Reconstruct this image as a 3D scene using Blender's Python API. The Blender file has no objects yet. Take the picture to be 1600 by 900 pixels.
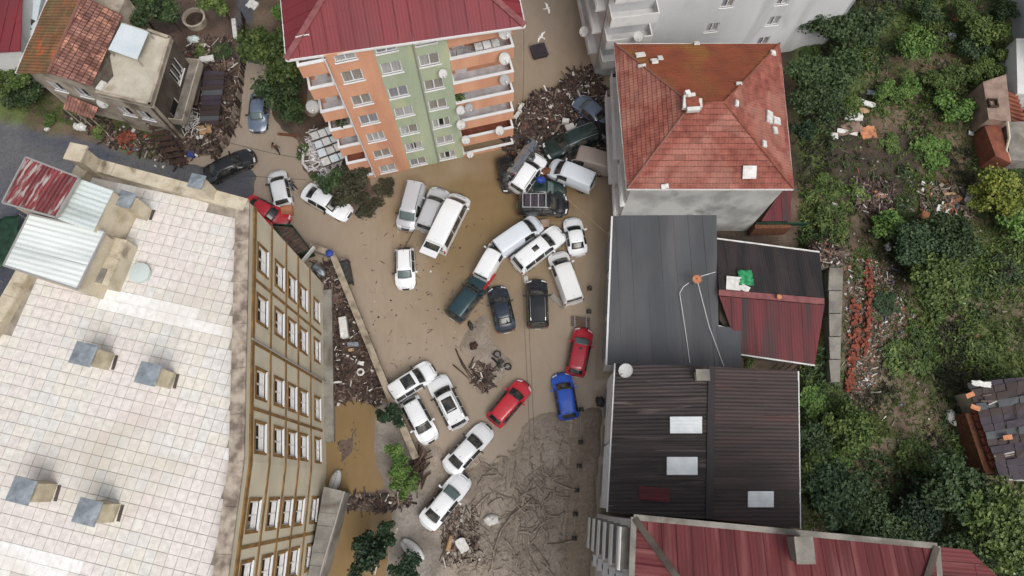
import bpy, bmesh, math, random
import numpy as np
from mathutils import Vector, Matrix

SC = bpy.context.scene
COL = SC.collection
# ------------------------------------------------------------------ camera
CAM_H = 56.0                       # drone height over the flood water
FPX = 1600 * 24 / 36               # focal length in photo pixels
TH = math.atan(320 / FPX)          # tilt away from straight down
CT, ST = math.cos(TH), math.sin(TH)
cd = bpy.data.cameras.new('camera'); cam = bpy.data.objects.new('camera', cd); COL.objects.link(cam)
cam.location = (0, 0, CAM_H); cam.rotation_euler = (TH, 0, 0)
cd.lens = 24; cd.sensor_width = 36; cd.clip_end = 3000; cd.clip_start = .5
SC.camera = cam
# ------------------------------------------------------------------ world, sun, exposure
SUN_EL, SUN_AZ = math.radians(56), math.radians(150)     # azimuth clockwise from +y
wd = bpy.data.worlds.new('World'); SC.world = wd; wd.use_nodes = True
nt = wd.node_tree
bg = nt.nodes['Background']
sky = nt.nodes.new('ShaderNodeTexSky'); sky.sky_type = 'NISHITA'; sky.sun_disc = False
sky.sun_elevation = SUN_EL; sky.sun_rotation = SUN_AZ
sky.air_density = 1.0; sky.dust_density = 7.0; sky.ozone_density = 1.0
hs = nt.nodes.new('ShaderNodeHueSaturation'); hs.inputs['Saturation'].default_value = .34
nt.links.new(sky.outputs[0], hs.inputs['Color']); nt.links.new(hs.outputs[0], bg.inputs['Color'])
bg.inputs['Strength'].default_value = .14
sl = bpy.data.lights.new('sun', 'SUN'); sl.energy = 1.0; sl.angle = math.radians(40); sl.color = (1, .985, .97)
so = bpy.data.objects.new('sun', sl); COL.objects.link(so)
sd = Vector((math.sin(SUN_AZ) * math.cos(SUN_EL), math.cos(SUN_AZ) * math.cos(SUN_EL), math.sin(SUN_EL)))
so.rotation_euler = sd.to_track_quat('Z', 'Y').to_euler()
SC.view_settings.view_transform = 'Standard'; SC.view_settings.look = 'None'
SC.view_settings.exposure = .03; SC.view_settings.gamma = 1
SC.view_settings.use_curve_mapping = False
SC.render.engine = 'CYCLES'
SC.cycles.max_bounces = 6; SC.cycles.transparent_max_bounces = 8

# ------------------------------------------------------------------ survey helpers (photo pixel <-> place)
def W(px, py, z=0.):
    dx = (px - 800) / FPX; dy = (450 - py) / FPX
    t = (CAM_H - z) / (CT - dy * ST)
    return Vector((dx * t, (dy * CT + ST) * t))
def W3(px, py, z=0.):
    v = W(px, py, z); return Vector((v.x, v.y, z))
def P(x, y, z=0.):
    Z = z - CAM_H
    cy = y * CT + Z * ST; cz = -(-y * ST + Z * CT)
    return 800 + FPX * x / cz, 450 - FPX * cy / cz

# ------------------------------------------------------------------ materials
MATS = {}
def srgb(r, g, b):
    f = lambda c: (c / 12.92 if c <= .04045 else ((c + .055) / 1.055) ** 2.4)
    return (f(r / 255), f(g / 255), f(b / 255))
def M(name, col, rough=.8, col2=None, scale=1.2, lo=.38, hi=.62, det=6., bump=0., bscale=14., spec=.35, metal=0., island=0.,
      coat=0., stretch=None, wave=None, grain=.12, objrand=0., third=None, tscale=.25, tlo=.52, thi=.62, dist=0., coords='pos'):
    """base colour col, patches of col2 by noise, patches of third by a larger noise, fine grain, optional corrugation (period, depth)"""
    if name in MATS: return MATS[name]
    m = bpy.data.materials.new(name); m.use_nodes = True; MATS[name] = m
    n = m.node_tree.nodes; l = m.node_tree.links
    b = n['Principled BSDF']
    b.inputs['Roughness'].default_value = rough; b.inputs['Metallic'].default_value = metal
    b.inputs['Specular IOR Level'].default_value = spec; b.inputs['Coat Weight'].default_value = coat
    b.inputs['Coat Roughness'].default_value = .06
    geo = n.new('ShaderNodeNewGeometry')
    if coords == 'uv':
        uvn = n.new('ShaderNodeUVMap'); vec = uvn.outputs[0]
    elif coords == 'obj':
        tc = n.new('ShaderNodeTexCoord'); vec = tc.outputs['Object']
    else: vec = geo.outputs['Position']
    if stretch:
        mp = n.new('ShaderNodeMapping'); mp.inputs['Scale'].default_value = stretch; l.new(vec, mp.inputs[0]); svec = mp.outputs[0]
    else: svec = vec
    def noise(sc, d, v, ds=0.):
        t = n.new('ShaderNodeTexNoise'); t.inputs['Scale'].default_value = sc; t.inputs['Detail'].default_value = d
        t.inputs['Distortion'].default_value = ds; l.new(v, t.inputs['Vector']); return t.outputs['Fac']
    def rng(fac, a, c, o0=0., o1=1.):
        r = n.new('ShaderNodeMapRange'); r.inputs[1].default_value = a; r.inputs[2].default_value = c
        r.inputs[3].default_value = o0; r.inputs[4].default_value = o1; l.new(fac, r.inputs[0]); return r.outputs[0]
    def mix(fac, a, c, bt='MIX'):
        x = n.new('ShaderNodeMix'); x.data_type = 'RGBA'; x.blend_type = bt
        if isinstance(fac, float): x.inputs[0].default_value = fac
        else: l.new(fac, x.inputs[0])
        for s, v in ((x.inputs[6], a), (x.inputs[7], c)):
            if isinstance(v, tuple): s.default_value = (*v, 1)
            else: l.new(v, s)
        return x.outputs[2]
    c = tuple(col)
    if col2: c = mix(rng(noise(scale, det, svec, dist), lo, hi), c, tuple(col2))
    if third: c = mix(rng(noise(tscale, 5, svec, .6), tlo, thi), c, tuple(third))
    def bright(val, amt):
        hsn = n.new('ShaderNodeHueSaturation')
        if isinstance(c, tuple): hsn.inputs['Color'].default_value = (*c, 1)
        else: l.new(c, hsn.inputs['Color'])
        l.new(rng(val, 0, 1, 1 - amt, 1 + amt), hsn.inputs['Value']); return hsn.outputs[0]
    if grain: c = bright(noise(9., 4, vec), grain * 1.6)
    if island: c = bright(geo.outputs['Random Per Island'], island)
    if objrand:
        oi = n.new('ShaderNodeObjectInfo'); c = bright(oi.outputs['Random'], objrand)
    if isinstance(c, tuple): b.inputs['Base Color'].default_value = (*c, 1)
    else: l.new(c, b.inputs['Base Color'])
    hgt = None
    if wave:
        uvn = n.new('ShaderNodeUVMap'); sp = n.new('ShaderNodeSeparateXYZ'); l.new(uvn.outputs[0], sp.inputs[0])
        mu = n.new('ShaderNodeMath'); mu.operation = 'MULTIPLY'; mu.inputs[1].default_value = 2 * math.pi / wave[0]; l.new(sp.outputs[0], mu.inputs[0])
        si = n.new('ShaderNodeMath'); si.operation = 'SINE'; l.new(mu.outputs[0], si.inputs[0])
        bp = n.new('ShaderNodeBump'); bp.inputs['Strength'].default_value = 1.; bp.inputs['Distance'].default_value = wave[1]
        l.new(si.outputs[0], bp.inputs['Height']); hgt = bp
    if bump:
        bp = n.new('ShaderNodeBump'); bp.inputs['Strength'].default_value = .6; bp.inputs['Distance'].default_value = bump
        l.new(noise(bscale, 5, vec), bp.inputs['Height'])
        if hgt: l.new(hgt.outputs[0], bp.inputs['Normal'])
        hgt = bp
    if hgt: l.new(hgt.outputs[0], b.inputs['Normal'])
    return m

def ramp_island(name, cols, rough=.85, spec=.3):
    """each loose piece of a mesh takes one colour from a list"""
    m = bpy.data.materials.new(name); m.use_nodes = True; MATS[name] = m
    n = m.node_tree.nodes; l = m.node_tree.links; b = n['Principled BSDF']
    b.inputs['Roughness'].default_value = rough; b.inputs['Specular IOR Level'].default_value = spec
    geo = n.new('ShaderNodeNewGeometry'); r = n.new('ShaderNodeValToRGB'); r.color_ramp.interpolation = 'CONSTANT'
    el = r.color_ramp.elements
    tot = sum(w for w, _ in cols); acc = 0
    for i, (w, c) in enumerate(cols):
        e = el[i] if i < 2 else el.new(acc / tot)
        e.position = acc / tot; e.color = (*c, 1); acc += w
    l.new(geo.outputs['Random Per Island'], r.inputs[0])
    t = n.new('ShaderNodeTexNoise'); t.inputs['Scale'].default_value = 3; t.inputs['Detail'].default_value = 5; l.new(geo.outputs['Position'], t.inputs['Vector'])
    mr = n.new('ShaderNodeMapRange'); mr.inputs[3].default_value = .55; mr.inputs[4].default_value = 1.45; l.new(t.outputs['Fac'], mr.inputs[0])
    hsn = n.new('ShaderNodeHueSaturation'); l.new(r.outputs[0], hsn.inputs['Color']); l.new(mr.outputs[0], hsn.inputs['Value'])
    l.new(hsn.outputs[0], b.inputs['Base Color'])
    return m

def leaf_mat(name, c1, c2, c3):
    m = bpy.data.materials.new(name); m.use_nodes = True; MATS[name] = m
    n = m.node_tree.nodes; l = m.node_tree.links; b = n['Principled BSDF']
    b.inputs['Roughness'].default_value = .55; b.inputs['Specular IOR Level'].default_value = .3
    geo = n.new('ShaderNodeNewGeometry'); r = n.new('ShaderNodeValToRGB')
    r.color_ramp.elements[0].color = (*c1, 1); r.color_ramp.elements[1].color = (*c3, 1)
    e = r.color_ramp.elements.new(.55); e.color = (*c2, 1)
    t = n.new('ShaderNodeTexNoise'); t.inputs['Scale'].default_value = 1.1; t.inputs['Detail'].default_value = 3; l.new(geo.outputs['Position'], t.inputs['Vector'])
    mr = n.new('ShaderNodeMapRange'); mr.inputs[1].default_value = .3; mr.inputs[2].default_value = .7; l.new(t.outputs['Fac'], mr.inputs[0])
    mx = n.new('ShaderNodeMath'); mx.operation = 'MULTIPLY_ADD'; mx.inputs[1].default_value = .5
    l.new(geo.outputs['Random Per Island'], mx.inputs[0])
    m2 = n.new('ShaderNodeMath'); m2.operation = 'MULTIPLY'; m2.inputs[1].default_value = .5; l.new(mr.outputs[0], m2.inputs[0]); l.new(m2.outputs[0], mx.inputs[2])
    l.new(mx.outputs[0], r.inputs[0])
    oi = n.new('ShaderNodeObjectInfo'); hsn = n.new('ShaderNodeHueSaturation'); l.new(r.outputs[0], hsn.inputs['Color'])
    mo = n.new('ShaderNodeMapRange'); mo.inputs[3].default_value = .8; mo.inputs[4].default_value = 1.2; l.new(oi.outputs['Random'], mo.inputs[0]); l.new(mo.outputs[0], hsn.inputs['Value'])
    l.new(hsn.outputs[0], b.inputs['Base Color'])
    b.inputs['Subsurface Weight'].default_value = 0
    return m

def glass_mat(name, tint, trans):
    m = bpy.data.materials.new(name); m.use_nodes = True; MATS[name] = m
    n = m.node_tree.nodes; l = m.node_tree.links; b = n['Principled BSDF']; out = n['Material Output']
    b.inputs['Base Color'].default_value = (*tint, 1); b.inputs['Roughness'].default_value = .06; b.inputs['Specular IOR Level'].default_value = .6
    if trans:
        t = n.new('ShaderNodeBsdfTransparent'); x = n.new('ShaderNodeMixShader'); x.inputs[0].default_value = trans
        l.new(b.outputs[0], x.inputs[1]); l.new(t.outputs[0], x.inputs[2]); l.new(x.outputs[0], out.inputs['Surface'])
    return m

# ------------------------------------------------------------------ object helpers
INV = {}
def tag(o, label=None, cat=None, group=None, kind=None):
    if label: o['label'] = label
    if cat: o['category'] = cat
    if group: o['group'] = group
    if kind: o['kind'] = kind
    return o
def thing(name, loc, label, cat, group=None, rot=(0, 0, 0)):
    o = bpy.data.objects.new(name, None); COL.objects.link(o); o.location = loc; o.rotation_euler = rot
    o.empty_display_size = .3
    INV[o] = Matrix.LocRotScale(Vector(loc), __import__('mathutils').Euler(rot), None).inverted()
    return tag(o, label, cat, group)
def link(name, me, parent=None, local=False):
    o = bpy.data.objects.new(name, me); COL.objects.link(o)
    if parent is not None:
        o.parent = parent
        if parent in INV:
            if not local: o.matrix_parent_inverse = INV[parent]
            INV[o] = INV[parent] if not local else Matrix()
            if not local: INV[o] = Matrix()
        else: pass
    else: INV[o] = Matrix()
    return o

class MB:
    def __init__(s): s.v = []; s.f = []; s.m = []; s.uv = []
    def face(s, pts, mi=0, uv=None):
        i = len(s.v); s.v += [tuple(p) for p in pts]; s.f.append(tuple(range(i, i + len(pts)))); s.m.append(mi)
        s.uv += uv if uv else [(0, 0)] * len(pts)
    def mesh(s, vs, fs, mi=0):
        i = len(s.v); s.v += [tuple(p) for p in vs]
        for f in fs:
            s.f.append(tuple(i + k for k in f)); s.m.append(mi); s.uv += [(0, 0)] * len(f)
    def oct(s, o, ax, ay, az, mi=0):
        """box with corner o and edge vectors"""
        o, ax, ay, az = map(Vector, (o, ax, ay, az))
        c = [o, o + ax, o + ax + ay, o + ay, o + az, o + ax + az, o + ax + ay + az, o + ay + az]
        s.mesh(c, [(3, 2, 1, 0), (4, 5, 6, 7), (0, 1, 5, 4), (1, 2, 6, 5), (2, 3, 7, 6), (3, 0, 4, 7)], mi)
    def box(s, c, size, rz=0., rx=0., ry=0., mi=0):
        R = Matrix.Rotation(rz, 3, 'Z') @ Matrix.Rotation(ry, 3, 'Y') @ Matrix.Rotation(rx, 3, 'X')
        ax, ay, az = R @ Vector((size[0], 0, 0)), R @ Vector((0, size[1], 0)), R @ Vector((0, 0, size[2]))
        s.oct(Vector(c) - (ax + ay + az) / 2, ax, ay, az, mi)
    def bar(s, p, q, w, h, mi=0):
        p, q = Vector(p), Vector(q); d = q - p
        up = Vector((0, 0, 1)) if abs(d.normalized().z) < .95 else Vector((1, 0, 0))
        x = d.cross(up).normalized() * w; z = x.cross(d).normalized() * h
        s.oct(p - x / 2 - z / 2, d, x, z, mi)
    def tube(s, pts, r, n=6, mi=0, r2=None):
        pts = [Vector(p) for p in pts]; k = len(pts); vs = []; fs = []
        for i, p in enumerate(pts):
            d = (pts[min(i + 1, k - 1)] - pts[max(i - 1, 0)]).normalized()
            up = Vector((0, 0, 1)) if abs(d.z) < .95 else Vector((1, 0, 0))
            x = d.cross(up).normalized(); y = x.cross(d)
            rr = r if r2 is None else r + (r2 - r) * i / max(k - 1, 1)
            for j in range(n):
                a = 2 * math.pi * j / n; vs.append(p + (x * math.cos(a) + y * math.sin(a)) * rr)
        for i in range(k - 1):
            for j in range(n): fs.append((i * n + j, i * n + (j + 1) % n, (i + 1) * n + (j + 1) % n, (i + 1) * n + j))
        fs.append(tuple(range(n))[::-1]); fs.append(tuple((k - 1) * n + j for j in range(n)))
        s.mesh(vs, fs, mi)
    def lathe(s, c, prof, n=16, mi=0, axis=None):
        """prof: (r, h) list round axis"""
        c = Vector(c); q = Vector(axis or (0, 0, 1)).to_track_quat('Z', 'Y').to_matrix(); vs = []; fs = []
        for r, h in prof:
            for j in range(n):
                a = 2 * math.pi * j / n; vs.append(c + q @ Vector((r * math.cos(a), r * math.sin(a), h)))
        for i in range(len(prof) - 1):
            for j in range(n): fs.append((i * n + j, i * n + (j + 1) % n, (i + 1) * n + (j + 1) % n, (i + 1) * n + j))
        fs.append(tuple(range(n))[::-1]); fs.append(tuple((len(prof) - 1) * n + j for j in range(n)))
        s.mesh(vs, fs, mi)
    def prism(s, pts, z0, z1, mi=0):
        k = len(pts); a = sum(pts[i][0] * pts[(i + 1) % k][1] - pts[(i + 1) % k][0] * pts[i][1] for i in range(k))
        if a < 0: pts = pts[::-1]
        zz = z1 if isinstance(z1, (list, tuple)) else [z1] * k
        vs = [(p[0], p[1], z0) for p in pts] + [(p[0], p[1], zz[i]) for i, p in enumerate(pts)]
        s.mesh(vs, [tuple(range(k))[::-1], tuple(range(k, 2 * k))] + [(i, (i + 1) % k, k + (i + 1) % k, k + i) for i in range(k)], mi)
    def slab(s, poly, t, mi=0, uvf=None):
        """planar 3D polygon (counter-clockwise from above) thickened downwards by t"""
        poly = [Vector(p) for p in poly]; k = len(poly)
        nrm = sum(((poly[i] - poly[0]).cross(poly[(i + 1) % k] - poly[0]) for i in range(1, k)), Vector())
        if nrm.z < 0: poly = poly[::-1]; nrm = -nrm
        nrm.normalize(); low = [p - nrm * t for p in poly]
        s.face(poly, mi, [uvf(p) for p in poly] if uvf else None)
        s.face(low[::-1], mi)
        for i in range(k): s.face([poly[i], low[i], low[(i + 1) % k], poly[(i + 1) % k]], mi)
    def build(s, name, mat, parent=None, smooth=False, local=False):
        me = bpy.data.meshes.new(name); me.from_pydata(s.v, [], s.f)
        mats = mat if isinstance(mat, (list, tuple)) else [mat]
        for x in mats: me.materials.append(x)
        if len(mats) > 1: me.polygons.foreach_set('material_index', s.m)
        if any(u != (0, 0) for u in s.uv):
            ul = me.uv_layers.new(name='UVMap'); ul.data.foreach_set('uv', [c for u in s.uv for c in u])
        if smooth: me.polygons.foreach_set('use_smooth', [True] * len(me.polygons))
        me.update()
        return link(name, me, parent, local)

def clip(poly, k, val, keep_less):
    out = []
    for i in range(len(poly)):
        a, b = poly[i], poly[(i + 1) % len(poly)]
        ia = (a[k] <= val) == keep_less; ib = (b[k] <= val) == keep_less
        if ia: out.append(a)
        if ia != ib:
            t = (val - a[k]) / (b[k] - a[k]); out.append(tuple(a[j] + t * (b[j] - a[j]) for j in range(2)))
    return out
def strips(poly, along, width, gap=.0, off=0.):
    """cut a planar 3D polygon into strips of given width measured along vector `along` (projected into the plane).
    yields (polygon3d, uvfunction, (lo, hi))"""
    poly = [Vector(p) for p in poly]; o = poly[0]
    nrm = sum(((poly[i] - o).cross(poly[(i + 1) % len(poly)] - o) for i in range(1, len(poly))), Vector()).normalized()
    if nrm.z < 0: nrm = -nrm
    a = Vector(along); a = (a - nrm * a.dot(nrm)).normalized(); b = nrm.cross(a)
    p2 = [((p - o).dot(a), (p - o).dot(b)) for p in poly]
    lo, hi = min(p[0] for p in p2) + off, max(p[0] for p in p2)
    n = max(1, round((hi - lo) / width)); w = (hi - lo) / n; out = []
    for i in range(n):
        q = clip(clip(p2, 0, lo + i * w + gap / 2, False), 0, lo + (i + 1) * w - gap / 2, True)
        if len(q) < 3: continue
        out.append(([o + a * x + b * y for x, y in q], q, (lo + i * w, lo + (i + 1) * w), a, b, nrm))
    return out
def panels(parent, name, poly, along, width, mat, t=.05, gap=.03, seam=None, jit=.0, rnd=random.Random(3)):
    """roof covered with separate metal panels laid side by side, each its own part, standing seam on one edge"""
    for p3, q, (lo, hi), a, b, nrm in strips(poly, along, width, gap):
        mb = MB(); dz = nrm * rnd.uniform(0, jit)
        o = p3[0] - a * q[0][0] - b * q[0][1]
        ys = [y for _, y in q]; y0, y1 = min(ys), max(ys); cut = y0 + (y1 - y0) * rnd.uniform(.38, .62) if y1 - y0 > 3.2 else y1 + 1
        for part, up_ in ((clip(q, 1, cut, True), 0.), (clip(q, 1, cut - .12, False), .022)):     # two lengths of sheet lapped over each other
            if len(part) < 3 or (cut > y1 and up_): continue
            jx = rnd.uniform(-.012, .012)
            mb.slab([o + a * (x + jx) + b * y + dz + nrm * up_ for x, y in part], t, uvf=lambda p: ((p - o).dot(a), (p - o).dot(b)))
        if seam:
            ys = [y for x, y in q if x > hi - gap - .02]
            if len(ys) >= 2 and max(ys) - min(ys) > .1:
                s0 = o + a * (hi - gap / 2 - seam) + b * min(ys) + dz
                mb.oct(s0, a * seam, b * (max(ys) - min(ys)), nrm * .05)
        mb.build(name, mat, parent)
def courses(parent, name, poly, up, width, mat, lift=.05, wob=.012, rnd=random.Random(5), gap=.03):
    """overlapping tile courses, lower edge of each course standing proud; one part"""
    mb = MB()
    for p3, q, (lo, hi), a, b, nrm in strips(poly, up, width, gap):
        o = p3[0] - a * q[0][0] - b * q[0][1]
        # split each course along its length into runs so the line is not ruler straight
        ys = [y for _, y in q]; y0 = min(ys); n = max(1, int((max(ys) - y0) / .9))
        for i in range(n):
            w = (max(ys) - y0) / n
            r = clip(clip(q, 1, y0 + i * w, False), 1, y0 + (i + 1) * w, True)
            if len(r) < 3: continue
            j = rnd.uniform(0, wob)
            pts = [o + a * x + b * y + nrm * (j + lift * (1 - (x - lo) / (hi - lo))) for x, y in r]
            mb.slab(pts, .03 + lift, uvf=lambda p: ((p - o).dot(b), (p - o).dot(a)))
    return tag(mb.build(name, mat, parent), kind='stuff')

def fac(A, B):
    """facade frame: returns pt(u, z, out) and length; outside is to the right of A->B"""
    A, B = Vector(A), Vector(B); d = (B - A).normalized(); n = Vector((d.y, -d.x))
    return (lambda u, z, o=0.: Vector((A.x + d.x * u + n.x * o, A.y + d.y * u + n.y * o, z))), (B - A).length
def wall(parent, name, A, B, u0, u1, z0, z1, holes, mat, depth=.16):
    """vertical wall face with rectangular openings and reveals"""
    pt, _ = fac(A, B); mb = MB()
    us = sorted({u0, u1} | {min(max(h[i], u0), u1) for h in holes for i in (0, 1)})
    zs = sorted({z0, z1} | {min(max(h[i], z0), z1) for h in holes for i in (2, 3)})
    for i in range(len(us) - 1):
        for j in range(len(zs) - 1):
            cu, cz = (us[i] + us[i + 1]) / 2, (zs[j] + zs[j + 1]) / 2
            if us[i + 1] - us[i] < 1e-6 or zs[j + 1] - zs[j] < 1e-6: continue
            if any(h[0] < cu < h[1] and h[2] < cz < h[3] for h in holes): continue
            mb.face([pt(us[i], zs[j]), pt(us[i + 1], zs[j]), pt(us[i + 1], zs[j + 1]), pt(us[i], zs[j + 1])])
    for a, b, c, e in holes:
        k = -depth
        mb.face([pt(a, c), pt(b, c), pt(b, c, k), pt(a, c, k)]); mb.face([pt(a, e, k), pt(b, e, k), pt(b, e), pt(a, e)])
        mb.face([pt(a, c), pt(a, c, k), pt(a, e, k), pt(a, e)]); mb.face([pt(b, c, k), pt(b, c), pt(b, e), pt(b, e, k)])
    # thickness behind the face so that it is a slab from every side
    q = -.30
    mb.face([pt(u1, z0, q), pt(u0, z0, q), pt(u0, z1, q), pt(u1, z1, q)])
    mb.face([pt(u0, z1), pt(u1, z1), pt(u1, z1, q), pt(u0, z1, q)]); mb.face([pt(u0, z0, q), pt(u1, z0, q), pt(u1, z0), pt(u0, z0)])
    mb.face([pt(u0, z0), pt(u0, z1), pt(u0, z1, q), pt(u0, z0, q)]); mb.face([pt(u1, z0), pt(u1, z0, q), pt(u1, z1, q), pt(u1, z1)])
    return mb.build(name, mat, parent)
def fbox(mb, pt, u0, u1, z0, z1, o0, o1, mi=0):
    o = pt(u0, z0, o0); mb.oct(o, pt(u1, z0, o0) - o, pt(u0, z0, o1) - o, pt(u0, z1, o0) - o, mi)
def window(parent, A, B, u, z, w, h, panes=2, curtain=None, trim=None, sill=True, fr=.075, rnd=random):
    """uPVC window set back in its opening"""
    pt, _ = fac(A, B); a, b, c, e = u - w / 2, u + w / 2, z - h / 2, z + h / 2
    mb = MB(); d0, d1 = -.13, -.05
    fbox(mb, pt, a, b, c, c + fr, d0, d1); fbox(mb, pt, a, b, e - fr, e, d0, d1)
    fbox(mb, pt, a, a + fr, c + fr, e - fr, d0, d1); fbox(mb, pt, b - fr, b, c + fr, e - fr, d0, d1)
    for i in range(1, panes):
        x = a + w * i / panes; fbox(mb, pt, x - fr * .6, x + fr * .6, c + fr, e - fr, d0, d1)
    o = mb.build('window', MATS['pvc'], parent)
    for i in range(panes):
        x0, x1 = a + w * i / panes + fr * .5, a + w * (i + 1) / panes - fr * .5
        g = MB(); fbox(g, pt, x0, x1, c + fr, e - fr, -.105, -.095); g.build('pane', MATS['glass'], o)
    g = MB(); fbox(g, pt, a, b, c, e, -.29, -.27); g.build('room', MATS['room'], o)
    if trim:                                                      # white lower sash panel with glazing bars
        g = MB(); fbox(g, pt, a + fr, b - fr, c + fr, c + h * .5, -.09, -.07)
        for k in range(3): fbox(g, pt, a + fr, b - fr, c + fr + h * .43 * (k + .5) / 3 - .02, c + fr + h * .43 * (k + .5) / 3 + .02, -.069, -.045)
        g.build('lower_panel', MATS['curtain'], o); curtain = [(.05, .3)] if rnd.random() < .3 else None
    for (x0, x1) in (curtain or []):
        g = MB(); n = max(2, int((x1 - x0) * w / .08)); pr = []
        for i in range(n + 1):
            pr.append((a + w * (x0 + (x1 - x0) * i / n), -.14 + .02 * math.sin(i * 2.1)))
        for i in range(n): g.face([pt(pr[i][0], c + fr, pr[i][1]), pt(pr[i + 1][0], c + fr, pr[i + 1][1]), pt(pr[i + 1][0], e - fr, pr[i + 1][1]), pt(pr[i][0], e - fr, pr[i][1])])
        g.build('curtain', MATS[rnd.choice(['curtain', 'curtain', 'curtain_grey', 'curtain_beige'])], o)
    if sill:
        g = MB(); fbox(g, pt, a - .08, b + .08, c - .06, c, -.12, .10 if not trim else .14); g.build('sill', MATS['pvc'], o)
    if trim:
        g = MB(); q = .2
        fbox(g, pt, a - q, b + q, e, e + q, 0, .05); fbox(g, pt, a - q, b + q, c - q - .06, c - .06, 0, .05)
        fbox(g, pt, a - q, a, c - .06, e, 0, .05); fbox(g, pt, b, b + q, c - .06, e, 0, .05); g.build('trim', trim, o)
    return o
# ------------------------------------------------------------------ material library
glass_mat('glass', (.02, .025, .03), .8); glass_mat('car_glass', (.012, .016, .018), 0); glass_mat('car_glass_pale', (.10, .135, .135), 0)
M('room', (.035, .033, .03), .9, grain=0); M('curtain', (.74, .73, .72), .9, grain=.05); M('curtain_grey', (.5, .49, .53), .9, grain=.05); M('curtain_beige', (.55, .5, .43), .9, grain=.05)
M('pvc', (.66, .66, .66), .45, (.6, .58, .54), scale=2, lo=.55, hi=.8, grain=.03)
M('white_paint', (.6, .6, .59), .65, (.42, .41, .39), scale=.9, lo=.52, hi=.8, grain=.08)
M('grey_dish', (.5, .5, .49), .6, (.38, .37, .34), scale=3, lo=.5, hi=.8)
M('dark_dish', (.3, .3, .3), .6, (.4, .36, .3), scale=3, lo=.5, hi=.8)
m = MATS['car_glass']; n, l = m.node_tree.nodes, m.node_tree.links; b = n['Principled BSDF']      # silt film dried on the car windows
tc = n.new('ShaderNodeTexCoord'); oi = n.new('ShaderNodeObjectInfo'); vm = n.new('ShaderNodeVectorMath'); vm.operation = 'MULTIPLY_ADD'; vm.inputs[1].default_value = (40, 40, 40); l.new(oi.outputs['Random'], vm.inputs[0]); l.new(tc.outputs['Object'], vm.inputs[2])
t = n.new('ShaderNodeTexNoise'); t.inputs['Scale'].default_value = 1.6; t.inputs['Detail'].default_value = 6; l.new(vm.outputs[0], t.inputs['Vector'])
r = n.new('ShaderNodeValToRGB'); r.color_ramp.elements[0].position = .42; r.color_ramp.elements[0].color = (.012, .016, .018, 1); r.color_ramp.elements[1].position = .8; r.color_ramp.elements[1].color = (.12, .105, .085, 1)
l.new(t.outputs['Fac'], r.inputs[0]); l.new(r.outputs[0], b.inputs['Base Color'])
M('orange_plaster', srgb(204, 153, 124), .85, srgb(192, 140, 112), scale=.5, third=srgb(178, 132, 108), tscale=.6, tlo=.55, thi=.75, stretch=(1.4, 1.4, .25), grain=.07)
M('green_plaster', srgb(163, 175, 150), .85, srgb(152, 164, 140), scale=.45, third=srgb(180, 182, 148), tscale=.55, tlo=.5, thi=.72, stretch=(1.2, 1.2, .3), grain=.07)
M('yellow_plaster', srgb(206, 198, 175), .85, srgb(192, 184, 163), scale=.5, grain=.05)
M('gold_trim', srgb(142, 110, 66), .8, srgb(114, 88, 54), scale=1.5, grain=.12)
M('cream_concrete', srgb(192, 182, 162), .85, srgb(164, 152, 130), scale=.9, lo=.45, hi=.7, bump=.01, third=srgb(110, 98, 82), tscale=.7, tlo=.6, thi=.75)
M('parapet_top', srgb(168, 156, 142), .9, srgb(110, 98, 88), scale=1.3, lo=.42, hi=.62, bump=.01)
for i, c in enumerate([(216, 212, 205), (217, 210, 206), (213, 211, 207), (217, 212, 203), (214, 207, 202), (233, 232, 230)]):
    M('roof_tile_%d' % i, srgb(*c), .45, srgb(*[int(x * .93) for x in c]), scale=3, grain=.05, third=srgb(int(c[0] * .9), int(c[1] * .88), int(c[2] * .85)), tscale=.17, tlo=.55, thi=.75, objrand=.02)
M('roof_tile_mix', srgb(222, 215, 204), .45, srgb(212, 206, 196), scale=3, grain=.05, island=.05)
M('grout', srgb(160, 153, 142), .95, srgb(126, 118, 107), scale=1.2)
M('galvanised', (.31, .345, .375), .45, (.19, .215, .24), scale=1.6, lo=.35, hi=.65, metal=.3, dist=1.5, grain=.1)
M('beige_brick', srgb(192, 182, 158), .9, srgb(166, 155, 132), scale=1.5, grain=.1)
M('white_sheet', srgb(216, 222, 220), .45, srgb(178, 186, 184), scale=.6, lo=.42, hi=.7, coords='uv', stretch=(1.2, .25, 1), wave=(.3, .015), grain=.06, objrand=0.03)
M('pale_blue_sheet', srgb(196, 206, 204), .45, srgb(150, 158, 154), scale=.7, lo=.45, hi=.7, coords='uv', stretch=(1.2, .25, 1), wave=(.3, .015), objrand=0.04)
M('rust_painted_sheet', srgb(126, 60, 62), .65, srgb(160, 152, 148), scale=1.6, lo=.52, hi=.58, coords='uv', stretch=(2.2, .55, 1), wave=(.25, .02), third=srgb(104, 50, 52), tscale=.5, objrand=0.06)
M('red_metal', srgb(119, 46, 52), .55, srgb(104, 42, 47), scale=.35, lo=.4, hi=.65, wave=(.24, .004), spec=.4, grain=.06, coords='uv', stretch=(1, .35, 1), third=srgb(108, 50, 54), tscale=.3, tlo=.55, thi=.75, objrand=0.06)
M('red_metal_worn', srgb(104, 48, 50), .6, srgb(130, 80, 78), scale=.9, lo=.5, hi=.68, wave=(.22, .006), coords='uv', stretch=(2.2, .16, 1), third=srgb(84, 40, 42), tscale=.5, tlo=.5, thi=.7, objrand=0.09)
M('red_cap', srgb(134, 82, 82), .55, srgb(112, 66, 66), scale=2)
M('tile_red', srgb(140, 84, 72), .85, srgb(120, 66, 57), scale=1.6, lo=.38, hi=.62, wave=(.24, .010), coords='uv', island=.16, third=srgb(146, 98, 86), tscale=.35, grain=.2)
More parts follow.
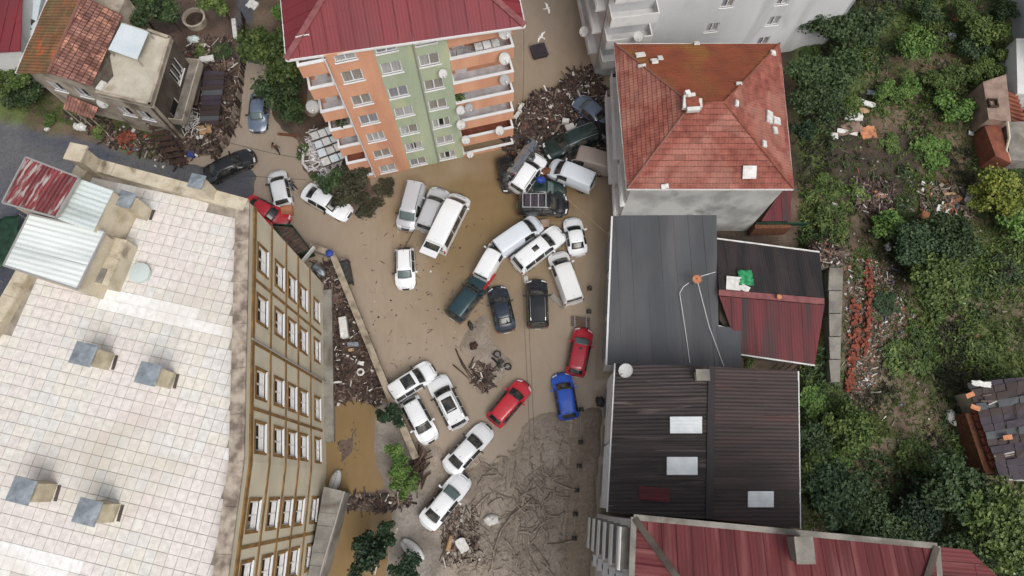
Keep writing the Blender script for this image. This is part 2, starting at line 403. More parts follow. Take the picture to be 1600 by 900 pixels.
M('tile_orange', srgb(140, 76, 52), .85, srgb(116, 62, 44), scale=.5, lo=.35, hi=.65, wave=(.24, .008), coords='uv', island=.06, third=srgb(132, 92, 48), tscale=.22, tlo=.52, thi=.66, grain=.2)
M('tile_old', srgb(138, 100, 91), .9, srgb(108, 74, 64), scale=1.2, lo=.4, hi=.6, wave=(.3, .04), coords='uv', island=.22, third=srgb(176, 128, 108), tscale=.8, grain=.25)
M('tile_mossy', srgb(122, 84, 58), .95, srgb(104, 88, 62), scale=.8, lo=.42, hi=.6, wave=(.3, .03), coords='uv', island=.2, third=srgb(160, 88, 52), tscale=.3, tlo=.58, thi=.64, grain=.3)
M('dark_sheet', srgb(78, 81, 85), .6, srgb(70, 72, 75), scale=.4, coords='uv', stretch=(1, .3, 1), wave=(.35, .0015), third=srgb(90, 89, 91), tscale=.3, tlo=.48, thi=.8, grain=.08, objrand=0.035)
M('black_sheet', srgb(38, 36, 38), .55, srgb(54, 46, 46), scale=.8, wave=(.2, .006), coords='uv', stretch=(1.5, .3, 1), objrand=0.12)
M('maroon_sheet', srgb(98, 38, 42), .6, srgb(76, 34, 38), scale=.8, lo=.4, hi=.65, wave=(.22, .007), coords='uv', stretch=(2, .2, 1), third=srgb(58, 44, 46), tscale=.4, tlo=.56, thi=.7, objrand=0.1)
M('brown_black_sheet', srgb(62, 54, 52), .6, srgb(46, 40, 40), scale=.9, lo=.4, hi=.6, wave=(.26, .016), coords='uv', stretch=(3., .22, 1), third=srgb(96, 86, 82), tscale=1.1, tlo=.58, thi=.72, grain=.2, objrand=0.12)
M('brown_sheet', srgb(64, 51, 49), .6, srgb(52, 43, 42), scale=.8, lo=.4, hi=.6, wave=(.26, .010), coords='uv', stretch=(2., .25, 1), third=srgb(80, 50, 47), tscale=.35, tlo=.55, thi=.68, grain=.15, objrand=0.1)
M('skylight', srgb(238, 242, 243), .4, srgb(224, 230, 232), scale=1.5, wave=(.26, .004), grain=.03)
M('grey_plaster', srgb(200, 201, 202), .9, srgb(188, 189, 190), scale=.35, lo=.35, hi=.65, third=srgb(178, 180, 180), tscale=.3, grain=.06, stretch=(1, 1, .35))
M('stained_plaster', srgb(182, 182, 178), .9, srgb(146, 146, 144), scale=.45, lo=.45, hi=.65, third=srgb(92, 94, 93), tscale=.35, tlo=.58, thi=.76, grain=.1, stretch=(1, 1, .8))
M('old_plaster', srgb(174, 164, 150), .9, srgb(140, 130, 116), scale=.8, third=srgb(96, 88, 78), tscale=.5, tlo=.55, thi=.7, bump=.01)
M('brown_wall', srgb(92, 84, 76), .9, srgb(70, 62, 56), scale=.8)
M('terrace_screed', srgb(190, 184, 170), .9, srgb(172, 165, 150), scale=.7, third=srgb(150, 138, 118), tscale=.5, tlo=.6, thi=.75)
M('white_tarp', srgb(202, 210, 214), .5, srgb(188, 200, 206), scale=.6, bump=.02, bscale=3)
M('terracotta', srgb(136, 82, 64), .9, srgb(112, 68, 54), scale=1.2, island=.2)
M('concrete', srgb(138, 134, 126), .9, srgb(112, 108, 102), scale=.9, bump=.01, third=srgb(92, 84, 74), tscale=.4, tlo=.55, thi=.72)
M('wall_cap', srgb(158, 146, 128), .9, srgb(104, 92, 78), scale=1.2, lo=.45, hi=.68, bump=.015)
M('pale_floor', srgb(196, 196, 200), .7, srgb(170, 168, 170), scale=1.5)
M('rust', srgb(114, 74, 52), .9, srgb(86, 58, 44), scale=4)
M('galv_pipe', (.35, .34, .33), .5, metal=.3, grain=.05)
M('black_rubber', (.02, .02, .021), .8); M('black_plastic', (.025, .026, .028), .5, (.05, .046, .04), scale=3)
M('alloy', (.42, .42, .43), .4, metal=.6); M('chrome', (.6, .6, .6), .2, metal=.9)
M('lamp_red', (.30, .015, .015), .25); M('lamp_clear', (.62, .64, .66), .15)
M('under_brown', srgb(150, 128, 116), .7, srgb(128, 108, 96), scale=1.5)
M('blue_plastic', srgb(44, 66, 140), .5); M('green_cloth', srgb(60, 160, 104), .8, srgb(40, 120, 78), scale=3)
M('dark_green_paint', srgb(30, 62, 44), .55, srgb(22, 44, 32), scale=2)
M('plank', srgb(104, 88, 80), .85, srgb(84, 70, 62), scale=2, island=.15)
M('driftwood', srgb(152, 142, 129), .95, srgb(124, 114, 103), scale=2.5, bump=.01, objrand=.14)
M('dark_wood', srgb(74, 56, 46), .95, srgb(52, 42, 38), scale=2.5, objrand=.2)
M('bark', (.07, .05, .035), .95, (.045, .034, .026), scale=5, bump=.02)
M('skin', (.42, .26, .19), .6, grain=.03); M('hair', (.015, .012, .01), .7)
M('cloth_dark', (.03, .027, .027), .9); M('cloth_brown', (.12, .075, .045), .9); M('cloth_blue', (.07, .09, .12), .9)
M('foam_white', srgb(208, 208, 205), .8, srgb(190, 188, 182), scale=2.5, objrand=.06)
M('foam_orange', srgb(190, 132, 98), .9, srgb(164, 108, 78), scale=2)
M('cardboard', srgb(176, 146, 112), .9, srgb(150, 120, 90), scale=2)
M('brick_red', srgb(136, 76, 60), .9, srgb(112, 64, 52), scale=3, objrand=.2)
M('slate_tarp', srgb(62, 54, 62), .6, srgb(52, 46, 54), scale=1.5)
M('gull_white', (.7, .7, .68), .8); M('yellow_beak', (.6, .35, .03), .5)
ramp_island('debris_mix', [(30, srgb(76, 64, 58)), (24, srgb(98, 83, 74)), (26, srgb(56, 47, 44)), (11, srgb(124, 108, 97)), (4, srgb(156, 146, 138)), (3, srgb(200, 196, 190)), (1.2, srgb(128, 72, 62)), (.6, srgb(70, 92, 130))])
ramp_island('debris_dark', [(40, srgb(66, 54, 48)), (30, srgb(86, 70, 62)), (18, srgb(48, 40, 38)), (9, srgb(120, 104, 92)), (5, srgb(200, 196, 190))])
ramp_island('rubble_mix', [(26, srgb(136, 126, 115)), (26, srgb(108, 96, 85)), (7, srgb(190, 186, 179)), (9, srgb(146, 86, 66)), (26, srgb(84, 72, 62)), (3, srgb(220, 218, 212)), (1.5, srgb(104, 120, 140))])
ramp_island('mud_twigs', [(40, srgb(136, 126, 114)), (30, srgb(120, 110, 99)), (20, srgb(164, 152, 137)), (10, srgb(88, 76, 66))], .95)
ramp_island('white_lattice_mix', [(50, srgb(214, 212, 212)), (30, srgb(184, 180, 180)), (20, srgb(150, 144, 142))])
leaf_mat('leaf_dark', (.015, .03, .011), (.038, .066, .022), (.095, .14, .055))
leaf_mat('leaf_mid', (.025, .044, .011), (.072, .112, .026), (.18, .23, .07))
leaf_mat('leaf_bright', (.03, .065, .012), (.085, .16, .032), (.19, .28, .075))
leaf_mat('leaf_yellow', (.05, .08, .012), (.15, .18, .03), (.32, .30, .06))
leaf_mat('leaf_blue', (.016, .033, .016), (.042, .076, .034), (.105, .155, .075))
leaf_mat('leaf_brown', (.018, .02, .011), (.042, .042, .022), (.085, .08, .045))
leaf_mat('leaf_deep', (.007, .018, .008), (.014, .034, .014), (.034, .06, .026))
leaf_mat('grass', (.03, .05, .012), (.07, .105, .026), (.15, .175, .05))

# ------------------------------------------------------------------ terrain: one sheet, flooded street below z = 0
rs = np.random.RandomState(7)
def vnoise(x, y, sc, seed):
    r = np.random.RandomState(seed).rand(512, 512)
    u, v = x / sc + 200.3, y / sc + 170.7
    i, j = np.floor(u).astype(int), np.floor(v).astype(int); fu, fv = u - i, v - j
    fu = fu * fu * (3 - 2 * fu); fv = fv * fv * (3 - 2 * fv); g = lambda a, b: r[a % 512, b % 512]
    return (g(i, j) * (1 - fu) + g(i + 1, j) * fu) * (1 - fv) + (g(i, j + 1) * (1 - fu) + g(i + 1, j + 1) * fu) * fv
def fbm(x, y, sc, seed, o=4):
    return sum(vnoise(x, y, sc / 2 ** k, seed + k) * .5 ** k for k in range(o)) / sum(.5 ** k for k in range(o))
def inpoly(x, y, poly):
    r = np.zeros(x.shape, bool); n = len(poly)
    for i in range(n):
        (x1, y1), (x2, y2) = poly[i], poly[(i + 1) % n]
        c = ((y1 > y) != (y2 > y)) & (x < (x2 - x1) * (y - y1) / (y2 - y1 + 1e-9) + x1); r ^= c
    return r
STEP = .24
gx = np.concatenate([[-900, -400, -160, -90], np.arange(-56, 56.01, STEP), [90, 160, 400, 900]])
gy = np.concatenate([[-700, -250, -80, -30], np.arange(-13, 54.01, STEP), [80, 140, 400, 900]])
GX, GY = np.meshgrid(gx, gy)
wx = (fbm(GX, GY, 3., 11) - .5) * 2.4; wy = (fbm(GX, GY, 3., 31) - .5) * 2.4
def project(x, y):
    Z = -CAM_H; cy = y * CT + Z * ST; cz = y * ST - Z * CT
    cz = np.where(np.abs(cz) < 1, 1, cz); return 800 + FPX * x / cz, 450 - FPX * cy / cz
PX, PY = project(GX + wx, GY + wy); QX, QY = project(GX + wx * .12, GY + wy * .12)
RX, RY = project(GX + wx * .45, GY + wy * .45)
A3 = lambda *c: np.array(srgb(*c))
hh = np.full(GX.shape, -.3) + (fbm(GX, GY, 2., 51) - .5) * .16
colr = np.zeros(GX.shape + (3,)) + A3(122, 104, 86)
f1, f2, f3 = fbm(GX, GY, 1.1, 71), fbm(GX, GY, 4.5, 91), fbm(GX, GY, .7, 111, 3)
def blend(a, b, f, lo, hi):
    t = np.clip((f - lo) / (hi - lo), 0, 1)[..., None]; return a * (1 - t) + b * t
def zone(mask, h, rough, c):
    hh[mask] = (h + (f1 - .5) * rough)[mask] if not np.isscalar(h) else h + ((f1 - .5) * rough)[mask]
    colr[mask] = c[mask]
def mudbank(mask, rad, peak):
    m = mask.astype(float)
    for _ in range(rad * 3):
        m[1:-1, 1:-1] = (m[1:-1, 1:-1] * 2 + m[:-2, 1:-1] + m[2:, 1:-1] + m[1:-1, :-2] + m[1:-1, 2:]) / 6
    h = -.24 + peak * m + (f1 - .5) * .22 + (f3 - .5) * .08; k = (m > .02) & (h > hh)
    hh[k] = h[k]; t = np.clip((m - .45) / .5, 0, 1)[..., None]; c = mudc * t + (np.zeros(colr.shape) + A3(136, 123, 108)) * (1 - t); colr[k] = c[k]
soil = blend(blend(np.zeros(colr.shape) + A3(84, 70, 58), np.zeros(colr.shape) + A3(112, 96, 80), f1, .35, .65), np.zeros(colr.shape) + A3(62, 54, 46), f2, .5, .62)
grassy = blend(soil, np.zeros(colr.shape) + A3(92, 104, 60), f2 * .6 + f3 * .4, .42, .54)
mudc = blend(blend(np.zeros(colr.shape) + A3(148, 137, 124), np.zeros(colr.shape) + A3(130, 119, 107), f1, .4, .62), np.zeros(colr.shape) + A3(146, 136, 125), f3, .6, .76)
asph = blend(np.zeros(colr.shape) + A3(76, 80, 88), np.zeros(colr.shape) + A3(94, 94, 96), f2, .4, .65)
conc = blend(np.zeros(colr.shape) + A3(140, 134, 126), np.zeros(colr.shape) + A3(116, 108, 100), f1, .4, .65)
darkdirt = blend(np.zeros(colr.shape) + A3(78, 64, 56), np.zeros(colr.shape) + A3(98, 82, 72), f1, .38, .62)
zone(GX > 9.2, .10, .15, soil)                                                           # under and between the right-hand houses
zone(inpoly(RX, RY, [(1245, -60), (1700, -60), (1700, 960), (1250, 960), (1255, 560), (1290, 520), (1285, 330), (1235, 250)]) | (GX > 40), .55, .5, grassy)
zone(inpoly(PX, PY, [(1290, 150), (1420, 160), (1560, 200), (1540, 330), (1450, 300), (1300, 420), (1280, 300)]), .6, .4, soil)
zone(inpoly(PX, PY, [(1300, 420), (1400, 410), (1430, 520), (1360, 620), (1310, 620)]), .6, .35, soil)
zone((GX < -30), .35, .3, darkdirt)
zone(inpoly(RX, RY, [(-60, 90), (60, -60), (380, -60), (372, 110), (372, 190), (330, 245), (180, 232), (60, 205), (-60, 180)]), .35, .25, darkdirt)
zone(inpoly(PX, PY, [(-60, 140), (90, 150), (160, 200), (260, 235), (200, 240), (60, 210), (-60, 190)]), .4, .2, grassy)
zone(inpoly(RX, RY, [(368, -60), (440, -60), (436, 50), (400, 105), (372, 95)]), .08, .03, asph)
zone(inpoly(PX, PY, [(400, -20), (450, -20), (480, 120), (490, 200), (470, 235), (440, 180), (420, 120), (395, 60)]), .25, .2, soil)
zone(inpoly(PX, PY, [(462, 205), (520, 170), (590, 265), (600, 300), (555, 340), (520, 300), (475, 270)]), .2, .2, darkdirt)
zone(inpoly(RX, RY, [(-200, 185), (-20, 183), (70, 207), (200, 240), (330, 262), (398, 262), (405, 300), (390, 330), (250, 330), (100, 300), (-20, 520), (-200, 600)]), .10, .02, asph)
MUD2 = inpoly(PX, PY, [(716, 522), (745, 492), (776, 505), (782, 535), (800, 560), (772, 600), (742, 630), (728, 600), (745, 590), (708, 555)])
mudbank(MUD2, 4, .42)
MUD1 = inpoly(PX, PY, [(640, 680), (694, 688), (704, 730), (716, 745), (764, 690), (782, 700), (800, 735), (806, 665), (870, 640), (900, 655), (905, 960), (585, 960), (600, 790), (640, 770)])
mudbank(MUD1, 9, .41)
zone(inpoly(QX, QY, [(893, 640), (944, 632), (934, 800), (915, 960), (872, 960), (884, 760)]), .09, .03, blend(np.zeros(colr.shape) + A3(140, 126, 110), np.zeros(colr.shape) + A3(118, 105, 91), f2, .4, .7))
zone(inpoly(QX, QY, [(500, 420), (528, 398), (560, 478), (606, 612), (640, 690), (660, 770), (612, 800), (600, 960), (470, 960), (490, 700)]), -.05, .05, mudc * .9)
zone(inpoly(RX, RY, [(522, 688), (540, 680), (546, 700), (538, 742), (526, 738)]) | inpoly(PX, PY, [(556, 650), (570, 655), (562, 700), (545, 722), (548, 690)]), .035, .06, darkdirt)
zone(inpoly(RX, RY, [(508, 478), (560, 478), (606, 612), (596, 634), (556, 622), (518, 634)]), .14, .16, darkdirt)
zone(inpoly(QX, QY, [(588, 640), (622, 618), (650, 715), (652, 770), (610, 782), (588, 720)]), .13, .04, conc)
zone(inpoly(QX, QY, [(612, 780), (664, 766), (690, 850), (680, 930), (612, 930)]), .13, .03, conc)
zone(inpoly(RX, RY, [(500, 770), (612, 768), (612, 800), (560, 798), (500, 800)]), .10, .12, darkdirt)
core = slice(4, -4)
for k in range(2):                                                                         # soften the steps between zones
    a = hh.copy(); a[1:-1, 1:-1] = (hh[1:-1, 1:-1] * 2 + hh[:-2, 1:-1] + hh[2:, 1:-1] + hh[1:-1, :-2] + hh[1:-1, 2:]) / 6; hh = a
    c = colr.copy(); c[1:-1, 1:-1] = (colr[1:-1, 1:-1] * 2 + colr[:-2, 1:-1] + colr[2:, 1:-1] + colr[1:-1, :-2] + colr[1:-1, 2:]) / 6; colr = c
mudmask = inpoly(PX, PY, [(640, 690), (905, 640), (905, 960), (600, 960)])
hh += np.where(mudmask & (hh > -.1), (fbm(GX, GY, .5, 131, 2) - .5) * .1, 0)
# wheel ruts running down the bank
rut = inpoly(PX, PY, [(800, 690), (892, 660), (890, 960), (770, 960), (790, 800)]).astype(float)
for _ in range(6): rut[1:-1, 1:-1] = (rut[1:-1, 1:-1] * 2 + rut[:-2, 1:-1] + rut[2:, 1:-1] + rut[1:-1, :-2] + rut[1:-1, 2:]) / 6
hh += rut * .02 * np.sin(2 * np.pi * (GX + wx * .25 + .05 * GY) / .85) * (fbm(GX, GY, 3., 171, 2) * 1.6 - .2).clip(0, 1)
ny, nx = GX.shape
def gz(x, y):
    i = int(round((x + 56) / STEP)) + 4; j = int(round((y + 13) / STEP)) + 4
    return float(hh[min(max(j, 0), ny - 1), min(max(i, 0), nx - 1)])
def gzw(x, y): return max(gz(x, y), 0.)
me = bpy.data.meshes.new('ground')
idx = np.arange(nx * ny).reshape(ny, nx)
fa = np.stack([idx[:-1, :-1], idx[:-1, 1:], idx[1:, 1:], idx[1:, :-1]], -1).reshape(-1, 4)
me.from_pydata(np.stack([GX, GY, hh], -1).reshape(-1, 3).tolist(), [], fa.tolist())
ca = me.color_attributes.new('soil', 'FLOAT_COLOR', 'POINT')
ca.data.foreach_set('color', np.concatenate([colr, np.ones(GX.shape + (1,))], -1).reshape(-1).astype(np.float32))
me.polygons.foreach_set('use_smooth', [True] * len(me.polygons))
gm = bpy.data.materials.new('earth'); gm.use_nodes = True
n, l = gm.node_tree.nodes, gm.node_tree.links; b = n['Principled BSDF']; b.inputs['Specular IOR Level'].default_value = .3
at = n.new('ShaderNodeVertexColor'); at.layer_name = 'soil'; geo = n.new('ShaderNodeNewGeometry')
t1 = n.new('ShaderNodeTexNoise'); t1.inputs['Scale'].default_value = 5; t1.inputs['Detail'].default_value = 8; t1.inputs['Roughness'].default_value = .65
l.new(geo.outputs['Position'], t1.inputs['Vector'])
mr = n.new('ShaderNodeMapRange'); mr.inputs[1].default_value = .3; mr.inputs[2].default_value = .7; mr.inputs[3].default_value = .72; mr.inputs[4].default_value = 1.25
l.new(t1.outputs['Fac'], mr.inputs[0]); hv = n.new('ShaderNodeHueSaturation'); l.new(at.outputs[0], hv.inputs['Color']); l.new(mr.outputs[0], hv.inputs['Value'])
l.new(hv.outputs[0], b.inputs['Base Color'])
mr2 = n.new('ShaderNodeMapRange'); mr2.inputs[1].default_value = .35; mr2.inputs[2].default_value = .65; mr2.inputs[3].default_value = .25; mr2.inputs[4].default_value = .8
t2 = n.new('ShaderNodeTexNoise'); t2.inputs['Scale'].default_value = .8; l.new(geo.outputs['Position'], t2.inputs['Vector']); l.new(t2.outputs['Fac'], mr2.inputs[0]); l.new(mr2.outputs[0], b.inputs['Roughness'])
bp = n.new('ShaderNodeBump'); bp.inputs['Distance'].default_value = .06; bp.inputs['Strength'].default_value = .7; l.new(t1.outputs['Fac'], bp.inputs['Height']); l.new(bp.outputs[0], b.inputs['Normal'])
me.materials.append(gm)
tag(link('ground', me), kind='structure')

def water_mat(name, c1, c2, c3):
    m = bpy.data.materials.new(name); m.use_nodes = True; n, l = m.node_tree.nodes, m.node_tree.links; b = n['Principled BSDF']
    b.inputs['Roughness'].default_value = .03; b.inputs['IOR'].default_value = 1.42
    geo = n.new('ShaderNodeNewGeometry'); sp = n.new('ShaderNodeSeparateXYZ'); l.new(geo.outputs['Position'], sp.inputs[0])
    t = n.new('ShaderNodeTexNoise'); t.inputs['Scale'].default_value = .09; t.inputs['Detail'].default_value = 5; t.inputs['Distortion'].default_value = 1.2; l.new(geo.outputs['Position'], t.inputs['Vector'])
    # silt with building reflections painted in: ochre near the tower, grey-brown by the mud
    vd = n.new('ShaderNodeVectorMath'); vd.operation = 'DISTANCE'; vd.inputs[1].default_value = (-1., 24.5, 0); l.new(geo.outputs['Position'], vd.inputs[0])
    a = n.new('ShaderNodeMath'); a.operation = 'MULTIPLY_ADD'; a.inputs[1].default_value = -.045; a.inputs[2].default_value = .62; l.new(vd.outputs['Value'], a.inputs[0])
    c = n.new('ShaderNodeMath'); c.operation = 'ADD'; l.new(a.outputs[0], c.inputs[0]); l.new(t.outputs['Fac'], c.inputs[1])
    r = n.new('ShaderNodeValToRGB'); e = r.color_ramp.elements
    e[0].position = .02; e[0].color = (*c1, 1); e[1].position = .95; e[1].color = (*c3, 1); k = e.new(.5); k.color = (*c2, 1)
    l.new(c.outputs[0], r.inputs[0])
    t3 = n.new('ShaderNodeTexNoise'); t3.inputs['Scale'].default_value = .45; t3.inputs['Detail'].default_value = 3; t3.inputs['Distortion'].default_value = 2.5; mpw = n.new('ShaderNodeMapping'); mpw.inputs['Scale'].default_value = (1.6, .5, 1); mpw.inputs['Rotation'].default_value = (0, 0, .25); l.new(geo.outputs['Position'], mpw.inputs[0]); l.new(mpw.outputs[0], t3.inputs['Vector'])
    mr = n.new('ShaderNodeMapRange'); mr.inputs[1].default_value = .3; mr.inputs[2].default_value = .7; mr.inputs[3].default_value = .95; mr.inputs[4].default_value = 1.04; l.new(t3.outputs['Fac'], mr.inputs[0])
    hv = n.new('ShaderNodeHueSaturation'); l.new(r.outputs[0], hv.inputs['Color']); l.new(mr.outputs[0], hv.inputs['Value']); l.new(hv.outputs[0], b.inputs['Base Color'])
    t2 = n.new('ShaderNodeTexNoise'); t2.inputs['Scale'].default_value = 1.6; t2.inputs['Detail'].default_value = 3; l.new(geo.outputs['Position'], t2.inputs['Vector'])
    bp = n.new('ShaderNodeBump'); bp.inputs['Distance'].default_value = .03; bp.inputs['Strength'].default_value = .35; l.new(t2.outputs['Fac'], bp.inputs['Height']); l.new(bp.outputs[0], b.inputs['Normal'])
    return m
mb = MB(); mb.face([(-30, -12, 0), (9.4, -12, 0), (9.4, 120, 0), (-30, 120, 0)])
tag(mb.build('flood_water', water_mat('silty_water', srgb(156, 143, 128), srgb(148, 133, 115), srgb(121, 102, 74))), kind='structure')  # last tone: ochre silt plus the tower's reflection put into the colour
pool = [W(*p) for p in [(516, 618), (600, 612), (640, 700), (640, 960), (440, 960), (480, 700)]]
mb = MB(); mb.face([(p.x, p.y, .03) for p in pool[::-1]])
tag(mb.build('courtyard_water', water_mat('ochre_water', srgb(128, 107, 76), srgb(122, 102, 71), srgb(116, 97, 69))), kind='structure')
# ------------------------------------------------------------------ buildings
RB = random.Random(21)
def inset(poly, d):
    out = []; n = len(poly); s = 1 if sum(poly[i].x * poly[(i + 1) % n].y - poly[(i + 1) % n].x * poly[i].y for i in range(n)) > 0 else -1
    for i in range(n):
        a, b, c = poly[i - 1], poly[i], poly[(i + 1) % n]; e1, e2 = (b - a).normalized(), (c - b).normalized(); n1, n2 = Vector((-e1.y, e1.x)) * s, Vector((-e2.y, e2.x)) * s
        m = (n1 + n2).normalized(); out.append(b + m * d / max(.3, m.dot(n1)))
    return out
def dish(pos, r, aim, label, mat='grey_dish', group='satellite dishes'):
    """offset dish: bowl, feed arm, bracket"""
    o = thing('satellite_dish', pos, label, 'satellite dish', group)
    a = Vector(aim).normalized(); mb = MB(); q = a.to_track_quat('Z', 'Y').to_matrix(); p = Vector(pos)
    vs = []; fs = []; n = 18
    for k in range(6):
        rr = r * k / 5
        for j in range(n):
            t = 2 * math.pi * j / n; vs.append(p + q @ Vector((rr * math.cos(t), rr * math.sin(t) * 1.06, .22 * r * (k / 5) ** 2)))
    for k in range(5):
        for j in range(n): fs.append((k * n + j, k * n + (j + 1) % n, (k + 1) * n + (j + 1) % n, (k + 1) * n + j))
    vs2 = [v - a * .025 for v in vs]; m = len(vs)
    mb.mesh(vs + vs2, fs + [tuple(m + i for i in f[::-1]) for f in fs] + [(5 * n + j, 5 * n + (j + 1) % n, m + 5 * n + (j + 1) % n, m + 5 * n + j)[::-1] for j in range(n)])
    mb.build('bowl', MATS[mat], o, smooth=True)
    mb = MB(); lo = p + q @ Vector((0, -r, .2 * r)); ft = p + q @ Vector((0, -.35 * r, 1.0 * r)); mb.tube([lo, ft], .025, 5); mb.build('feed_arm', MATS['galv_pipe'], o)
    mb = MB(); mb.lathe(ft, [(.05, -.05), (.07, .06)], 8, axis=-a); mb.build('receiver_head', MATS['pvc'], o)
    mb = MB(); bk = p - a * (.25 + r * .3); mb.tube([p - a * .02, bk, bk + Vector((0, 0, -.35))], .03, 6); mb.build('bracket', MATS['galv_pipe'], o)
    return o

# ---- yellow apartment block with tiled roof terrace
ZT, ZP = 17.0, 17.8
yN, yNE, yA, yC = W(128, 243, ZP), W(386, 312, ZP), W(377, 720, ZP), W(352, 905, ZP)
dw = (W(0, 515, ZP) - W(48, 430, ZP)).normalized(); yW = yN + dw * ((-9 - yN.y) / dw.y)
yC2 = yA + (yC - yA) * 2.0
yb = thing('apartment_block', (yNE.x, yNE.y, 0), 'cream apartment block with tiled roof terrace and gold window frames', 'apartment building')
YM, GT = MATS['yellow_plaster'], MATS['gold_trim']
storey = [15.0, 11.75, 8.95, 6.25, 2.6]
cols_ab = [1.45, 4.6, 9.2, 12.5]; cols_ca = [(yC2 - yA).length - 2.9, (yC2 - yA).length - 6.2]
Lab, Lca = (yNE - yA).length, (yC2 - yA).length
def yfac(A, B, L, cols, name):
    holes = []; wins = []
    for u in cols:
        for k, z in enumerate(storey):
            w, h = 1.55, (1.55 if k < 4 else 1.35)
            holes.append((u - w / 2, u + w / 2, z - h / 2, z + h / 2)); wins.append((u, z, w, h))
    wall(yb, name, A, B, 0, L, 0, ZP - .25, holes, YM)
    for u, z, w, h in wins:
        c = RB.choice([[(.42, 1.)], [(.45, 1.)], [(.35, .98)], [(.5, 1.)], [(.4, 1.)]])
        window(yb, A, B, u, z, w, h, 2, c, GT)
    pt, _ = fac(A, B)
    for z in (13.4, 10.35, 7.55, 4.45):
        mb = MB(); fbox(mb, pt, 0, L, z - .11, z + .11, .003, .07); mb.build('string_course', GT, yb)
    mb = MB(); fbox(mb, pt, 0, L, 16.35, 16.75, .003, .10); mb.build('string_course', GT, yb)
    us = sorted(cols)
    for a, b2 in zip([0] + us, us + [L]):
        u = (a + b2) / 2 if a and b2 != L else None
        if u:
            mb = MB(); fbox(mb, pt, u - .10, u + .10, 1.2, 16.35, .006, .045); mb.build('pilaster_strip', GT, yb)
yfac(yA, yNE, Lab, cols_ab, 'east_wall'); yfac(yC2, yA, Lca, cols_ca, 'east_wall')
wall(yb, 'north_wall', yNE, yN, 0, (yN - yNE).length, 0, ZP - .25, [], YM); wall(yb, 'west_wall', yN, yW, 0, (yW - yN).length, 0, ZP - .25, [], YM)
wall(yb, 'south_wall', yW, yC2, 0, (yC2 - yW).length, 0, ZP - .25, [], YM)
mb = MB(); pt, _ = fac(yA, yNE); mb.tube([pt(7.0, 16.9, .14), pt(7.0, .2, .14)], .06, 8); mb.build('drainpipe', MATS['galv_pipe'], yb)
mb = MB(); pt, _ = fac(yA, yNE); fbox(mb, pt, 2.2, Lab - .6, 0, .55, .005, .75); mb.build('plinth', MATS['concrete'], yb)
# parapet as coping pieces, inner faces
ring = [yN, yNE, yA, yC2, yW]; cen = sum(ring, Vector((0, 0))) / 5
for i in range(5):
    a, b = ring[i], ring[(i + 1) % 5]; pt, L = fac(b, a)
    mb = MB(); fbox(mb, pt, 0, L, ZT - .2, ZP - .253, -.62, -.303); mb.build('parapet', MATS['cream_concrete'], yb)
    n = max(1, round(L / 2.4))
    for k in range(n):
        mb = MB(); z = ZP - .25 + RB.uniform(0, .02); fbox(mb, pt, L * k / n + .01, L * (k + 1) / n - .01, z, z + .16, -.72, .10); mb.build('coping', MATS['parapet_top'] if i in (1, 2) else MATS['cream_concrete'], yb)
mb = MB(); mb.prism(inset(ring, .45), ZT - .35, ZT - .035); mb.build('roof_slab', MATS['grout'], yb)
# tiles
ta = (W(372, 550, ZT) - W(40, 475, ZT)).normalized(); tb = Vector((-ta.y, ta.x)); t0 = W(40, 475, ZT)
inner = inset(ring, .86)
def inside(p, poly):
    r = False
    for i in range(len(poly)):
        a, b = poly[i], poly[(i + 1) % len(poly)]
        if (a[1] > p[1]) != (b[1] > p[1]) and p[0] < (b[0] - a[0]) * (p[1] - a[1]) / (b[1] - a[1]) + a[0]: r = not r
    return r
TW, TL = .60, .66
cells = []
for i in range(-40, 60):
    for j in range(-40, 60):
        c = t0 + ta * (i + .5) * TW + tb * (j + .5) * TL
        if not inside(c, inner): continue
        px, py = P(c.x, c.y, ZT)
        if -40 < px < 420 and 200 < py < 940: cells.append((c, px, py, i, j))
whites = [[(160, 448), (372, 508), (366, 538), (150, 478)], [(-10, 838), (135, 872), (130, 905), (-10, 905)], [(355, 690), (372, 690), (372, 730), (340, 712)], [(120, 245), (215, 275), (205, 300), (110, 270)]]
cells.sort(key=lambda c: (c[0].length ** 2))
tmesh = []
for k in range(6):
    mb = MB(); g = .008 if k < 5 else .001; mb.mesh([(sx * (TW / 2 - g), sy * (TL / 2 - g), -.05) for sx, sy in ((-1, -1), (1, -1), (1, 1), (-1, 1))] + [(sx * (TW / 2 - g - .006), sy * (TL / 2 - g - .006), 0) for sx, sy in ((-1, -1), (1, -1), (1, 1), (-1, 1))], [(4, 5, 6, 7), (0, 1, 5, 4), (1, 2, 6, 5), (2, 3, 7, 6), (3, 0, 4, 7)])
    m = bpy.data.meshes.new('tile'); m.from_pydata(mb.v, [], mb.f); m.materials.append(MATS['roof_tile_%d' % k]); tmesh.append(m)
rest = MB(); tang = math.atan2(ta.y, ta.x)
for k, (c, px, py, i, j) in enumerate(cells):
    z = ZT + RB.uniform(0, .012)
    wh = any(inside((px, py), w) for w in whites)
    q = vnoise(np.array([i * 1.]), np.array([j * 1.]), 4., 5)[0] + RB.uniform(-.22, .22)
    ti = 5 if wh else (1 if q > .68 else 4 if q > .6 else 0 if q > .42 else 2 if q > .25 else 3)
    if k < 300 or wh:
        o = bpy.data.objects.new('tile', tmesh[ti]); COL.objects.link(o); o.parent = yb; o.matrix_parent_inverse = INV[yb]
        o.location = (c.x, c.y, z); o.rotation_euler = (RB.uniform(-.004, .004), RB.uniform(-.004, .004), tang)
    else:
        M2 = Matrix.Translation((c.x, c.y, z)) @ Matrix.Rotation(tang, 4, 'Z')
        rest.mesh([M2 @ Vector(v.co) for v in tmesh[0].vertices], [tuple(p.vertices) for p in tmesh[0].polygons], ti)
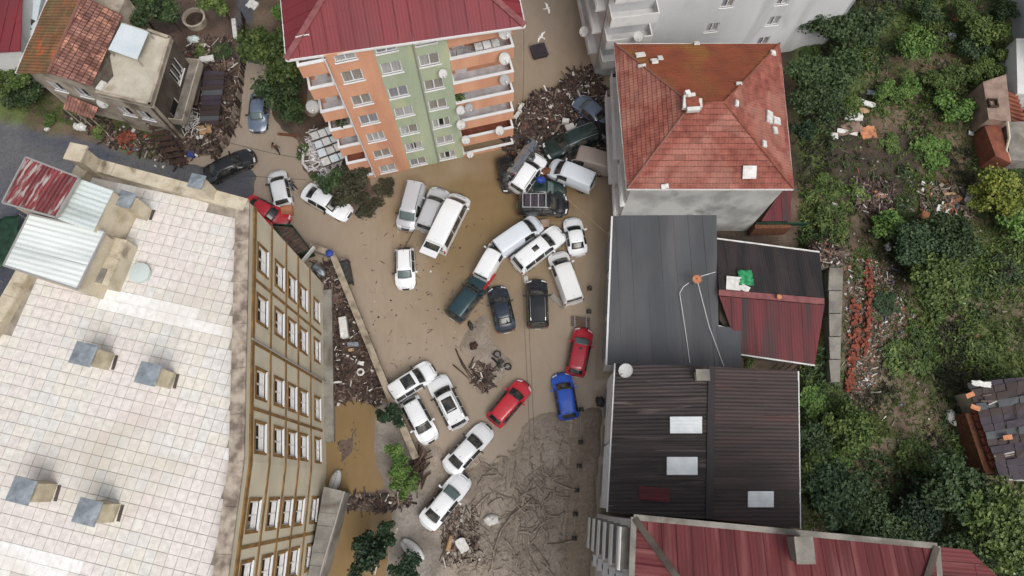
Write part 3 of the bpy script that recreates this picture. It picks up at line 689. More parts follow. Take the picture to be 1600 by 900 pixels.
tag(rest.build('tiles', [MATS['roof_tile_%d' % k] for k in range(6)], yb), kind='stuff')
# terrace chimneys with sheet-metal caps
def roof_chimney(px, py, zc, s, rot, label, parent_z=ZT, mat='beige_brick', legs=True):
    c = W(px, py, zc); o = thing('chimney', (c.x, c.y, parent_z), label, 'chimney', 'chimneys on the tiled terrace')
    mb = MB(); mb.box((c.x, c.y, (parent_z + zc - .35) / 2), (s * .8, s * .8, zc - .35 - parent_z), rot); mb.build('stack', MATS[mat], o)
    mb = MB()
    for sx in (-1, 1):
        for sy in (-1, 1):
            v = Matrix.Rotation(rot, 2) @ Vector((sx * s * .3, sy * s * .3)); mb.box((c.x + v.x, c.y + v.y, zc - .2), (.12, .12, .32), rot)
    mb.build('cap_legs', MATS[mat], o)
    R = Matrix.Rotation(rot, 3, 'Z'); h = s * .52; mb = MB(); top = Vector((c.x, c.y, zc + .09))
    cs = [Vector((c.x, c.y, zc)) + R @ Vector((sx * h, sy * h, 0)) for sx, sy in ((-1, -1), (1, -1), (1, 1), (-1, 1))]
    for k in range(4):
        mb.face([cs[k], cs[(k + 1) % 4], top]); mb.face([cs[k] - Vector((0, 0, .06)), cs[(k + 1) % 4] - Vector((0, 0, .06)), cs[(k + 1) % 4], cs[k]])
    mb.face([x - Vector((0, 0, .06)) for x in cs[::-1]]); mb.build('metal_cap', MATS['galvanised'], o)
    mb = MB(); mb.box((c.x + s * .55, c.y - s * .1, parent_z + .05), (.16, s * .7, .06), rot + .1); mb.build('flashing', MATS['brown_wall'], o)
    return o
roof_chimney(130, 553, 19.0, 1.2, tang, 'beige chimney with grey metal cap, left one of the middle pair')
roof_chimney(231, 584, 19.0, 1.15, tang, 'beige chimney with grey metal cap, right one of the middle pair')
roof_chimney(33, 767, 19.0, 1.2, tang, 'beige chimney with grey metal cap near the lower left corner')
roof_chimney(136, 800, 19.0, 1.2, tang, 'beige chimney with dark blotched metal cap, lowest on the terrace')
roof_chimney(195, 311, 19.2, .95, tang - .1, 'cream chimney with crumpled silver cap beside the rooftop shed', mat='cream_concrete')
roof_chimney(307, 283, 19.6, .85, tang, 'cream chimney with flat grey cap on the north parapet', mat='cream_concrete')
c = W(118, 238, 19.4); o = thing('chimney', (c.x, c.y, ZT), 'thick cream chimney without cap at the north roof corner', 'chimney', 'chimneys on the tiled terrace')
mb = MB(); mb.box((c.x, c.y, 18.1), (.85, .85, 2.4), tang); mb.build('stack', MATS['cream_concrete'], o); mb = MB(); mb.box((c.x, c.y, 19.36), (1.1, 1.1, .14), tang); mb.build('crown', MATS['cream_concrete'], o)
c = W(218, 426, ZT + .3); o = thing('water_tank', (c.x, c.y, ZT), 'round pale blue water tank lid on the roof terrace', 'water tank')
mb = MB(); mb.lathe((c.x, c.y, ZT), [(.58, 0), (.58, .26), (.62, .27), (.62, .33)], 28); mb.build('tank', MATS['pale_blue_sheet'], o)
mb = MB(); mb.lathe((c.x, c.y, ZT + .335), [(.60, 0), (.3, .05), (.06, .07), (.05, .1)], 28); mb.build('lid', MATS['pale_blue_sheet'], o)
# rooftop shed
sh = thing('rooftop_shed', (*W(120, 370, ZT), ZT), 'rooftop shed with white corrugated and rusty red painted roofs', 'shed')
def rpoly(pts, z): return [W3(x, y, z) for x, y in pts]
pA = rpoly([(41, 246), (124, 278), (88, 340), (4, 317)], 20.3); pB = rpoly([(126, 280), (177, 298), (146, 362), (90, 342)], 19.95); pC = rpoly([(46, 335), (165, 362), (121, 452), (6, 415)], 19.6)
panels(sh, 'roof_sheet', pA, pA[1] - pA[0], .95, MATS['rust_painted_sheet'], .04, .015, jit=.02)
panels(sh, 'roof_sheet', pB, pB[3] - pB[0], .8, MATS['pale_blue_sheet'], .04, .012, jit=.02)
panels(sh, 'roof_sheet', pC, pC[3] - pC[0], .75, MATS['white_sheet'], .04, .012, jit=.025)
for nm, pl, z1, k in (('shed_wall', pA, 20.2, .93), ('shed_wall', pB, 19.85, .97), ('shed_wall', pC, 19.5, .94)):
    cc = sum(pl, Vector()) / 4; mb = MB(); mb.prism([(cc + (p - cc) * k).xy for p in pl], ZT - .04, z1); mb.build(nm, MATS['cream_concrete'], sh)
for pl in (pA, pC):
    mb = MB()
    for i in range(4): mb.bar(pl[i] + Vector((0, 0, .0)), pl[(i + 1) % 4] + Vector((0, 0, .0)), .09, .14)
    mb.build('roof_edge', MATS['galv_pipe'], sh)
q5_ = W(158, 405, 18.3); bx = [q5_ + ta * sx * 1.0 + tb * sy * 1.45 for sx, sy in ((-1, -1), (1, -1), (1, 1), (-1, 1))]
mb = MB(); mb.prism(bx, ZT - .04, 18.3); mb.build('shed_wall', MATS['cream_concrete'], sh)
mb = MB(); q = W3(147, 428, 18.4); mb.box((q.x, q.y, 18.33), (1.2, .9, .05), tang); mb.build('grey_lid', MATS['concrete'], sh)
mb = MB(); q0, q1 = W3(190, 345, ZT + .02), W3(172, 375, ZT + .02); mb.bar(q0 + Vector((0, 0, .12)), q1 + Vector((0, 0, .12)), .5, .26); mb.build('bench_ledge', MATS['brown_wall'], sh)
# lean-to metal roof at the foot of the block
lt = thing('lean_to', (*W(515, 820), 0), 'grey corrugated lean-to roof along the foot of the cream block', 'shed')
pl = [W3(506, 760, 2.6), W3(538, 768, 2.3), W3(498, 905, 2.3), W3(480, 905, 2.6)]
panels(lt, 'roof_sheet', pl, pl[3] - pl[0], .9, MATS['concrete'], .04, .02, jit=.03)
mb = MB(); mb.bar(pl[1] + Vector((0, 0, -.05)), pl[2] + Vector((0, 0, -.05)), .1, .12); mb.build('gutter', MATS['galv_pipe'], lt)
mb = MB(); mb.prism([W(508, 762, 2.3), W(538, 770, 2.2), W(502, 905, 2.2), W(478, 905, 2.3)], 0, 2.15); mb.build('wall', MATS['concrete'], lt)

# ---- orange and green apartment tower
oA, oB = Vector((-13.75, 26.93)), Vector((.12, 30.35)); LO = (oB - oA).length; ZE = 17.7
ob = thing('apartment_tower', (oA.x, oA.y, 0), 'orange and green apartment tower with red metal roof and balconies', 'apartment building')
off = .4
stz = [15.0, 12.0, 9.3, 6.55, 3.75, .98]
cO, cG1, cG2 = 2.4 + off, 5.15 + off, 7.83 + off
def ofac(u0, u1, cols, mat, name):
    holes = []
    for u in cols:
        for k, z in enumerate([17.1] + stz): 
            h = 1.3 if k else .7
            holes.append((u - .72, u + .72, z - h / 2, z + h / 2))
    wall(ob, name, oA, oB, u0, u1, 0, ZE, holes, MATS[mat])
    for u in cols:
        for k, z in enumerate([17.1] + stz):
            h = 1.3 if k else .7
            np_ = 2 if k < 4 else RB.choice([2, 2, 3])
            c = RB.choice([[(0, 1)], [(0, .46), (.54, 1)], [(0, .4), (.62, 1)], [(.05, 1)]])
            window(ob, oA, oB, u, z, 1.44, h, np_, c, None)
ofac(1.55, 4.7, [cO], 'orange_plaster', 'orange_wall'); ofac(4.7, 9.65, [cG1, cG2], 'green_plaster', 'green_wall')
opt, _ = fac(oA, oB)
for u in (1.5, 6.95 + off, ):
    mb = MB(); mb.tube([opt(u, 17.5, .12), opt(u, .2, .12)], .055, 8); mb.build('drainpipe', MATS['pvc'] if u < 2 else MATS['galv_pipe'], ob)
def loggia(u0, u1, mat, name, inner, deep=1.5):
    # back wall, side walls, floors, parapets per storey
    mb = MB(); fbox(mb, opt, u0, u1, 0, ZE, -deep - .3, -deep); mb.build('back_wall', MATS[mat], ob)
    zf = [13.5 + 2.75] + [z - 1.45 for z in stz]
    for k, z in enumerate(zf):
        if z < -.6: z = -.6
        mb = MB(); fbox(mb, opt, u0, u1, z - .15, z, -deep, -.1); mb.build('balcony_floor', MATS['pale_floor'] if k != 5 else MATS['terracotta'], ob)
        mb = MB(); fbox(mb, opt, u0, u1, z - .35, z + .95, -.1, .02); pp = mb.build('balcony_parapet', MATS[mat], ob)
        mb = MB(); fbox(mb, opt, u0 - .03, u1 + .03, z + .952, z + 1.04, -.16, .07); mb.build('rail_cap', MATS['pvc'], pp)
        for s, uu in ((0, u0), (1, u1 - .1)):
            mb = MB(); fbox(mb, opt, uu, uu + .1, z, z + .95, -deep, -.103); q = mb.build('balcony_side', MATS[mat], ob)
            mb = MB(); fbox(mb, opt, uu - .03, uu + .13, z + .952, z + 1.035, -deep, -.165); mb.build('rail_cap', MATS['pvc'], q)
        # door and things along the back wall
        g = MB(); fbox(g, opt, u0 + .4, u0 + 1.3, z + .05, z + 2.1, -deep + .004, -deep + .03); d = g.build('balcony_door', MATS['pvc'], ob)
        g = MB(); fbox(g, opt, u0 + .5, u0 + 1.2, z + .9, z + 2.0, -deep + .032, -deep + .04); g.build('pane', MATS['car_glass'], d)
        if u1 - u0 > 2.5:
            g = MB(); fbox(g, opt, u0 + 1.8, u1 - .5, z + .9, z + 2.1, -deep + .004, -deep + .03); d = g.build('balcony_window', MATS['pvc'], ob)
            g = MB(); fbox(g, opt, u0 + 1.9, u1 - .6, z + 1.0, z + 2.0, -deep + .032, -deep + .04); g.build('pane', MATS['car_glass'], d)
loggia(9.66, LO, 'orange_plaster', 'east_bay', None); loggia(-.35, 1.42, 'orange_plaster', 'west_bay', None, 1.4)
# the corner posts of the bays and body of the tower behind
mb = MB(); fbox(mb, opt, -.3, LO - .02, 0, ZE - .02, -13.5, -1.9); mb.build('core_wall', MATS['orange_plaster'], ob)
mb = MB(); fbox(mb, opt, 1.43, 9.65, 0, ZE - .02, -1.9, -.35); mb.build('front_room_wall', MATS['green_plaster'], ob)
for u in (9.66, LO - .12): 
    mb = MB(); fbox(mb, opt, u, u + .12, 16.6, ZE, -.14, -.0); mb.build('bay_post', MATS['pvc'], ob)
# attic band under the eave
mb = MB(); fbox(mb, opt, 9.66, LO, 17.2, ZE, -.2, .03); mb.build('fascia_band', MATS['orange_plaster'], ob)
eSW, eSE = W3(447, 93, ZE), W3(820, 40, ZE); ed = (eSE - eSW).normalized(); en = Vector((-ed.y, ed.x, 0))
eNW, eNE = eSW + en * 15, eSE + en * 15
ZRG = ZE + 3.2
r1, r2 = eSW + ed * 7.2 + en * 7.5, eSE - ed * 7.2 + en * 7.5; r1.z = r2.z = ZRG
panels(ob, 'roof_panel', [eSW, eSE, r2, r1], ed, .95, MATS['red_metal'], .05, .02, .03)
panels(ob, 'roof_panel', [eNW, eSW, r1], en, .95, MATS['red_metal'], .05, .02, .03)
panels(ob, 'roof_panel', [eSE, eNE, r2], en, .95, MATS['red_metal'], .05, .02, .03)
panels(ob, 'roof_panel', [eNE, eNW, r1, r2], ed, .95, MATS['red_metal'], .05, .02, .03)
for a, b in ((eSW, r1), (eSE, r2), (eNW, r1), (eNE, r2), (r1, r2)):
    mb = MB(); mb.bar(a + Vector((0, 0, .05)), b + Vector((0, 0, .05)), .42, .07); mb.build('hip_cap', MATS['red_cap'], ob)
for a, b in ((eSW, eSE), (eSW, eNW), (eSE, eNE)):
    mb = MB(); mb.bar(a + Vector((0, 0, -.12)), b + Vector((0, 0, -.12)), .14, .16); mb.build('gutter', MATS['pvc'], ob)
mb = MB(); mb.prism([p.xy for p in (eSW + ed * .1 + en * .1, eSE - ed * .1 + en * .1, eNE - ed * .1, eNW + ed * .1)], ZE - .09, ZE - .04); mb.build('soffit', MATS['white_paint'], ob)
OD = [(13.55, 16.75, .50, 'large satellite dish under the eave at the tower right corner'), (13.5, 13.85, .48, 'satellite dish on the second balcony down, right end of the tower'), (13.5, 11.2, .46, 'satellite dish on the third balcony down, right end of the tower'),
      (9.9, 8.4, .40, 'left dish of the pair on the fourth balcony'), (10.55, 8.5, .40, 'right dish of the pair on the fourth balcony'), (9.75, 6.2, .42, 'satellite dish at the left end of the brown-floored balcony'),
      (10.0, 3.6, .42, 'cream satellite dish on the second lowest balcony'), (13.0, 3.9, .42, 'tilted satellite dish at the right end of the second lowest balcony'), (9.0, 13.6, .36, 'dish on the green wall beside the top window column'),
      (10.2, .9, .36, 'rusty dish on the lowest balcony by the water'), (-.6, 13.0, .52, 'satellite dish on the left balcony bay of the tower')]
for u, z, r, lb in OD:
    p = opt(u, z, .34); dish(p, r * .9, (.25 + RB.uniform(-.25, .15), -.62, .74 + RB.uniform(-.25, .1)), lb, RB.choice(['grey_dish', 'grey_dish', 'dark_dish']))
# things on the tower balconies
def plant_pot(p, r, label, leafm='leaf_dark'):
    o = thing('potted_plant', p, label, 'potted plant'); mb = MB(); mb.lathe(p, [(.14, 0), (.18, .3)], 10); mb.build('pot', MATS['terracotta'], o)
    mb = MB(); rr = random.Random(sum(map(ord, label)))
    for k in range(120):
        d = Vector((rr.gauss(0, 1), rr.gauss(0, 1), abs(rr.gauss(.3, .8)))).normalized() * r * rr.uniform(.4, 1); c = Vector(p) + Vector((0, 0, .45)) + d
        a = Vector((rr.gauss(0, 1), rr.gauss(0, 1), rr.gauss(0, 1))).normalized() * .13; b2 = a.cross(Vector((rr.gauss(0, 1), rr.gauss(0, 1), 1))).normalized() * .07
        mb.face([c - a, c - b2, c + a, c + b2])
    mb.build('foliage', MATS[leafm], o)
plant_pot(opt(10.0, stz[2] - 1.45 + .5, -.5), .5, 'bushy plant on the third balcony, right bay of the tower', 'leaf_mid')
plant_pot(opt(.6, stz[2] - 1.45 + .4, -.5), .55, 'dark bushy plant on the left bay balcony of the tower')
mb = MB(); p = opt(11.9, 13.9, -.55)
o = thing('laundry_rack', (p.x, p.y, stz[0] - 1.45), 'clothes rack with white laundry on the top right balcony', 'laundry rack')
for k in range(9): mb.tube([opt(10.3 + k * .12, 14.5, -1.1), opt(10.3 + k * .12, 14.5, -.3)], .012, 4)
mb.tube([opt(10.2, 14.5, -1.1), opt(11.4, 14.5, -1.1)], .02, 5); mb.tube([opt(10.2, 14.5, -.3), opt(11.4, 14.5, -.3)], .02, 5)
for u in (10.25, 11.35): mb.tube([opt(u, 14.5, -.7), opt(u, 13.56, -.7)], .02, 5)
mb.build('frame', MATS['galv_pipe'], o)
for k in range(3):
    mb = MB(); fbox(mb, opt, 11.6 + .62 * k, 12.15 + .62 * k, 14.38, 14.42, -1.0, -.35); mb.build('laundry', MATS['foam_white' if k != 1 else 'curtain'], o)

# ---- tiled hip roof house
ZH = 9.5
hN = [W3(x, y, ZH) for x, y in [(960, 68), (1218, 68), (1240, 295), (980, 295)]]; hr1, hr2 = W3(1080, 163, 12.3), W3(1131, 160, 12.3)
hb = thing('hip_roof_house', (8.9, 21.9, 0), 'grey plastered house under a big red tiled hip roof', 'house')
courses(hb, 'orange_roof_tiles', [hN[1], hN[0], hr1, hr2], (0, 1, 0), .36, MATS['tile_orange'], .03)
courses(hb, 'roof_tiles', [hN[0], hN[3], hr1], (1, 0, 0), .36, MATS['tile_red'], .05)
courses(hb, 'roof_tiles', [hN[3], hN[2], hr2, hr1], (0, 1, 0), .42, MATS['tile_red'], .06)
courses(hb, 'roof_tiles', [hN[2], hN[1], hr2], (-1, 0, 0), .36, MATS['tile_red'], .05)
for a, b in ((hN[0], hr1), (hN[1], hr2), (hN[2], hr2), (hN[3], hr1), (hr1, hr2)):
    n = max(2, int((b - a).length / .42))
    for k in range(n):
        p, q = a.lerp(b, k / n), a.lerp(b, (k + 1.1) / n); mb = MB(); u = Vector((0, 0, .045)); mb.tube([p + u + Vector((0, 0, .02)), q + u], .085, 6, r2=.075); mb.build('ridge_tile', MATS['tile_old' if b is hr1 else 'terracotta'], hb)
for i in range(4):
    mb = MB(); mb.bar(hN[i] + Vector((0, 0, -.12)), hN[(i + 1) % 4] + Vector((0, 0, -.12)), .12, .14); mb.build('eave_board', MATS['white_paint'], hb)
mb = MB(); mb.prism([p.xy for p in hN], ZH - .1, ZH - .055); mb.build('soffit', MATS['white_paint'], hb)
cc = sum(hN, Vector()) / 4; hw = [(p + (cc - p).normalized() * .5).xy for p in hN]      # NW NE SE SW
hw[0].x = hw[3].x = 8.95
wall(hb, 'south_wall', hw[3], hw[2], 0, (hw[2] - hw[3]).length, 0, ZH - .1, [], MATS['stained_plaster'])
wall(hb, 'east_wall', hw[2], hw[1], 0, (hw[1] - hw[2]).length, 0, ZH - .1, [], MATS['stained_plaster'])
wall(hb, 'north_wall', hw[1], hw[0], 0, (hw[0] - hw[1]).length, 0, ZH - .1, [], MATS['stained_plaster'])
Lw = (hw[3] - hw[0]).length; holes = []
for z in (1.6, 4.6, 7.6):
    for u in (1.5, 4.2, 6.9, 9.6): holes.append((u - .6, u + .6, z - .7, z + .7))
wall(hb, 'west_wall', hw[0], hw[3], 0, Lw, 0, ZH - .1, holes, MATS['white_paint'])
for a, b, c, e in holes: window(hb, hw[0], hw[3], (a + b) / 2, (c + e) / 2, b - a, e - c, 2, [(0, .5)])
hpt, _ = fac(hw[0], hw[3])
for k, (z, u0, u1, d) in enumerate([(3.0, .4, 8.8, .75), (6.0, .4, 8.0, .7), (8.6, 0., 6.4, .45), (3.2, 9.2, 12.0, .5), (6.1, 8.6, 12.2, .4)]):
    mb = MB(); fbox(mb, hpt, u0, u1, z - .16, z, .004, d); q = mb.build('balcony_floor', MATS['white_paint'], hb)
    for e in (.25, .55, .9):
        g = MB(); g.tube([hpt(u0, z + e, d - .05), hpt(u1, z + e, d - .05)], .035, 5); g.build('rail', MATS['white_paint'], q)
    for m in range(int((u1 - u0) / .9) + 1):
        g = MB(); g.tube([hpt(u0 + m * .9, z, d - .05), hpt(u0 + m * .9, z + .92, d - .05)], .03, 5); g.build('rail_post', MATS['white_paint'], q)
c = hr1 + Vector((-.05, -.2, -.2)); o = thing('chimney', c, 'broken white chimney stump on the ridge of the tiled hip roof', 'chimney')
mb = MB(); mb.box(c + Vector((0, 0, .35)), (.95, .85, 1.0), .05); mb.build('stack', MATS['brick_red'], o)
for k, (dx, dy, w, h) in enumerate([(-.55, .1, .25, 1.0), (.55, -.05, .22, .7), (0, -.55, .95, .3), (-.1, .55, .6, .25), (-.35, .75, .35, .3)]):
    mb = MB(); mb.box(c + Vector((dx, dy, .62 + .05 * k)), (w, h, .35), .1 * k - .1, .1, .05); mb.build('plaster_chunk', MATS['foam_white'], o)
WB = [(1000, 88, .75, .45, 'white slab on the orange slope near the north-west hip corner'), (1022, 98, .5, .5, 'square white slab on the orange slope, lower of two close together'), (1031, 93, .42, .42, 'square white slab on the orange slope, upper of two close together'),
      (1004, 104, .62, .2, 'narrow white strip beside the north-west hip line'), (1088, 70, .45, .3, 'small pale slab at the north eave'), (1206, 84, .45, .4, 'pale slab at the north-east roof corner'),
      (1154, 133, .45, .22, 'white scrap on the north-east hip line'), (1149, 163, .3, .5, 'white slab just right of the ridge end'), (1200, 184, .55, 1.0, 'tall white slab at the east eave, left of a cluster'),
      (1211, 190, .7, .6, 'white slab at the east eave, right of a cluster'), (1209, 205, .4, .55, 'lone white slab below the east eave cluster'), (1192, 226, .38, .5, 'small white slab on the lower east slope'),
      (1170, 269, 1.0, .95, 'large square white hatch cover on the south slope'), (1038, 291, .55, .35, 'white block at the south eave')]
def roofz(x, y):
    for pl in ([hN[1], hN[0], hr1, hr2], [hN[0], hN[3], hr1], [hN[3], hN[2], hr2, hr1], [hN[2], hN[1], hr2]):
        if inside((x, y), pl):
            n = (pl[1] - pl[0]).cross(pl[2] - pl[0]).normalized(); n = n if n.z > 0 else -n
            return pl[0].z - (n.x * (x - pl[0].x) + n.y * (y - pl[0].y)) / n.z, n
    return ZH, Vector((0, 0, 1))
for k, (px, py, w, h, lb) in enumerate(WB):
    z = ZH + .6
    for _ in range(6):
        p = W(px, py, z); z, n = roofz(p.x, p.y)
    q = n.to_track_quat('Z', 'Y').to_matrix(); rr = RB.uniform(-.2, .2) if k != 12 else 0
    x = (Matrix.Rotation(rr, 3, n) @ Vector((1, 0, 0))); x = (x - n * x.dot(n)).normalized(); y = n.cross(x)
    mb = MB(); o = Vector((p.x, p.y, z)) + n * .075 - x * w / 2 - y * h / 2; mb.oct(o, x * w, y * h, n * .14)
    mb.oct(o + n * .14 + x * w * .08 + y * h * .1, x * w * .7, y * h * .75, n * .035); tag(mb.build('roof_slab', MATS['foam_white']), lb, 'slab', 'white slabs lying on the tiled hip roof')

# ---- grey apartment block behind
gA, gB = Vector((7.75, 37.62)), Vector((29.72, 40.79)); gl = (gB - gA).length; gn = Vector((-(gB - gA).y, (gB - gA).x)).normalized()
gb = thing('apartment_block', (gA.x, gA.y, 0), 'tall pale grey apartment block with few windows behind the tiled roof', 'apartment building')
gw = [(9.86, 5.29), (10.33, 8.39), (10.2, 11.2), (15.5, 2.3), (15.45, 5.15), (15.3, 7.85), (15.3, 10.7)]
wall(gb, 'south_wall', gA, gB, 0, gl, 0, 24, [(u - .55, u + .55, z - .6, z + .6) for u, z in gw], MATS['grey_plaster'])
for u, z in gw: window(gb, gA, gB, u, z, 1.1, 1.2, 2, [(.1, .4), (.6, 1)])
gC, gD = gB + gn * 14, gA + gn * 14
wall(gb, 'east_wall', gB, gC, 0, 14, 0, 24, [], MATS['grey_plaster'])
wz = [1.7 + 2.85 * k for k in range(7)]; holes = [(u - .6, u + .6, z - .65, z + .65) for z in wz for u in (2, 5, 8, 11)]
wall(gb, 'west_wall', gD, gA, 0, 14, 0, 24, holes, MATS['white_paint'])
for a, b, c, e in holes[:16]: window(gb, gD, gA, (a + b) / 2, (c + e) / 2, b - a, e - c, 2, [(0, .5)])
wall(gb, 'north_wall', gC, gD, 0, gl, 0, 24, [], MATS['grey_plaster'])
mb = MB(); mb.prism([gA, gB, gC, gD], 23.4, 23.6); mb.build('roof_slab', MATS['concrete'], gb)
gpt, _ = fac(gD, gA); spt, _ = fac(gA, gB)
for k in range(5):
    z = .35 + 2.85 * (k + 1)
    mb = MB(); fbox(mb, gpt, .5, 13.6, z - .18, z, .004, .85); q = mb.build('balcony_floor', MATS['white_paint'], gb)
    g = MB(); fbox(g, gpt, .5, 13.6, z, z + .3, .75, .85); g.build('parapet', MATS['white_paint'], q)
    for e in (.55, .85):
        g = MB(); g.tube([gpt(.5, z + e, .8), gpt(13.6, z + e, .8)], .035, 5); g.build('rail', MATS['pvc'], q)
    for m in range(15):
        g = MB(); g.tube([gpt(.55 + m * .93, z + .3, .8), gpt(.55 + m * .93, z + .87, .8)], .03, 5); g.build('rail_post', MATS['pvc'], q)
    # corner balconies on the south face
    mb = MB(); fbox(mb, spt, .05, 4.0, z - .18, z, .004, 1.3); q = mb.build('balcony_floor', MATS['white_paint'], gb)
    g = MB(); fbox(g, spt, .05, 4.0, z, z + .95, 1.2, 1.3); g.build('parapet', MATS['white_paint'], q)
    g = MB(); fbox(g, spt, 3.9, 4.0, z, z + .95, .004, 1.198); g.build('parapet', MATS['white_paint'], q)
    g = MB(); fbox(g, spt, .05, .15, z, z + .95, .004, 1.198); g.build('parapet', MATS['white_paint'], q)
dish(spt(3.9, 5.1, 1.55), .46, (-.1, -.6, .75), 'satellite dish on the corner balcony above the tiled roof'); dish(gpt(12.6, 5.0, 1.2), .44, (-.5, -.5, .7), 'dish on the street side of the grey block')
dish(spt(2.6, 7.6, 1.6), .42, (-.1, -.6, .75), 'pale dish lying against the upper corner balcony of the grey block')

# ---- dark grey flat roof shop
ZD = 3.6
dp = [W3(x, y, ZD) for x, y in [(957, 338), (1119, 335), (1119, 510), (1158, 512), (1158, 574), (948, 570)]]
db = thing('flat_roof_shop', (8.3, 9.6, 0), 'low shop under a plain dark grey sheet roof', 'shop')
q5 = Vector((dp[2].x - .02, dp[5].y - .1, ZD))
panels(db, 'roof_panel', [dp[0], dp[1], q5, dp[5]], (1, 0, 0), 1.25, MATS['dark_sheet'], .06, .015, jit=.012)
panels(db, 'roof_panel', [dp[2] + Vector((.02, 0, 0)), dp[3], dp[4], Vector((dp[2].x + .0, dp[4].y - .05, ZD))], (1, 0, 0), 1.0, MATS['dark_sheet'], .06, .015, jit=.012)
mb = MB(); mb.prism([(dp[0].x + .15, dp[0].y - .1), (dp[1].x - .1, dp[1].y - .1), (dp[2].x - .1, dp[2].y + .2), (dp[3].x - .1, dp[3].y - .2), (dp[4].x - .1, dp[4].y + .1), (dp[5].x + .15, dp[5].y + .1)], 0, ZD - .07); mb.build('wall', MATS['white_paint'], db)
mb = MB(); mb.bar(dp[0] + Vector((-.04, 0, -.03)), dp[5] + Vector((-.04, 0, -.03)), .14, .16); mb.build('gutter', MATS['pvc'], db)
for k in range(3):
    A, B = dp[0].lerp(dp[5], .08 + .3 * k), dp[0].lerp(dp[5], .32 + .3 * k); mb = MB(); mb.oct((A.x + .02, A.y, .1), (B.x - A.x, B.y - A.y, 0), (.08, 0, 0), (0, 0, 2.5)); mb.build('shutter', MATS['galvanised'], db)
pm = W(1089, 436, ZD + 1.4); o = thing('antenna_mast', (pm.x, pm.y, ZD), 'rusty antenna with orange grid on the dark grey roof', 'antenna')
mb = MB(); mb.tube([(pm.x, pm.y, ZD - .02), (pm.x, pm.y, ZD + 1.6)], .035, 6); mb.build('mast', MATS['rust'], o)
mb = MB()
for k in range(7): mb.box((pm.x + .05, pm.y, ZD + 1.35 + .0 * k), (.8, .035, .03), .3 + .42 * k)
mb.lathe((pm.x, pm.y, ZD + 1.3), [(.16, 0), (.36, .08), (.34, .1)], 10); mb.build('grid', MATS['foam_orange'], o)
for k, pts in enumerate([[(1090, 440, 1.2), (1108, 510, .35), (1131, 572, .08)], [(1062, 458, .3), (1070, 510, .15), (1078, 567, .08)], [(1062, 458, .3), (1068, 448, .3), (1076, 442, .3)], [(1094, 432, 1.3), (1118, 425, .9)]]):
    lb = ['long white cable from the rusty antenna across the dark roof', 'white cable running down the middle of the dark roof', 'short hooked white pipe left of the rusty antenna', 'white stay wire right of the rusty antenna'][k]
    mb = MB(); mb.tube([W3(x, y, ZD + z) for x, y, z in pts], .022, 5); tag(mb.build('cable', MATS['curtain']), lb, 'cable')

# ---- back shed, black and maroon sheets
sb = thing('back_shed', (*W(1200, 480), 0), 'back shed with half black and half maroon sheet roof', 'shed')
s1 = [W3(1120, 374, 3.3), W3(1280, 395, 3.3), W3(1288, 466, 4.0), W3(1123, 452, 4.0)]; s2 = [W3(1124, 463, 4.0), W3(1288, 477, 4.0), W3(1273, 570, 3.3), W3(1156, 553, 3.3), W3(1121, 513, 3.5)]
panels(sb, 'roof_sheet', s1, (1, 0, 0), .95, MATS['black_sheet'], .04, .012, jit=.02)
s2a = [s2[0], s2[1], s2[2], s2[3]]
panels(sb, 'roof_sheet', s2a, (1, 0, 0), .95, MATS['maroon_sheet'], .04, .012, jit=.02)
mb = MB(); mb.bar(W3(1123, 457, 4.08), W3(1288, 471, 4.08), .5, .06); mb.build('ridge_cap', MATS['red_cap'], sb)
mb = MB(); mb.bar(s1[0] + Vector((0, .05, .02)), s1[1] + Vector((0, .05, .02)), .12, .14); mb.build('eave_trim', MATS['foam_white'], sb)
mb = MB(); mb.bar(s2[3] + Vector((0, -.05, .0)), s2[2] + Vector((0, -.05, .0)), .1, .12); mb.build('eave_trim', MATS['foam_white'], sb)
mb = MB(); mb.prism([W(1122, 385, 3.2), W(1274, 405, 3.2), W(1266, 560, 3.2), W(1160, 545, 3.2), W(1125, 500, 3.2)], 0, 3.1); mb.build('wall', MATS['brown_wall'], sb)
for k in range(5):
    x = W3(1215 + 12 * k, 566, 3.1); mb = MB(); mb.tube([(x.x, x.y - .5, 0.1), (x.x, x.y - .1, 3.1)], .05, 5); mb.build('prop', MATS['dark_wood'], sb)
mb = MB(); c = W3(1216, 465, 4.2); mb.lathe((c.x, c.y, 4.0), [(.14, 0), (.14, .4), (.2, .42), (.2, .46)], 12); tag(mb.build('vent_pipe', MATS['foam_orange']), 'small round vent pipe on the shed ridge', 'vent pipe')
c = W3(1147, 442, 4.2); mb = MB(); mb.box((c.x, c.y, 4.05), (1.15, 1.1, .12), -.1, .1); mb.box((c.x + .8, c.y - .35, 4.02), (.9, .5, .1), -.5, .12); tag(mb.build('foam_sheet', MATS['foam_white']), 'white foam panel lying on the black shed roof', 'panel')
mb = MB(); c = W3(1166, 433, 4.25); n = 8
vs = [(c.x + (i / n - .5) * 1.15, c.y + (j / n - .5) * 1.3, 4.12 + .16 * math.sin(i * 1.7 + j) * math.cos(j * 1.3)) for i in range(n + 1) for j in range(n + 1)]
mb.mesh(vs, [(i * (n + 1) + j, (i + 1) * (n + 1) + j, (i + 1) * (n + 1) + j + 1, i * (n + 1) + j + 1) for i in range(n) for j in range(n)]); o = mb.build('green_sheet', MATS['green_cloth'], smooth=True); o.modifiers.new('s', 'SOLIDIFY').thickness = .02
tag(o, 'crumpled bright green cloth on the black shed roof', 'cloth')

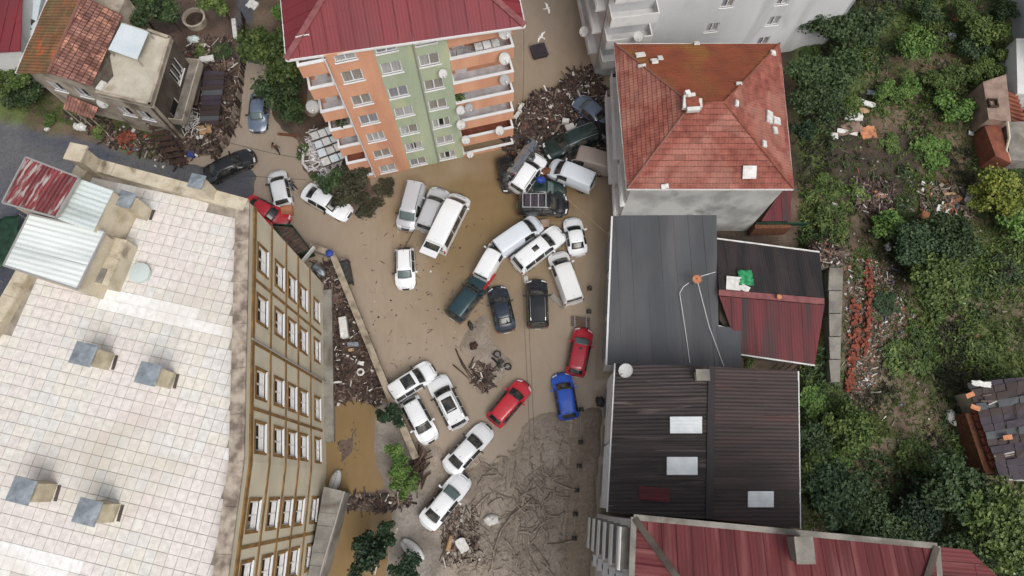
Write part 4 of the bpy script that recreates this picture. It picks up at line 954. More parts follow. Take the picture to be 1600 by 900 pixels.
# ---- dark corrugated workshop
ZW = 7.0
w = [W3(x, y, ZW) for x, y in [(962, 568), (1247, 580), (1250, 826), (950, 800)]]; wr1, wr2 = W3(1112, 573, 8.0), W3(1108, 811, 8.0)
wb = thing('workshop', (7.5, 3, 0), 'workshop under a blackened corrugated gable roof with pale skylights', 'workshop')
panels(wb, 'roof_sheet', [w[0], wr1, wr2, w[3]], (0, 1, 0), .82, MATS['brown_black_sheet'], .05, .012, jit=.03)
panels(wb, 'roof_sheet', [wr1, w[1], w[2], wr2], (0, 1, 0), .82, MATS['brown_sheet'], .05, .012, jit=.03)
mb = MB(); mb.bar(wr1 + Vector((0, 0, .06)), wr2 + Vector((0, 0, .06)), .5, .08); mb.build('ridge_cap', MATS['black_sheet'], wb)
for px, py, sx, sy in [(1072, 664, 50, 26), (1066, 728, 48, 28), (1189, 780, 40, 25)]:
    t = abs(px - 1110) / 150.; z = 8.0 - t * 1.0 + .12
    pl = [W3(px + dx * sx / 2, py + dy * sy / 2, z + (.11 if (px < 1110) == (dx > 0) else -.11)) for dx, dy in ((-1, -1), (1, -1), (1, 1), (-1, 1))]
    mb = MB(); mb.slab(pl, .08, uvf=lambda p: (p.y, p.x)); mb.build('skylight', MATS['skylight'], wb)
pl = [W3(x, y, 7.35 + (x - 998) / 150) for x, y in [(998, 759), (1046, 764), (1046, 785), (998, 780)]]; mb = MB(); mb.slab([p + Vector((0, 0, .05)) for p in pl], .04, uvf=lambda p: (p.y, p.x)); mb.build('red_patch_sheet', MATS['maroon_sheet'], wb)
i4 = [(7.75, 8.7), (20.4, 8.2), (19.3, -2.2), (6.85, -1.1)]
mb = MB(); mb.prism(i4[1:3] + [(13.1, -1.6), i4[3], i4[0]], 0, ZW - .08); mb.build('wall', MATS['white_paint'], wb)
mb = MB(); mb.face([(i4[0][0], i4[0][1], ZW - .1), (wr1.x, wr1.y - .15, 7.9), (i4[1][0], i4[1][1], ZW - .1)]); mb.build('gable', MATS['stained_plaster'], wb)
mb = MB(); mb.bar(w[0] + Vector((-.03, 0, -.08)), w[3] + Vector((-.03, 0, -.08)), .14, .15); mb.build('gutter', MATS['pvc'], wb)
mb = MB(); mb.bar(w[1] + Vector((.03, 0, -.06)), w[2] + Vector((.03, 0, -.06)), .1, .12); mb.build('eave_trim', MATS['pvc'], wb)
wpt, wl = fac(Vector(i4[0]), Vector(i4[3]))
mb = MB(); fbox(mb, wpt, .3, 5.2, 3.3, 6.4, .006, .32); mb.build('upper_cladding', MATS['white_paint'], wb)
for k, (a, b, z) in enumerate([(5.4, 9.8, 6.2), (5.4, 9.8, 4.6), (5.4, 9.8, 3.1)]):
    mb = MB(); fbox(mb, wpt, a, b, z - .35, z, .006, .42 - .08 * k); mb.build('sign_band', MATS['pvc'], wb)
for a in (.6, 3.6, 6.6):
    mb = MB(); fbox(mb, wpt, a, a + 2.4, .1, 2.7, .006, .08); mb.build('shutter', MATS['galvanised'], wb)
c = W3(1098, 586, 8.6); o = thing('chimney', (c.x, c.y, 7.8), 'small beige chimney at the top of the black corrugated roof', 'chimney'); mb = MB(); mb.box((c.x, c.y, 8.15), (.75, .6, .9)); mb.build('stack', MATS['beige_brick'], o); mb = MB(); mb.box((c.x, c.y, 8.64), (.95, .8, .08)); mb.build('cap', MATS['concrete'], o)
dish(W3(978, 579, 7.7), .5, (-.25, -.2, .95), 'white oval dish on the corner of the black corrugated roof')

# ---- tall block with worn red roof at the bottom edge
ZB = 18.0
b0, b1 = W3(990, 808, ZB), W3(1463, 853, ZB); bd = (b1 - b0).normalized(); bn = Vector((bd.y, -bd.x, 0))
b2, b3 = b1 + bn * 13, b0 + bn * 13; k1, k2 = b0 + bd * 5.2 + bn * 6.5, b1 - bd * 4 + bn * 6.5; k1.z = k2.z = ZB + 2.2
bb = thing('apartment_block', (b0.x, b0.y, 0), 'white apartment block with worn red metal roof cut by the lower edge', 'apartment building')
panels(bb, 'roof_panel', [b0, b1, k2, k1], bd, .75, MATS['red_metal_worn'], .05, .015, .03)
panels(bb, 'roof_panel', [b3, b0, k1], bn, .75, MATS['red_metal_worn'], .05, .015, .03)
panels(bb, 'roof_panel', [b1, b2, k2], bn, .75, MATS['red_metal_worn'], .05, .015, .03)
panels(bb, 'roof_panel', [b2, b3, k1, k2], bd, .75, MATS['red_metal_worn'], .05, .015, .03)
for a, b in ((b0, k1), (b1, k2), (k1, k2)):
    mb = MB(); mb.bar(a + Vector((0, 0, .05)), b + Vector((0, 0, .05)), .34, .08); mb.build('hip_cap', MATS['brown_wall'], bb)
for a, b in ((b0, b1), (b3, b0), (b1, b2)):
    mb = MB(); mb.bar(a + Vector((0, 0, .0)), b + Vector((0, 0, .0)), .3, .2); mb.build('gutter', MATS['concrete'], bb)
i4 = [(b0 + bd * .3 + bn * .3).xy, (b1 - bd * .3 + bn * .3).xy, (b2 - bd * .3 - bn * .3).xy, (b3 + bd * .3 - bn * .3).xy]
mb = MB(); mb.prism(i4, 0, ZB - .12); mb.build('wall', MATS['grey_plaster'], bb)
bpt, bl = fac(i4[0], i4[3])
for k in range(6):
    z = 2.9 * k + 1.0
    mb = MB(); fbox(mb, bpt, .25, 2.35, z + 1.7, z + 1.86, .005, 1.05); q = mb.build('balcony_floor', MATS['concrete'], bb)
    g = MB(); fbox(g, bpt, .25, 2.35, z + 1.862, z + 2.5, .93, 1.05); g.build('parapet', MATS['white_paint'], q)
    g = MB(); fbox(g, bpt, 2.9, 3.7, z + .2, z + .8, .01, .4); ac = g.build('air_conditioner', MATS['pvc'], bb)
    g = MB(); pc = bpt(3.2, z + .5, .4); g.lathe(pc, [(.2, 0), (.2, .02)], 12, axis=(-1, 0, 0)); g.build('fan_grille', MATS['black_plastic'], ac)
    for e in (.75, .95):
        g = MB(); g.tube([bpt(.25, z + 1.86 + e, .99 - .0 * e), bpt(2.35, z + 1.86 + e, .99)], .03, 5); g.build('rail', MATS['pvc'], q)
    g = MB(); fbox(g, bpt, .6, 2.0, z - .6, z + .9, .004, .05); d = g.build('window', MATS['pvc'], bb)
    g = MB(); fbox(g, bpt, .7, 1.9, z - .5, z + .8, .052, .06); g.build('pane', MATS['car_glass'], d)
c = W3(1253, 859, 19.0); o = thing('chimney', (c.x, c.y, 18.3), 'mossy grey chimney on the worn red roof', 'chimney'); mb = MB(); mb.box((c.x, c.y, 18.75), (.8, 1.15, 1.1)); mb.build('stack', MATS['concrete'], o); mb = MB(); mb.box((c.x, c.y, 19.34), (.95, 1.3, .09)); mb.build('cap', MATS['concrete'], o)
l0, l1 = W3(1466, 853, 14), W3(1565, 905, 14); mb = MB()
lb_ = thing('annex', (l0.x, l0.y, 0), 'lower red metal annex roof in the bottom right corner', 'annex')
lp = [l0, W3(1500, 862, 13.6), l1, W3(1480, 935, 14)]
lq = [W3(1464, 854, 14.6), W3(1508, 860, 13.8), W3(1570, 912, 13.8), W3(1470, 925, 14.6)]
panels(lb_, 'roof_panel', lq, lq[3] - lq[0], .7, MATS['red_metal_worn'], .05, .015, .03)
cq = sum(lq, Vector()) / 4; mb = MB(); mb.prism([(cq + (p - cq) * .94).xy for p in lq], 0, 13.6); mb.build('wall', MATS['white_paint'], lb_)

# ---- old house top left
oh = thing('old_house', (*W(150, 190), .3), 'old house with mossy tile gable roof and flat cream terrace', 'house')
g1, g2 = W3(126, 0, 8), W3(76, 114, 8); gdv = (g1 - g2).normalized(); g1 = g1 + gdv * 3
el1, el2 = W3(73, 0, 6.7) + gdv * 3, W3(25, 114, 6.7); er1, er2 = W3(189, 28, 6.7) + gdv * .3, W3(143, 135, 6.7)
courses(oh, 'roof_tiles', [g1, el1, el2, g2], g1 - el1, .36, MATS['tile_mossy'], .05)
courses(oh, 'roof_tiles', [g2, er2, er1, g1 - gdv * 2.6], g1 - el1 - (g1 - el1) * 2, .42, MATS['tile_old'], .07)
n = 14
for k in range(n):
    p, q = g2.lerp(g1, k / n), g2.lerp(g1, (k + 1.08) / n); mb = MB(); mb.tube([p + Vector((0, 0, .08)), q + Vector((0, 0, .05))], .12, 6); mb.build('ridge_tile', MATS['tile_old'], oh)
mb = MB(); mb.bar(el1 + Vector((-.05, 0, -.1)), el2 + Vector((-.05, 0, -.1)), .16, .14); mb.build('eave_board', MATS['white_paint'], oh)
fl, fr_ = (el2 + gdv * .5 + Vector((.4, 0, 0))).xy, (er2 + gdv * .3 - Vector((.4, 0, 0))).xy
Lf = (fr_ - fl).length; holes = [(1.0, 2.2, 3.9, 5.3), (3.4, 4.6, 3.9, 5.3), (1.0, 2.2, 1., 2.3)]
wall(oh, 'south_wall', fl, fr_, 0, Lf, .2, 6.6, holes, MATS['old_plaster'])
for a, b, c, e in holes: window(oh, fl, fr_, (a + b) / 2, (c + e) / 2, b - a, e - c, 2, [(0, .4)])
mb = MB(); mb.face([(fl.x, fl.y, 6.58), (fr_.x, fr_.y, 6.58), (g2.x, g2.y + .4, 7.9)]); mb.build('gable', MATS['old_plaster'], oh)
mb = MB(); mb.prism([fl + Vector((.05, .35)), fr_ + Vector((-.05, .35)), fr_ + gdv.xy * 9, fl + gdv.xy * 9], .2, 6.5); mb.build('wall', MATS['old_plaster'], oh)
tp = [W(0 + p[0] / 3.3333, p[1] / 3.3333, 6) for p in [(505, 490), (590, 395), (570, 290), (640, 115), (780, 160), (895, 200), (790, 555)]]
mb = MB(); mb.prism([tp[0], tp[1], tp[2], tp[3], tp[5], tp[6]], 5.7, 5.95); mb.build('terrace', MATS['terrace_screed'], oh)
tcn = sum(tp, Vector((0, 0))) / 7
hol = [(1.0, 2.6, 1.0, 3.4)] + [(3.9 + .62 * k, 4.35 + .62 * k, 3.2, 5.0) for k in range(3)]
wall(oh, 'east_wall', tp[6], tp[5], 0, (tp[5] - tp[6]).length, .2, 5.7, hol, MATS['brown_wall'], .25)
for a, b, c, e in hol: window(oh, tp[6], tp[5], (a + b) / 2, (c + e) / 2, b - a, e - c, 1, None)
wall(oh, 'south_wall', tp[0], tp[6], 0, (tp[6] - tp[0]).length, .2, 5.7, [(.8, 2.0, 3.2, 4.6), (2.6, 3.8, 3.2, 4.6)], MATS['old_plaster'])
for u in (1.4, 3.2): window(oh, tp[0], tp[6], u, 3.9, 1.2, 1.4, 2, [(0, .5)])
for a, b in ((tp[6], tp[5]), (tp[0], tp[6]), (tp[5], tp[4])):
    pt, L = fac(a, b); mb = MB(); fbox(mb, pt, 0, L, 5.96, 6.3, -.2, .02); mb.build('parapet', MATS['old_plaster'], oh)
pt, L = fac(tp[6], tp[5]); mb = MB(); fbox(mb, pt, .4, 6.6, 2.5, 2.62, .01, 1.3); q = mb.build('balcony_floor', MATS['concrete'], oh)
for a, b, c, d in ((.4, 6.6, 1.2, 1.3), (.4, .5, .01, 1.2), (6.5, 6.6, .01, 1.2)):
    g = MB(); fbox(g, pt, a, b, 2.62, 3.4, c, d); g.build('parapet', MATS['old_plaster'], q)
wq = [W3(190, 36, 6.9), W3(232, 50, 6.9), W3(214, 93, 6.9), W3(169, 77, 6.9)]
ws = thing('canopy', (wq[2].x, wq[2].y, 6), 'white sheet canopy on the terrace of the old house', 'canopy')
mb = MB(); mb.slab(wq, .05); mb.build('sheet', MATS['white_tarp'], ws)
mb = MB()
for p in wq: mb.tube([(p.x, p.y, 5.9), (p.x, p.y, 6.86)], .05, 6)
mb.build('posts', MATS['galv_pipe'], ws)
c = W3(158, 134, 6.2); mb = MB(); mb.box((c.x, c.y, 6.1), (.5, .9, .3), -.45); mb.box((c.x, c.y, 6.29), (.4, .75, .08), -.45); tag(mb.build('white_crate', MATS['foam_white']), 'white box at the corner of the cream terrace', 'box')
aw = [W3(106, 148, 3.6), W3(153, 168, 3.6), W3(145, 186, 2.9), W3(99, 170, 2.9)]
ao = thing('awning', (aw[2].x, aw[2].y, .3), 'broken tiled awning in front of the old house', 'awning'); mb = MB()
courses(ao, 'awning_tiles', aw, aw[0] - aw[3], .3, MATS['tile_old'], .08, .05)
for k, t in enumerate((.05, .5, .95)):
    g = MB(); p = aw[3].lerp(aw[2], t); g.tube([(p.x, p.y, .2), (p.x, p.y, 2.86)], .06, 6); g.build('post', MATS['old_plaster'], ao)
dish(W3(161, 160, 3.6), .5, (.35, -.4, .84), 'grey dish on the south wall of the old house')
# neighbours at the far left edge
nb = thing('neighbour_house', (*W(15, 60), .3), 'plain red roofed house in the top left corner', 'house')
lq = [W3(-60, -30, 6.2), W3(37, -30, 6.2), W3(31, 80, 6.0), W3(-60, 86, 6.0)]
panels(nb, 'roof_panel', lq, (1, 0, 0), .9, MATS['red_metal'], .05, .015, .03); cq = sum(lq, Vector()) / 4
mb = MB(); mb.prism([(cq + (p - cq) * .93).xy for p in lq], .2, 5.9); mb.build('wall', MATS['white_paint'], nb)
wq = [W(45, -30, 4.6), W(70, -30, 4.6), W(44, 98, 4.6), W(26, 92, 4.6)]
nb2 = thing('narrow_annex', (wq[2].x, wq[2].y, .3), 'narrow pale blue annex between the red roof and the old house', 'annex')
mb = MB(); mb.prism(wq, .2, 4.5); mb.build('wall', MATS['pale_blue_sheet'], nb2); mb = MB(); mb.slab([(p.x, p.y, 4.6) for p in wq], .09); mb.build('roof', MATS['white_tarp'], nb2)
for k in range(3):
    c = W3(38 + 5 * k, 58 - 12 * k, 4.66); mb = MB(); mb.box(c, (.55, .5, .06), -.45); mb.build('roof_light', MATS['car_glass'], nb2)
# houses at the right edge
eh = thing('edge_house', (*W(1590, 200), .5), 'pale house with pinkish terrace cut by the right edge', 'house')
mb = MB(); mb.prism([W(1572, -20, .5), W(1680, -20, .5), W(1680, 140, .5), W(1594, 140, .5)], .3, 9); mb.build('wall', MATS['grey_plaster'], eh)
mb = MB(); mb.prism([W(1588, 60, 3), W(1680, 60, 3), W(1680, 150, 3), W(1590, 146, 3)], .3, 3); mb.build('porch', MATS['white_paint'], eh)
mb = MB(); mb.prism([W(1536, 128, 3), W(1572, 116, 3), W(1580, 190, 3), W(1545, 186, 3)], .3, 3); mb.build('terrace', MATS['under_brown'], eh)
mb = MB(); mb.prism([W(1548, 190, 3), W(1572, 186, 3), W(1570, 262, 2.2), W(1546, 250, 2.2)], .3, [3, 3, 2.2, 2.2]); mb.build('stair_ramp', MATS['terracotta'], eh)
mb = MB(); mb.prism([W(1576, 190, 2.5), W(1680, 190, 2.5), W(1680, 256, 2.5), W(1577, 250, 2.5)], .3, 2.5); mb.build('yard_wall', MATS['concrete'], eh)
mb = MB(); mb.tube([W3(1574, 190, 3.1), W3(1577, 215, 2.9), W3(1572, 235, 2.7), W3(1578, 252, 2.6)], .12, 6); mb.build('kerb_pipe', MATS['cream_concrete'], eh)
for k in range(7):
    mb = MB(); c = W3(1578 + 2.2 * k, 148 + 7 * k, 2.6 - .2 * k); mb.box(c, (1.4, .35, .2), -.4); mb.build('step', MATS['terracotta'], eh)
mb = MB(); c = W3(1550, 162, 3.1); 
for a in (0, 1.57, 3.14, 4.71): mb.box(c + Vector((math.cos(a) * .35, math.sin(a) * .35, .1)), (.12, .8, .25), a)
mb.build('planter_frame', MATS['dark_wood'], eh)
rh = thing('ruined_house', (*W(1560, 690), .5), 'ruined house with collapsed dark slate roof and rusty wall', 'ruin')
rq = [W3(1512, 598, 3.4), W3(1640, 585, 4.2), W3(1640, 745, 3.8), W3(1562, 752, 3.0)]
for k, (p3, q, (lo, hi), a, b, nn) in enumerate(strips(rq, rq[3] - rq[0], .55)):
    mb = MB(); 
    for (s3, q2, _, a2, b2, n2) in strips(p3, (1, 0, 0), .8, .04):
        u = Vector((0, 0, RB.uniform(-.12, .14))); mb.slab([p + u + Vector((0, 0, RB.uniform(-.03, .03))) for p in s3], .05)
    mb.build('slate_course', MATS[RB.choice(['black_sheet', 'dark_sheet', 'slate_tarp', 'brown_sheet'])], rh)
for k in range(9):
    p = rq[0].lerp(rq[3], RB.random()); mb = MB(); mb.bar(p + Vector((RB.uniform(0, 1), 0, .25)), p + Vector((RB.uniform(2, 5), RB.uniform(-.3, 1.), .45)), .1, .1); mb.build('rafter', MATS[RB.choice(['plank', 'galv_pipe', 'driftwood'])], rh)
for k in range(6):
    p = rq[0].lerp(rq[2], RB.random()) + Vector((RB.uniform(-1, 1), RB.uniform(-1.5, 1.5), .25)); mb = MB(); mb.box(p, (.7, .35, .08), RB.uniform(-.5, .5), .15); mb.build('orange_tile', MATS['foam_orange' if k % 2 else 'brick_red'], rh)
mb = MB(); mb.prism([W(1520, 612, 3), W(1640, 600, 3), W(1640, 735, 3), W(1566, 742, 3)], .3, 2.8); mb.build('wall', MATS['old_plaster'], rh)
mb = MB(); mb.prism([W(1508, 646, 2.4), W(1524, 642, 2.4), W(1556, 738, 2.4), W(1540, 742, 2.4)], .3, 2.4); mb.build('rusty_wall', MATS['rust'], rh)
for k in range(8):
    mb = MB(); p = W3(1524 + 4 * k, 640 + 12 * k, 2.7); mb.box(p, (.55, .5, .2), .3, .1); mb.build('brick', MATS['brick_red'], rh)
# small buildings beside the hip-roof house
rw = thing('lean_to', (*W(1218, 322), 0), 'maroon sheet lean-to tucked behind the hip-roof house', 'shed')
lq = [W3(1190, 345, 2.6), W3(1236, 345, 2.6), W3(1236, 292, 3.0), W3(1225, 292, 3.0)]
panels(rw, 'roof_sheet', lq, (1, 0, 0), .8, MATS['maroon_sheet'], .04, .01); cq = sum(lq, Vector()) / 4
mb = MB(); mb.prism([(cq + (p - cq) * .9).xy for p in lq], 0, 2.5); mb.build('wall', MATS['brown_wall'], rw)
mb = MB(); mb.bar(W3(1180, 350, 2.0), W3(1262, 350, 2.0), .12, .5); tag(mb.build('garden_wall', MATS['dark_green_paint']), 'long dark green board fence behind the back shed', 'fence')
mb = MB(); mb.bar(W3(1175, 358, 1.2), W3(1230, 357, 1.2), .5, 1.6); tag(mb.build('garden_wall', MATS['rust']), 'low rusty wall between hip-roof house and back shed', 'wall')
rw = thing('retaining_wall', (*W(1305, 500), 0), 'grey concrete retaining slab beside the back shed', 'wall')
for k in range(5):
    a, b = 418 + 36 * k, 418 + 36 * (k + 1) - 1.5; mb = MB(); mb.prism([W(1296, a, 1.6), W(1318 - k, a, 1.6), W(1317 - k, b, 1.6), W(1295 + k, b, 1.6)], 0, 1.55 + RB.uniform(-.05, .05)); mb.build('slab', MATS['concrete'], rw)
# ------------------------------------------------------------------ cars
def paint(name, col, dirt=srgb(146, 130, 112), metal=0., amt=.85):
    m = M('paint_' + name, col, .28, None, spec=.5, coat=.6, metal=metal, grain=.02)
    n, l = m.node_tree.nodes, m.node_tree.links; b = n['Principled BSDF']
    src = b.inputs['Base Color'].links[0].from_socket
    tc = n.new('ShaderNodeTexCoord'); sp = n.new('ShaderNodeSeparateXYZ'); l.new(tc.outputs['Object'], sp.inputs[0])
    ns = n.new('ShaderNodeTexNoise'); ns.inputs['Scale'].default_value = 2.2; ns.inputs['Detail'].default_value = 7; oi = n.new('ShaderNodeObjectInfo'); vm = n.new('ShaderNodeVectorMath'); vm.operation = 'MULTIPLY_ADD'; vm.inputs[1].default_value = (60, 60, 60); l.new(oi.outputs['Random'], vm.inputs[0]); l.new(tc.outputs['Object'], vm.inputs[2]); l.new(vm.outputs[0], ns.inputs['Vector'])
    # dried silt up to door height
    a = n.new('ShaderNodeMath'); a.operation = 'MULTIPLY_ADD'; a.inputs[1].default_value = -.95; a.inputs[2].default_value = .56; l.new(sp.outputs[2], a.inputs[0])
    c = n.new('ShaderNodeMath'); c.operation = 'ADD'; l.new(a.outputs[0], c.inputs[0]); l.new(ns.outputs['Fac'], c.inputs[1])
    r = n.new('ShaderNodeMapRange'); r.inputs[1].default_value = .40; r.inputs[2].default_value = .95; r.inputs[4].default_value = amt; l.new(c.outputs[0], r.inputs[0])
    x = n.new('ShaderNodeMix'); x.data_type = 'RGBA'; l.new(r.outputs[0], x.inputs[0]); l.new(src, x.inputs[6]); x.inputs[7].default_value = (*dirt, 1); l.new(x.outputs[2], b.inputs['Base Color'])
    rr = n.new('ShaderNodeMapRange'); rr.inputs[3].default_value = .26; rr.inputs[4].default_value = .8; l.new(r.outputs[0], rr.inputs[0]); l.new(rr.outputs[0], b.inputs['Roughness'])
    return m
PAINT = {'white': paint('white', (.73, .75, .77)), 'ivory': paint('ivory', (.70, .71, .70)), 'bluewhite': paint('bluewhite', (.60, .65, .70)), 'silver': paint('silver', (.46, .47, .5), metal=.1),
         'grey': paint('grey', (.16, .18, .21), metal=.3), 'black': paint('black', (.012, .013, .016)), 'navy': paint('navy', (.02, .03, .045), metal=.2), 'green': paint('green', (.010, .026, .023)),
         'teal': paint('teal', (.015, .045, .055), metal=.2), 'red': paint('red', (.50, .018, .032)), 'crimson': paint('crimson', (.40, .015, .03)), 'blue': paint('blue', (.015, .085, .48)), 'beige': paint('beige', (.30, .25, .22)), 'bluegrey': paint('bluegrey', (.13, .17, .24), metal=.2)}
# station: x fraction from nose, top height, top half width, belt height, belt half width, plan bow (m, + = edges lag backwards)
SHAPES = {
 'sedan': dict(W=1.78, H=1.43, ws=(.265, .42), rw=(.72, .86), side=(.37, .79), st=[(0, .50, .55, .44, .70, .30), (.03, .66, .66, .56, .86, .26), (.12, .80, .74, .70, .97, .16), (.26, .93, .75, .86, 1., .14), (.42, 1.37, .66, .91, 1., .10), (.56, 1.43, .67, .92, 1., 0), (.72, 1.37, .65, .94, 1., -.08), (.865, 1.04, .72, .94, .98, -.12), (.96, 1.0, .74, .88, .92, -.16), (1, .72, .68, .62, .80, -.2)]),
 'hatch': dict(W=1.72, H=1.48, ws=(.235, .40), rw=(.88, .965), side=(.34, .88), st=[(0, .50, .55, .44, .70, .28), (.03, .68, .66, .58, .86, .25), (.10, .82, .74, .72, .97, .16), (.23, .96, .76, .88, 1., .14), (.40, 1.42, .68, .93, 1., .10), (.60, 1.48, .69, .94, 1., 0), (.87, 1.42, .66, .96, .98, -.06), (.97, 1.0, .74, .92, .94, -.10), (1, .72, .72, .62, .84, -.14)]),
 'suv': dict(W=1.86, H=1.70, ws=(.25, .385), rw=(.92, .975), side=(.32, .91), st=[(0, .62, .60, .54, .76, .22), (.03, .86, .70, .76, .90, .18), (.10, .98, .78, .90, .98, .12), (.24, 1.06, .79, .99, 1., .10), (.39, 1.62, .72, 1.03, 1., .08), (.6, 1.70, .73, 1.04, 1., 0), (.91, 1.63, .71, 1.05, .99, -.04), (.98, 1.08, .78, 1.0, .96, -.08), (1, .8, .76, .7, .88, -.1)]),
 'van': dict(W=1.82, H=1.86, ws=(.17, .31), rw=(.955, .985), side=(.24, .48), st=[(0, .60, .60, .52, .76, .24), (.03, .84, .70, .74, .90, .2), (.09, 1.0, .77, .92, .98, .13), (.165, 1.12, .78, 1.02, 1., .12), (.315, 1.78, .76, 1.08, 1., .10), (.5, 1.86, .78, 1.08, 1., 0), (.95, 1.82, .78, 1.08, .99, -.03), (.99, 1.2, .82, 1.0, .97, -.05), (1, .8, .8, .7, .92, -.06)]),
 'minibus': dict(W=2.02, H=2.35, ws=(.115, .225), rw=(.965, .99), side=(.17, .93), st=[(0, .66, .62, .58, .80, .24), (.025, .92, .72, .82, .92, .2), (.06, 1.06, .78, .98, .98, .14), (.11, 1.2, .8, 1.1, 1., .12), (.23, 2.2, .78, 1.15, 1., .10), (.4, 2.35, .8, 1.15, 1., 0), (.96, 2.3, .8, 1.15, .99, -.02), (.992, 1.3, .85, 1.1, .98, -.03), (1, .85, .84, .75, .94, -.04)]),
}
def car(front, rear, kind, col, label, L=None, z=None, pitch=0., roll=0., sunroof=None, rails=False, rack=False, width=None, glass='car_glass', zref=.8, wheels=True, group='cars stranded in the flood', roofcol=None, openhatch=False, name=None):
    S = SHAPES[kind]; a, b = W(*front, zref), W(*rear, zref); d = a - b
    L = L or d.length; hw = (width or S['W']) / 2; c = (a + b) / 2
    zz = z if z is not None else max(gz(c.x, c.y), -.22) - .03
    o = thing(name or {'van': 'van', 'minibus': 'minibus'}.get(kind, 'car'), (c.x, c.y, zz), label, {'van': 'van', 'minibus': 'minibus'}.get(kind, 'car'), group, (roll, pitch, math.atan2(d.y, d.x)))
    st = S['st']
    def sta(s):
        for i in range(len(st) - 1):
            if s <= st[i + 1][0] + 1e-9:
                t = (s - st[i][0]) / (st[i + 1][0] - st[i][0]); return [st[i][k] + t * (st[i + 1][k] - st[i][k]) for k in range(1, 6)]
        return st[-1][1:]
    def sec(s, t):
        """t in -4..4: 0 roof centre, 1 roof edge, 2 belt, 3 sill bulge, 4 bottom"""
        zt, wt, zb, wb, bow = sta(s); sg = 1 if t >= 0 else -1; t = abs(t)
        wt *= hw; wb *= hw
        if t <= 1:
            y = wt * t * (1 - .0 * t); zv = zt - .045 * t * t - (.03 * max(0, t - .85) / .15); 
        elif t <= 2:
            k = t - 1; y = wt + (wb - wt) * (k + .12 * math.sin(k * math.pi)); zv = (zt - .075) + (zb - zt + .075) * k
        elif t <= 3:
            k = t - 2; y = wb * (1 + .015 * math.sin(k * math.pi)); zv = zb + (.38 - zb) * k
        else:
            k = t - 3; y = wb * (1 - .08 * k); zv = .38 - .18 * k
        x = L / 2 - s * L - bow * (min(1, abs(y) / hw)) ** 2
        return Vector((x, sg * y, zv))
    ss = []
    for i in range(len(st) - 1):
        n = max(1, round((st[i + 1][0] - st[i][0]) / .06))
        ss += [st[i][0] + (st[i + 1][0] - st[i][0]) * k / n for k in range(n)]
    ss.append(1.)
    ts = [-4, -3.4, -3, -2.6, -2.25, -2, -1.75, -1.5, -1.25, -1.08, -1, -.85, -.6, -.3, 0, .3, .6, .85, 1, 1.08, 1.25, 1.5, 1.75, 2, 2.25, 2.6, 3, 3.4, 4]
    mb = MB(); nT = len(ts); vs = [sec(s, t) for s in ss for t in ts]
    fs = [(i * nT + j, (i + 1) * nT + j, (i + 1) * nT + j + 1, i * nT + j + 1) for i in range(len(ss) - 1) for j in range(nT - 1)]
    fs += [tuple(range(nT)), tuple((len(ss) - 1) * nT + j for j in range(nT))[::-1]]
    fs += [(i * nT, i * nT + nT - 1, (i + 1) * nT + nT - 1, (i + 1) * nT) for i in range(len(ss) - 1)]
    mb.mesh(vs, fs); body = mb.build('body', PAINT[col], o, smooth=True, local=True)
    body.modifiers.new('split', 'EDGE_SPLIT').split_angle = math.radians(42)
    def patch(nm, s0, s1, t0, t1, mat, lift=.012, parent=None, thick=.008, taper=0.):
        g = MB(); n, m = 5, 8; gv = []
        for i in range(n + 1):
            for j in range(m + 1):
                s = s0 + (s1 - s0) * i / n; f = (j / m - .5) * (1 - taper * i / n) + .5; t = t0 + (t1 - t0) * f
                e = .002; p = sec(s, t); ds = sec(min(s + e, 1), t) - sec(max(s - e, 0), t); dt = sec(s, t + .01) - sec(s, t - .01)
                nn = dt.cross(ds); nn = nn.normalized() if nn.length > 1e-9 else Vector((0, 0, 1))
                if nn.dot(p - Vector((p.x, 0, .5))) < 0: nn = -nn
                gv.append(p + nn * lift)
        k = m + 1; f = [(i * k + j, (i + 1) * k + j, (i + 1) * k + j + 1, i * k + j + 1) for i in range(n) for j in range(m)]
        g.mesh(gv, f); q = g.build(nm, mat, parent or o, smooth=True, local=True)
        md = q.modifiers.new('thick', 'SOLIDIFY'); md.thickness = thick; md.offset = 0
        return q
    G = MATS[glass]; GD = MATS['car_glass']
    patch('windscreen', S['ws'][0] + .008, S['ws'][1] - .008, -.94, .94, G)
    patch('rear_window', S['rw'][0] + .006, S['rw'][1] - .006, -.9, .9, GD)
    a0, a1 = S['side']; nwin = 2 if kind in ('sedan', 'hatch') else 3 if kind in ('suv', 'minibus') else 1
    for sg in (-1, 1):
        for k in range(nwin):
            x0, x1 = a0 + (a1 - a0) * k / nwin + .006, a0 + (a1 - a0) * (k + 1) / nwin - .006
            patch('side_window', x0, x1, sg * 1.14, sg * 1.9, GD)
        q = MB(); sm = (S['ws'][0] + S['ws'][1]) / 2 + .03; p = sec(sm, sg * 2.); q.box(p + Vector((.02, sg * .13, .07)), (.13, .22, .13), sg * -.2); q.box(p + Vector((.02, sg * .03, .03)), (.06, .12, .05)); q.build('wing_mirror', PAINT[col] if RB.random() > .4 else MATS['black_plastic'], o, local=True)
        patch('headlight', .012, .06, sg * .62, sg * 1.75, MATS['lamp_clear'], .008)
        patch('tail_light', .982, .999, sg * 1.1, sg * 2.05, MATS['lamp_red'], .008)
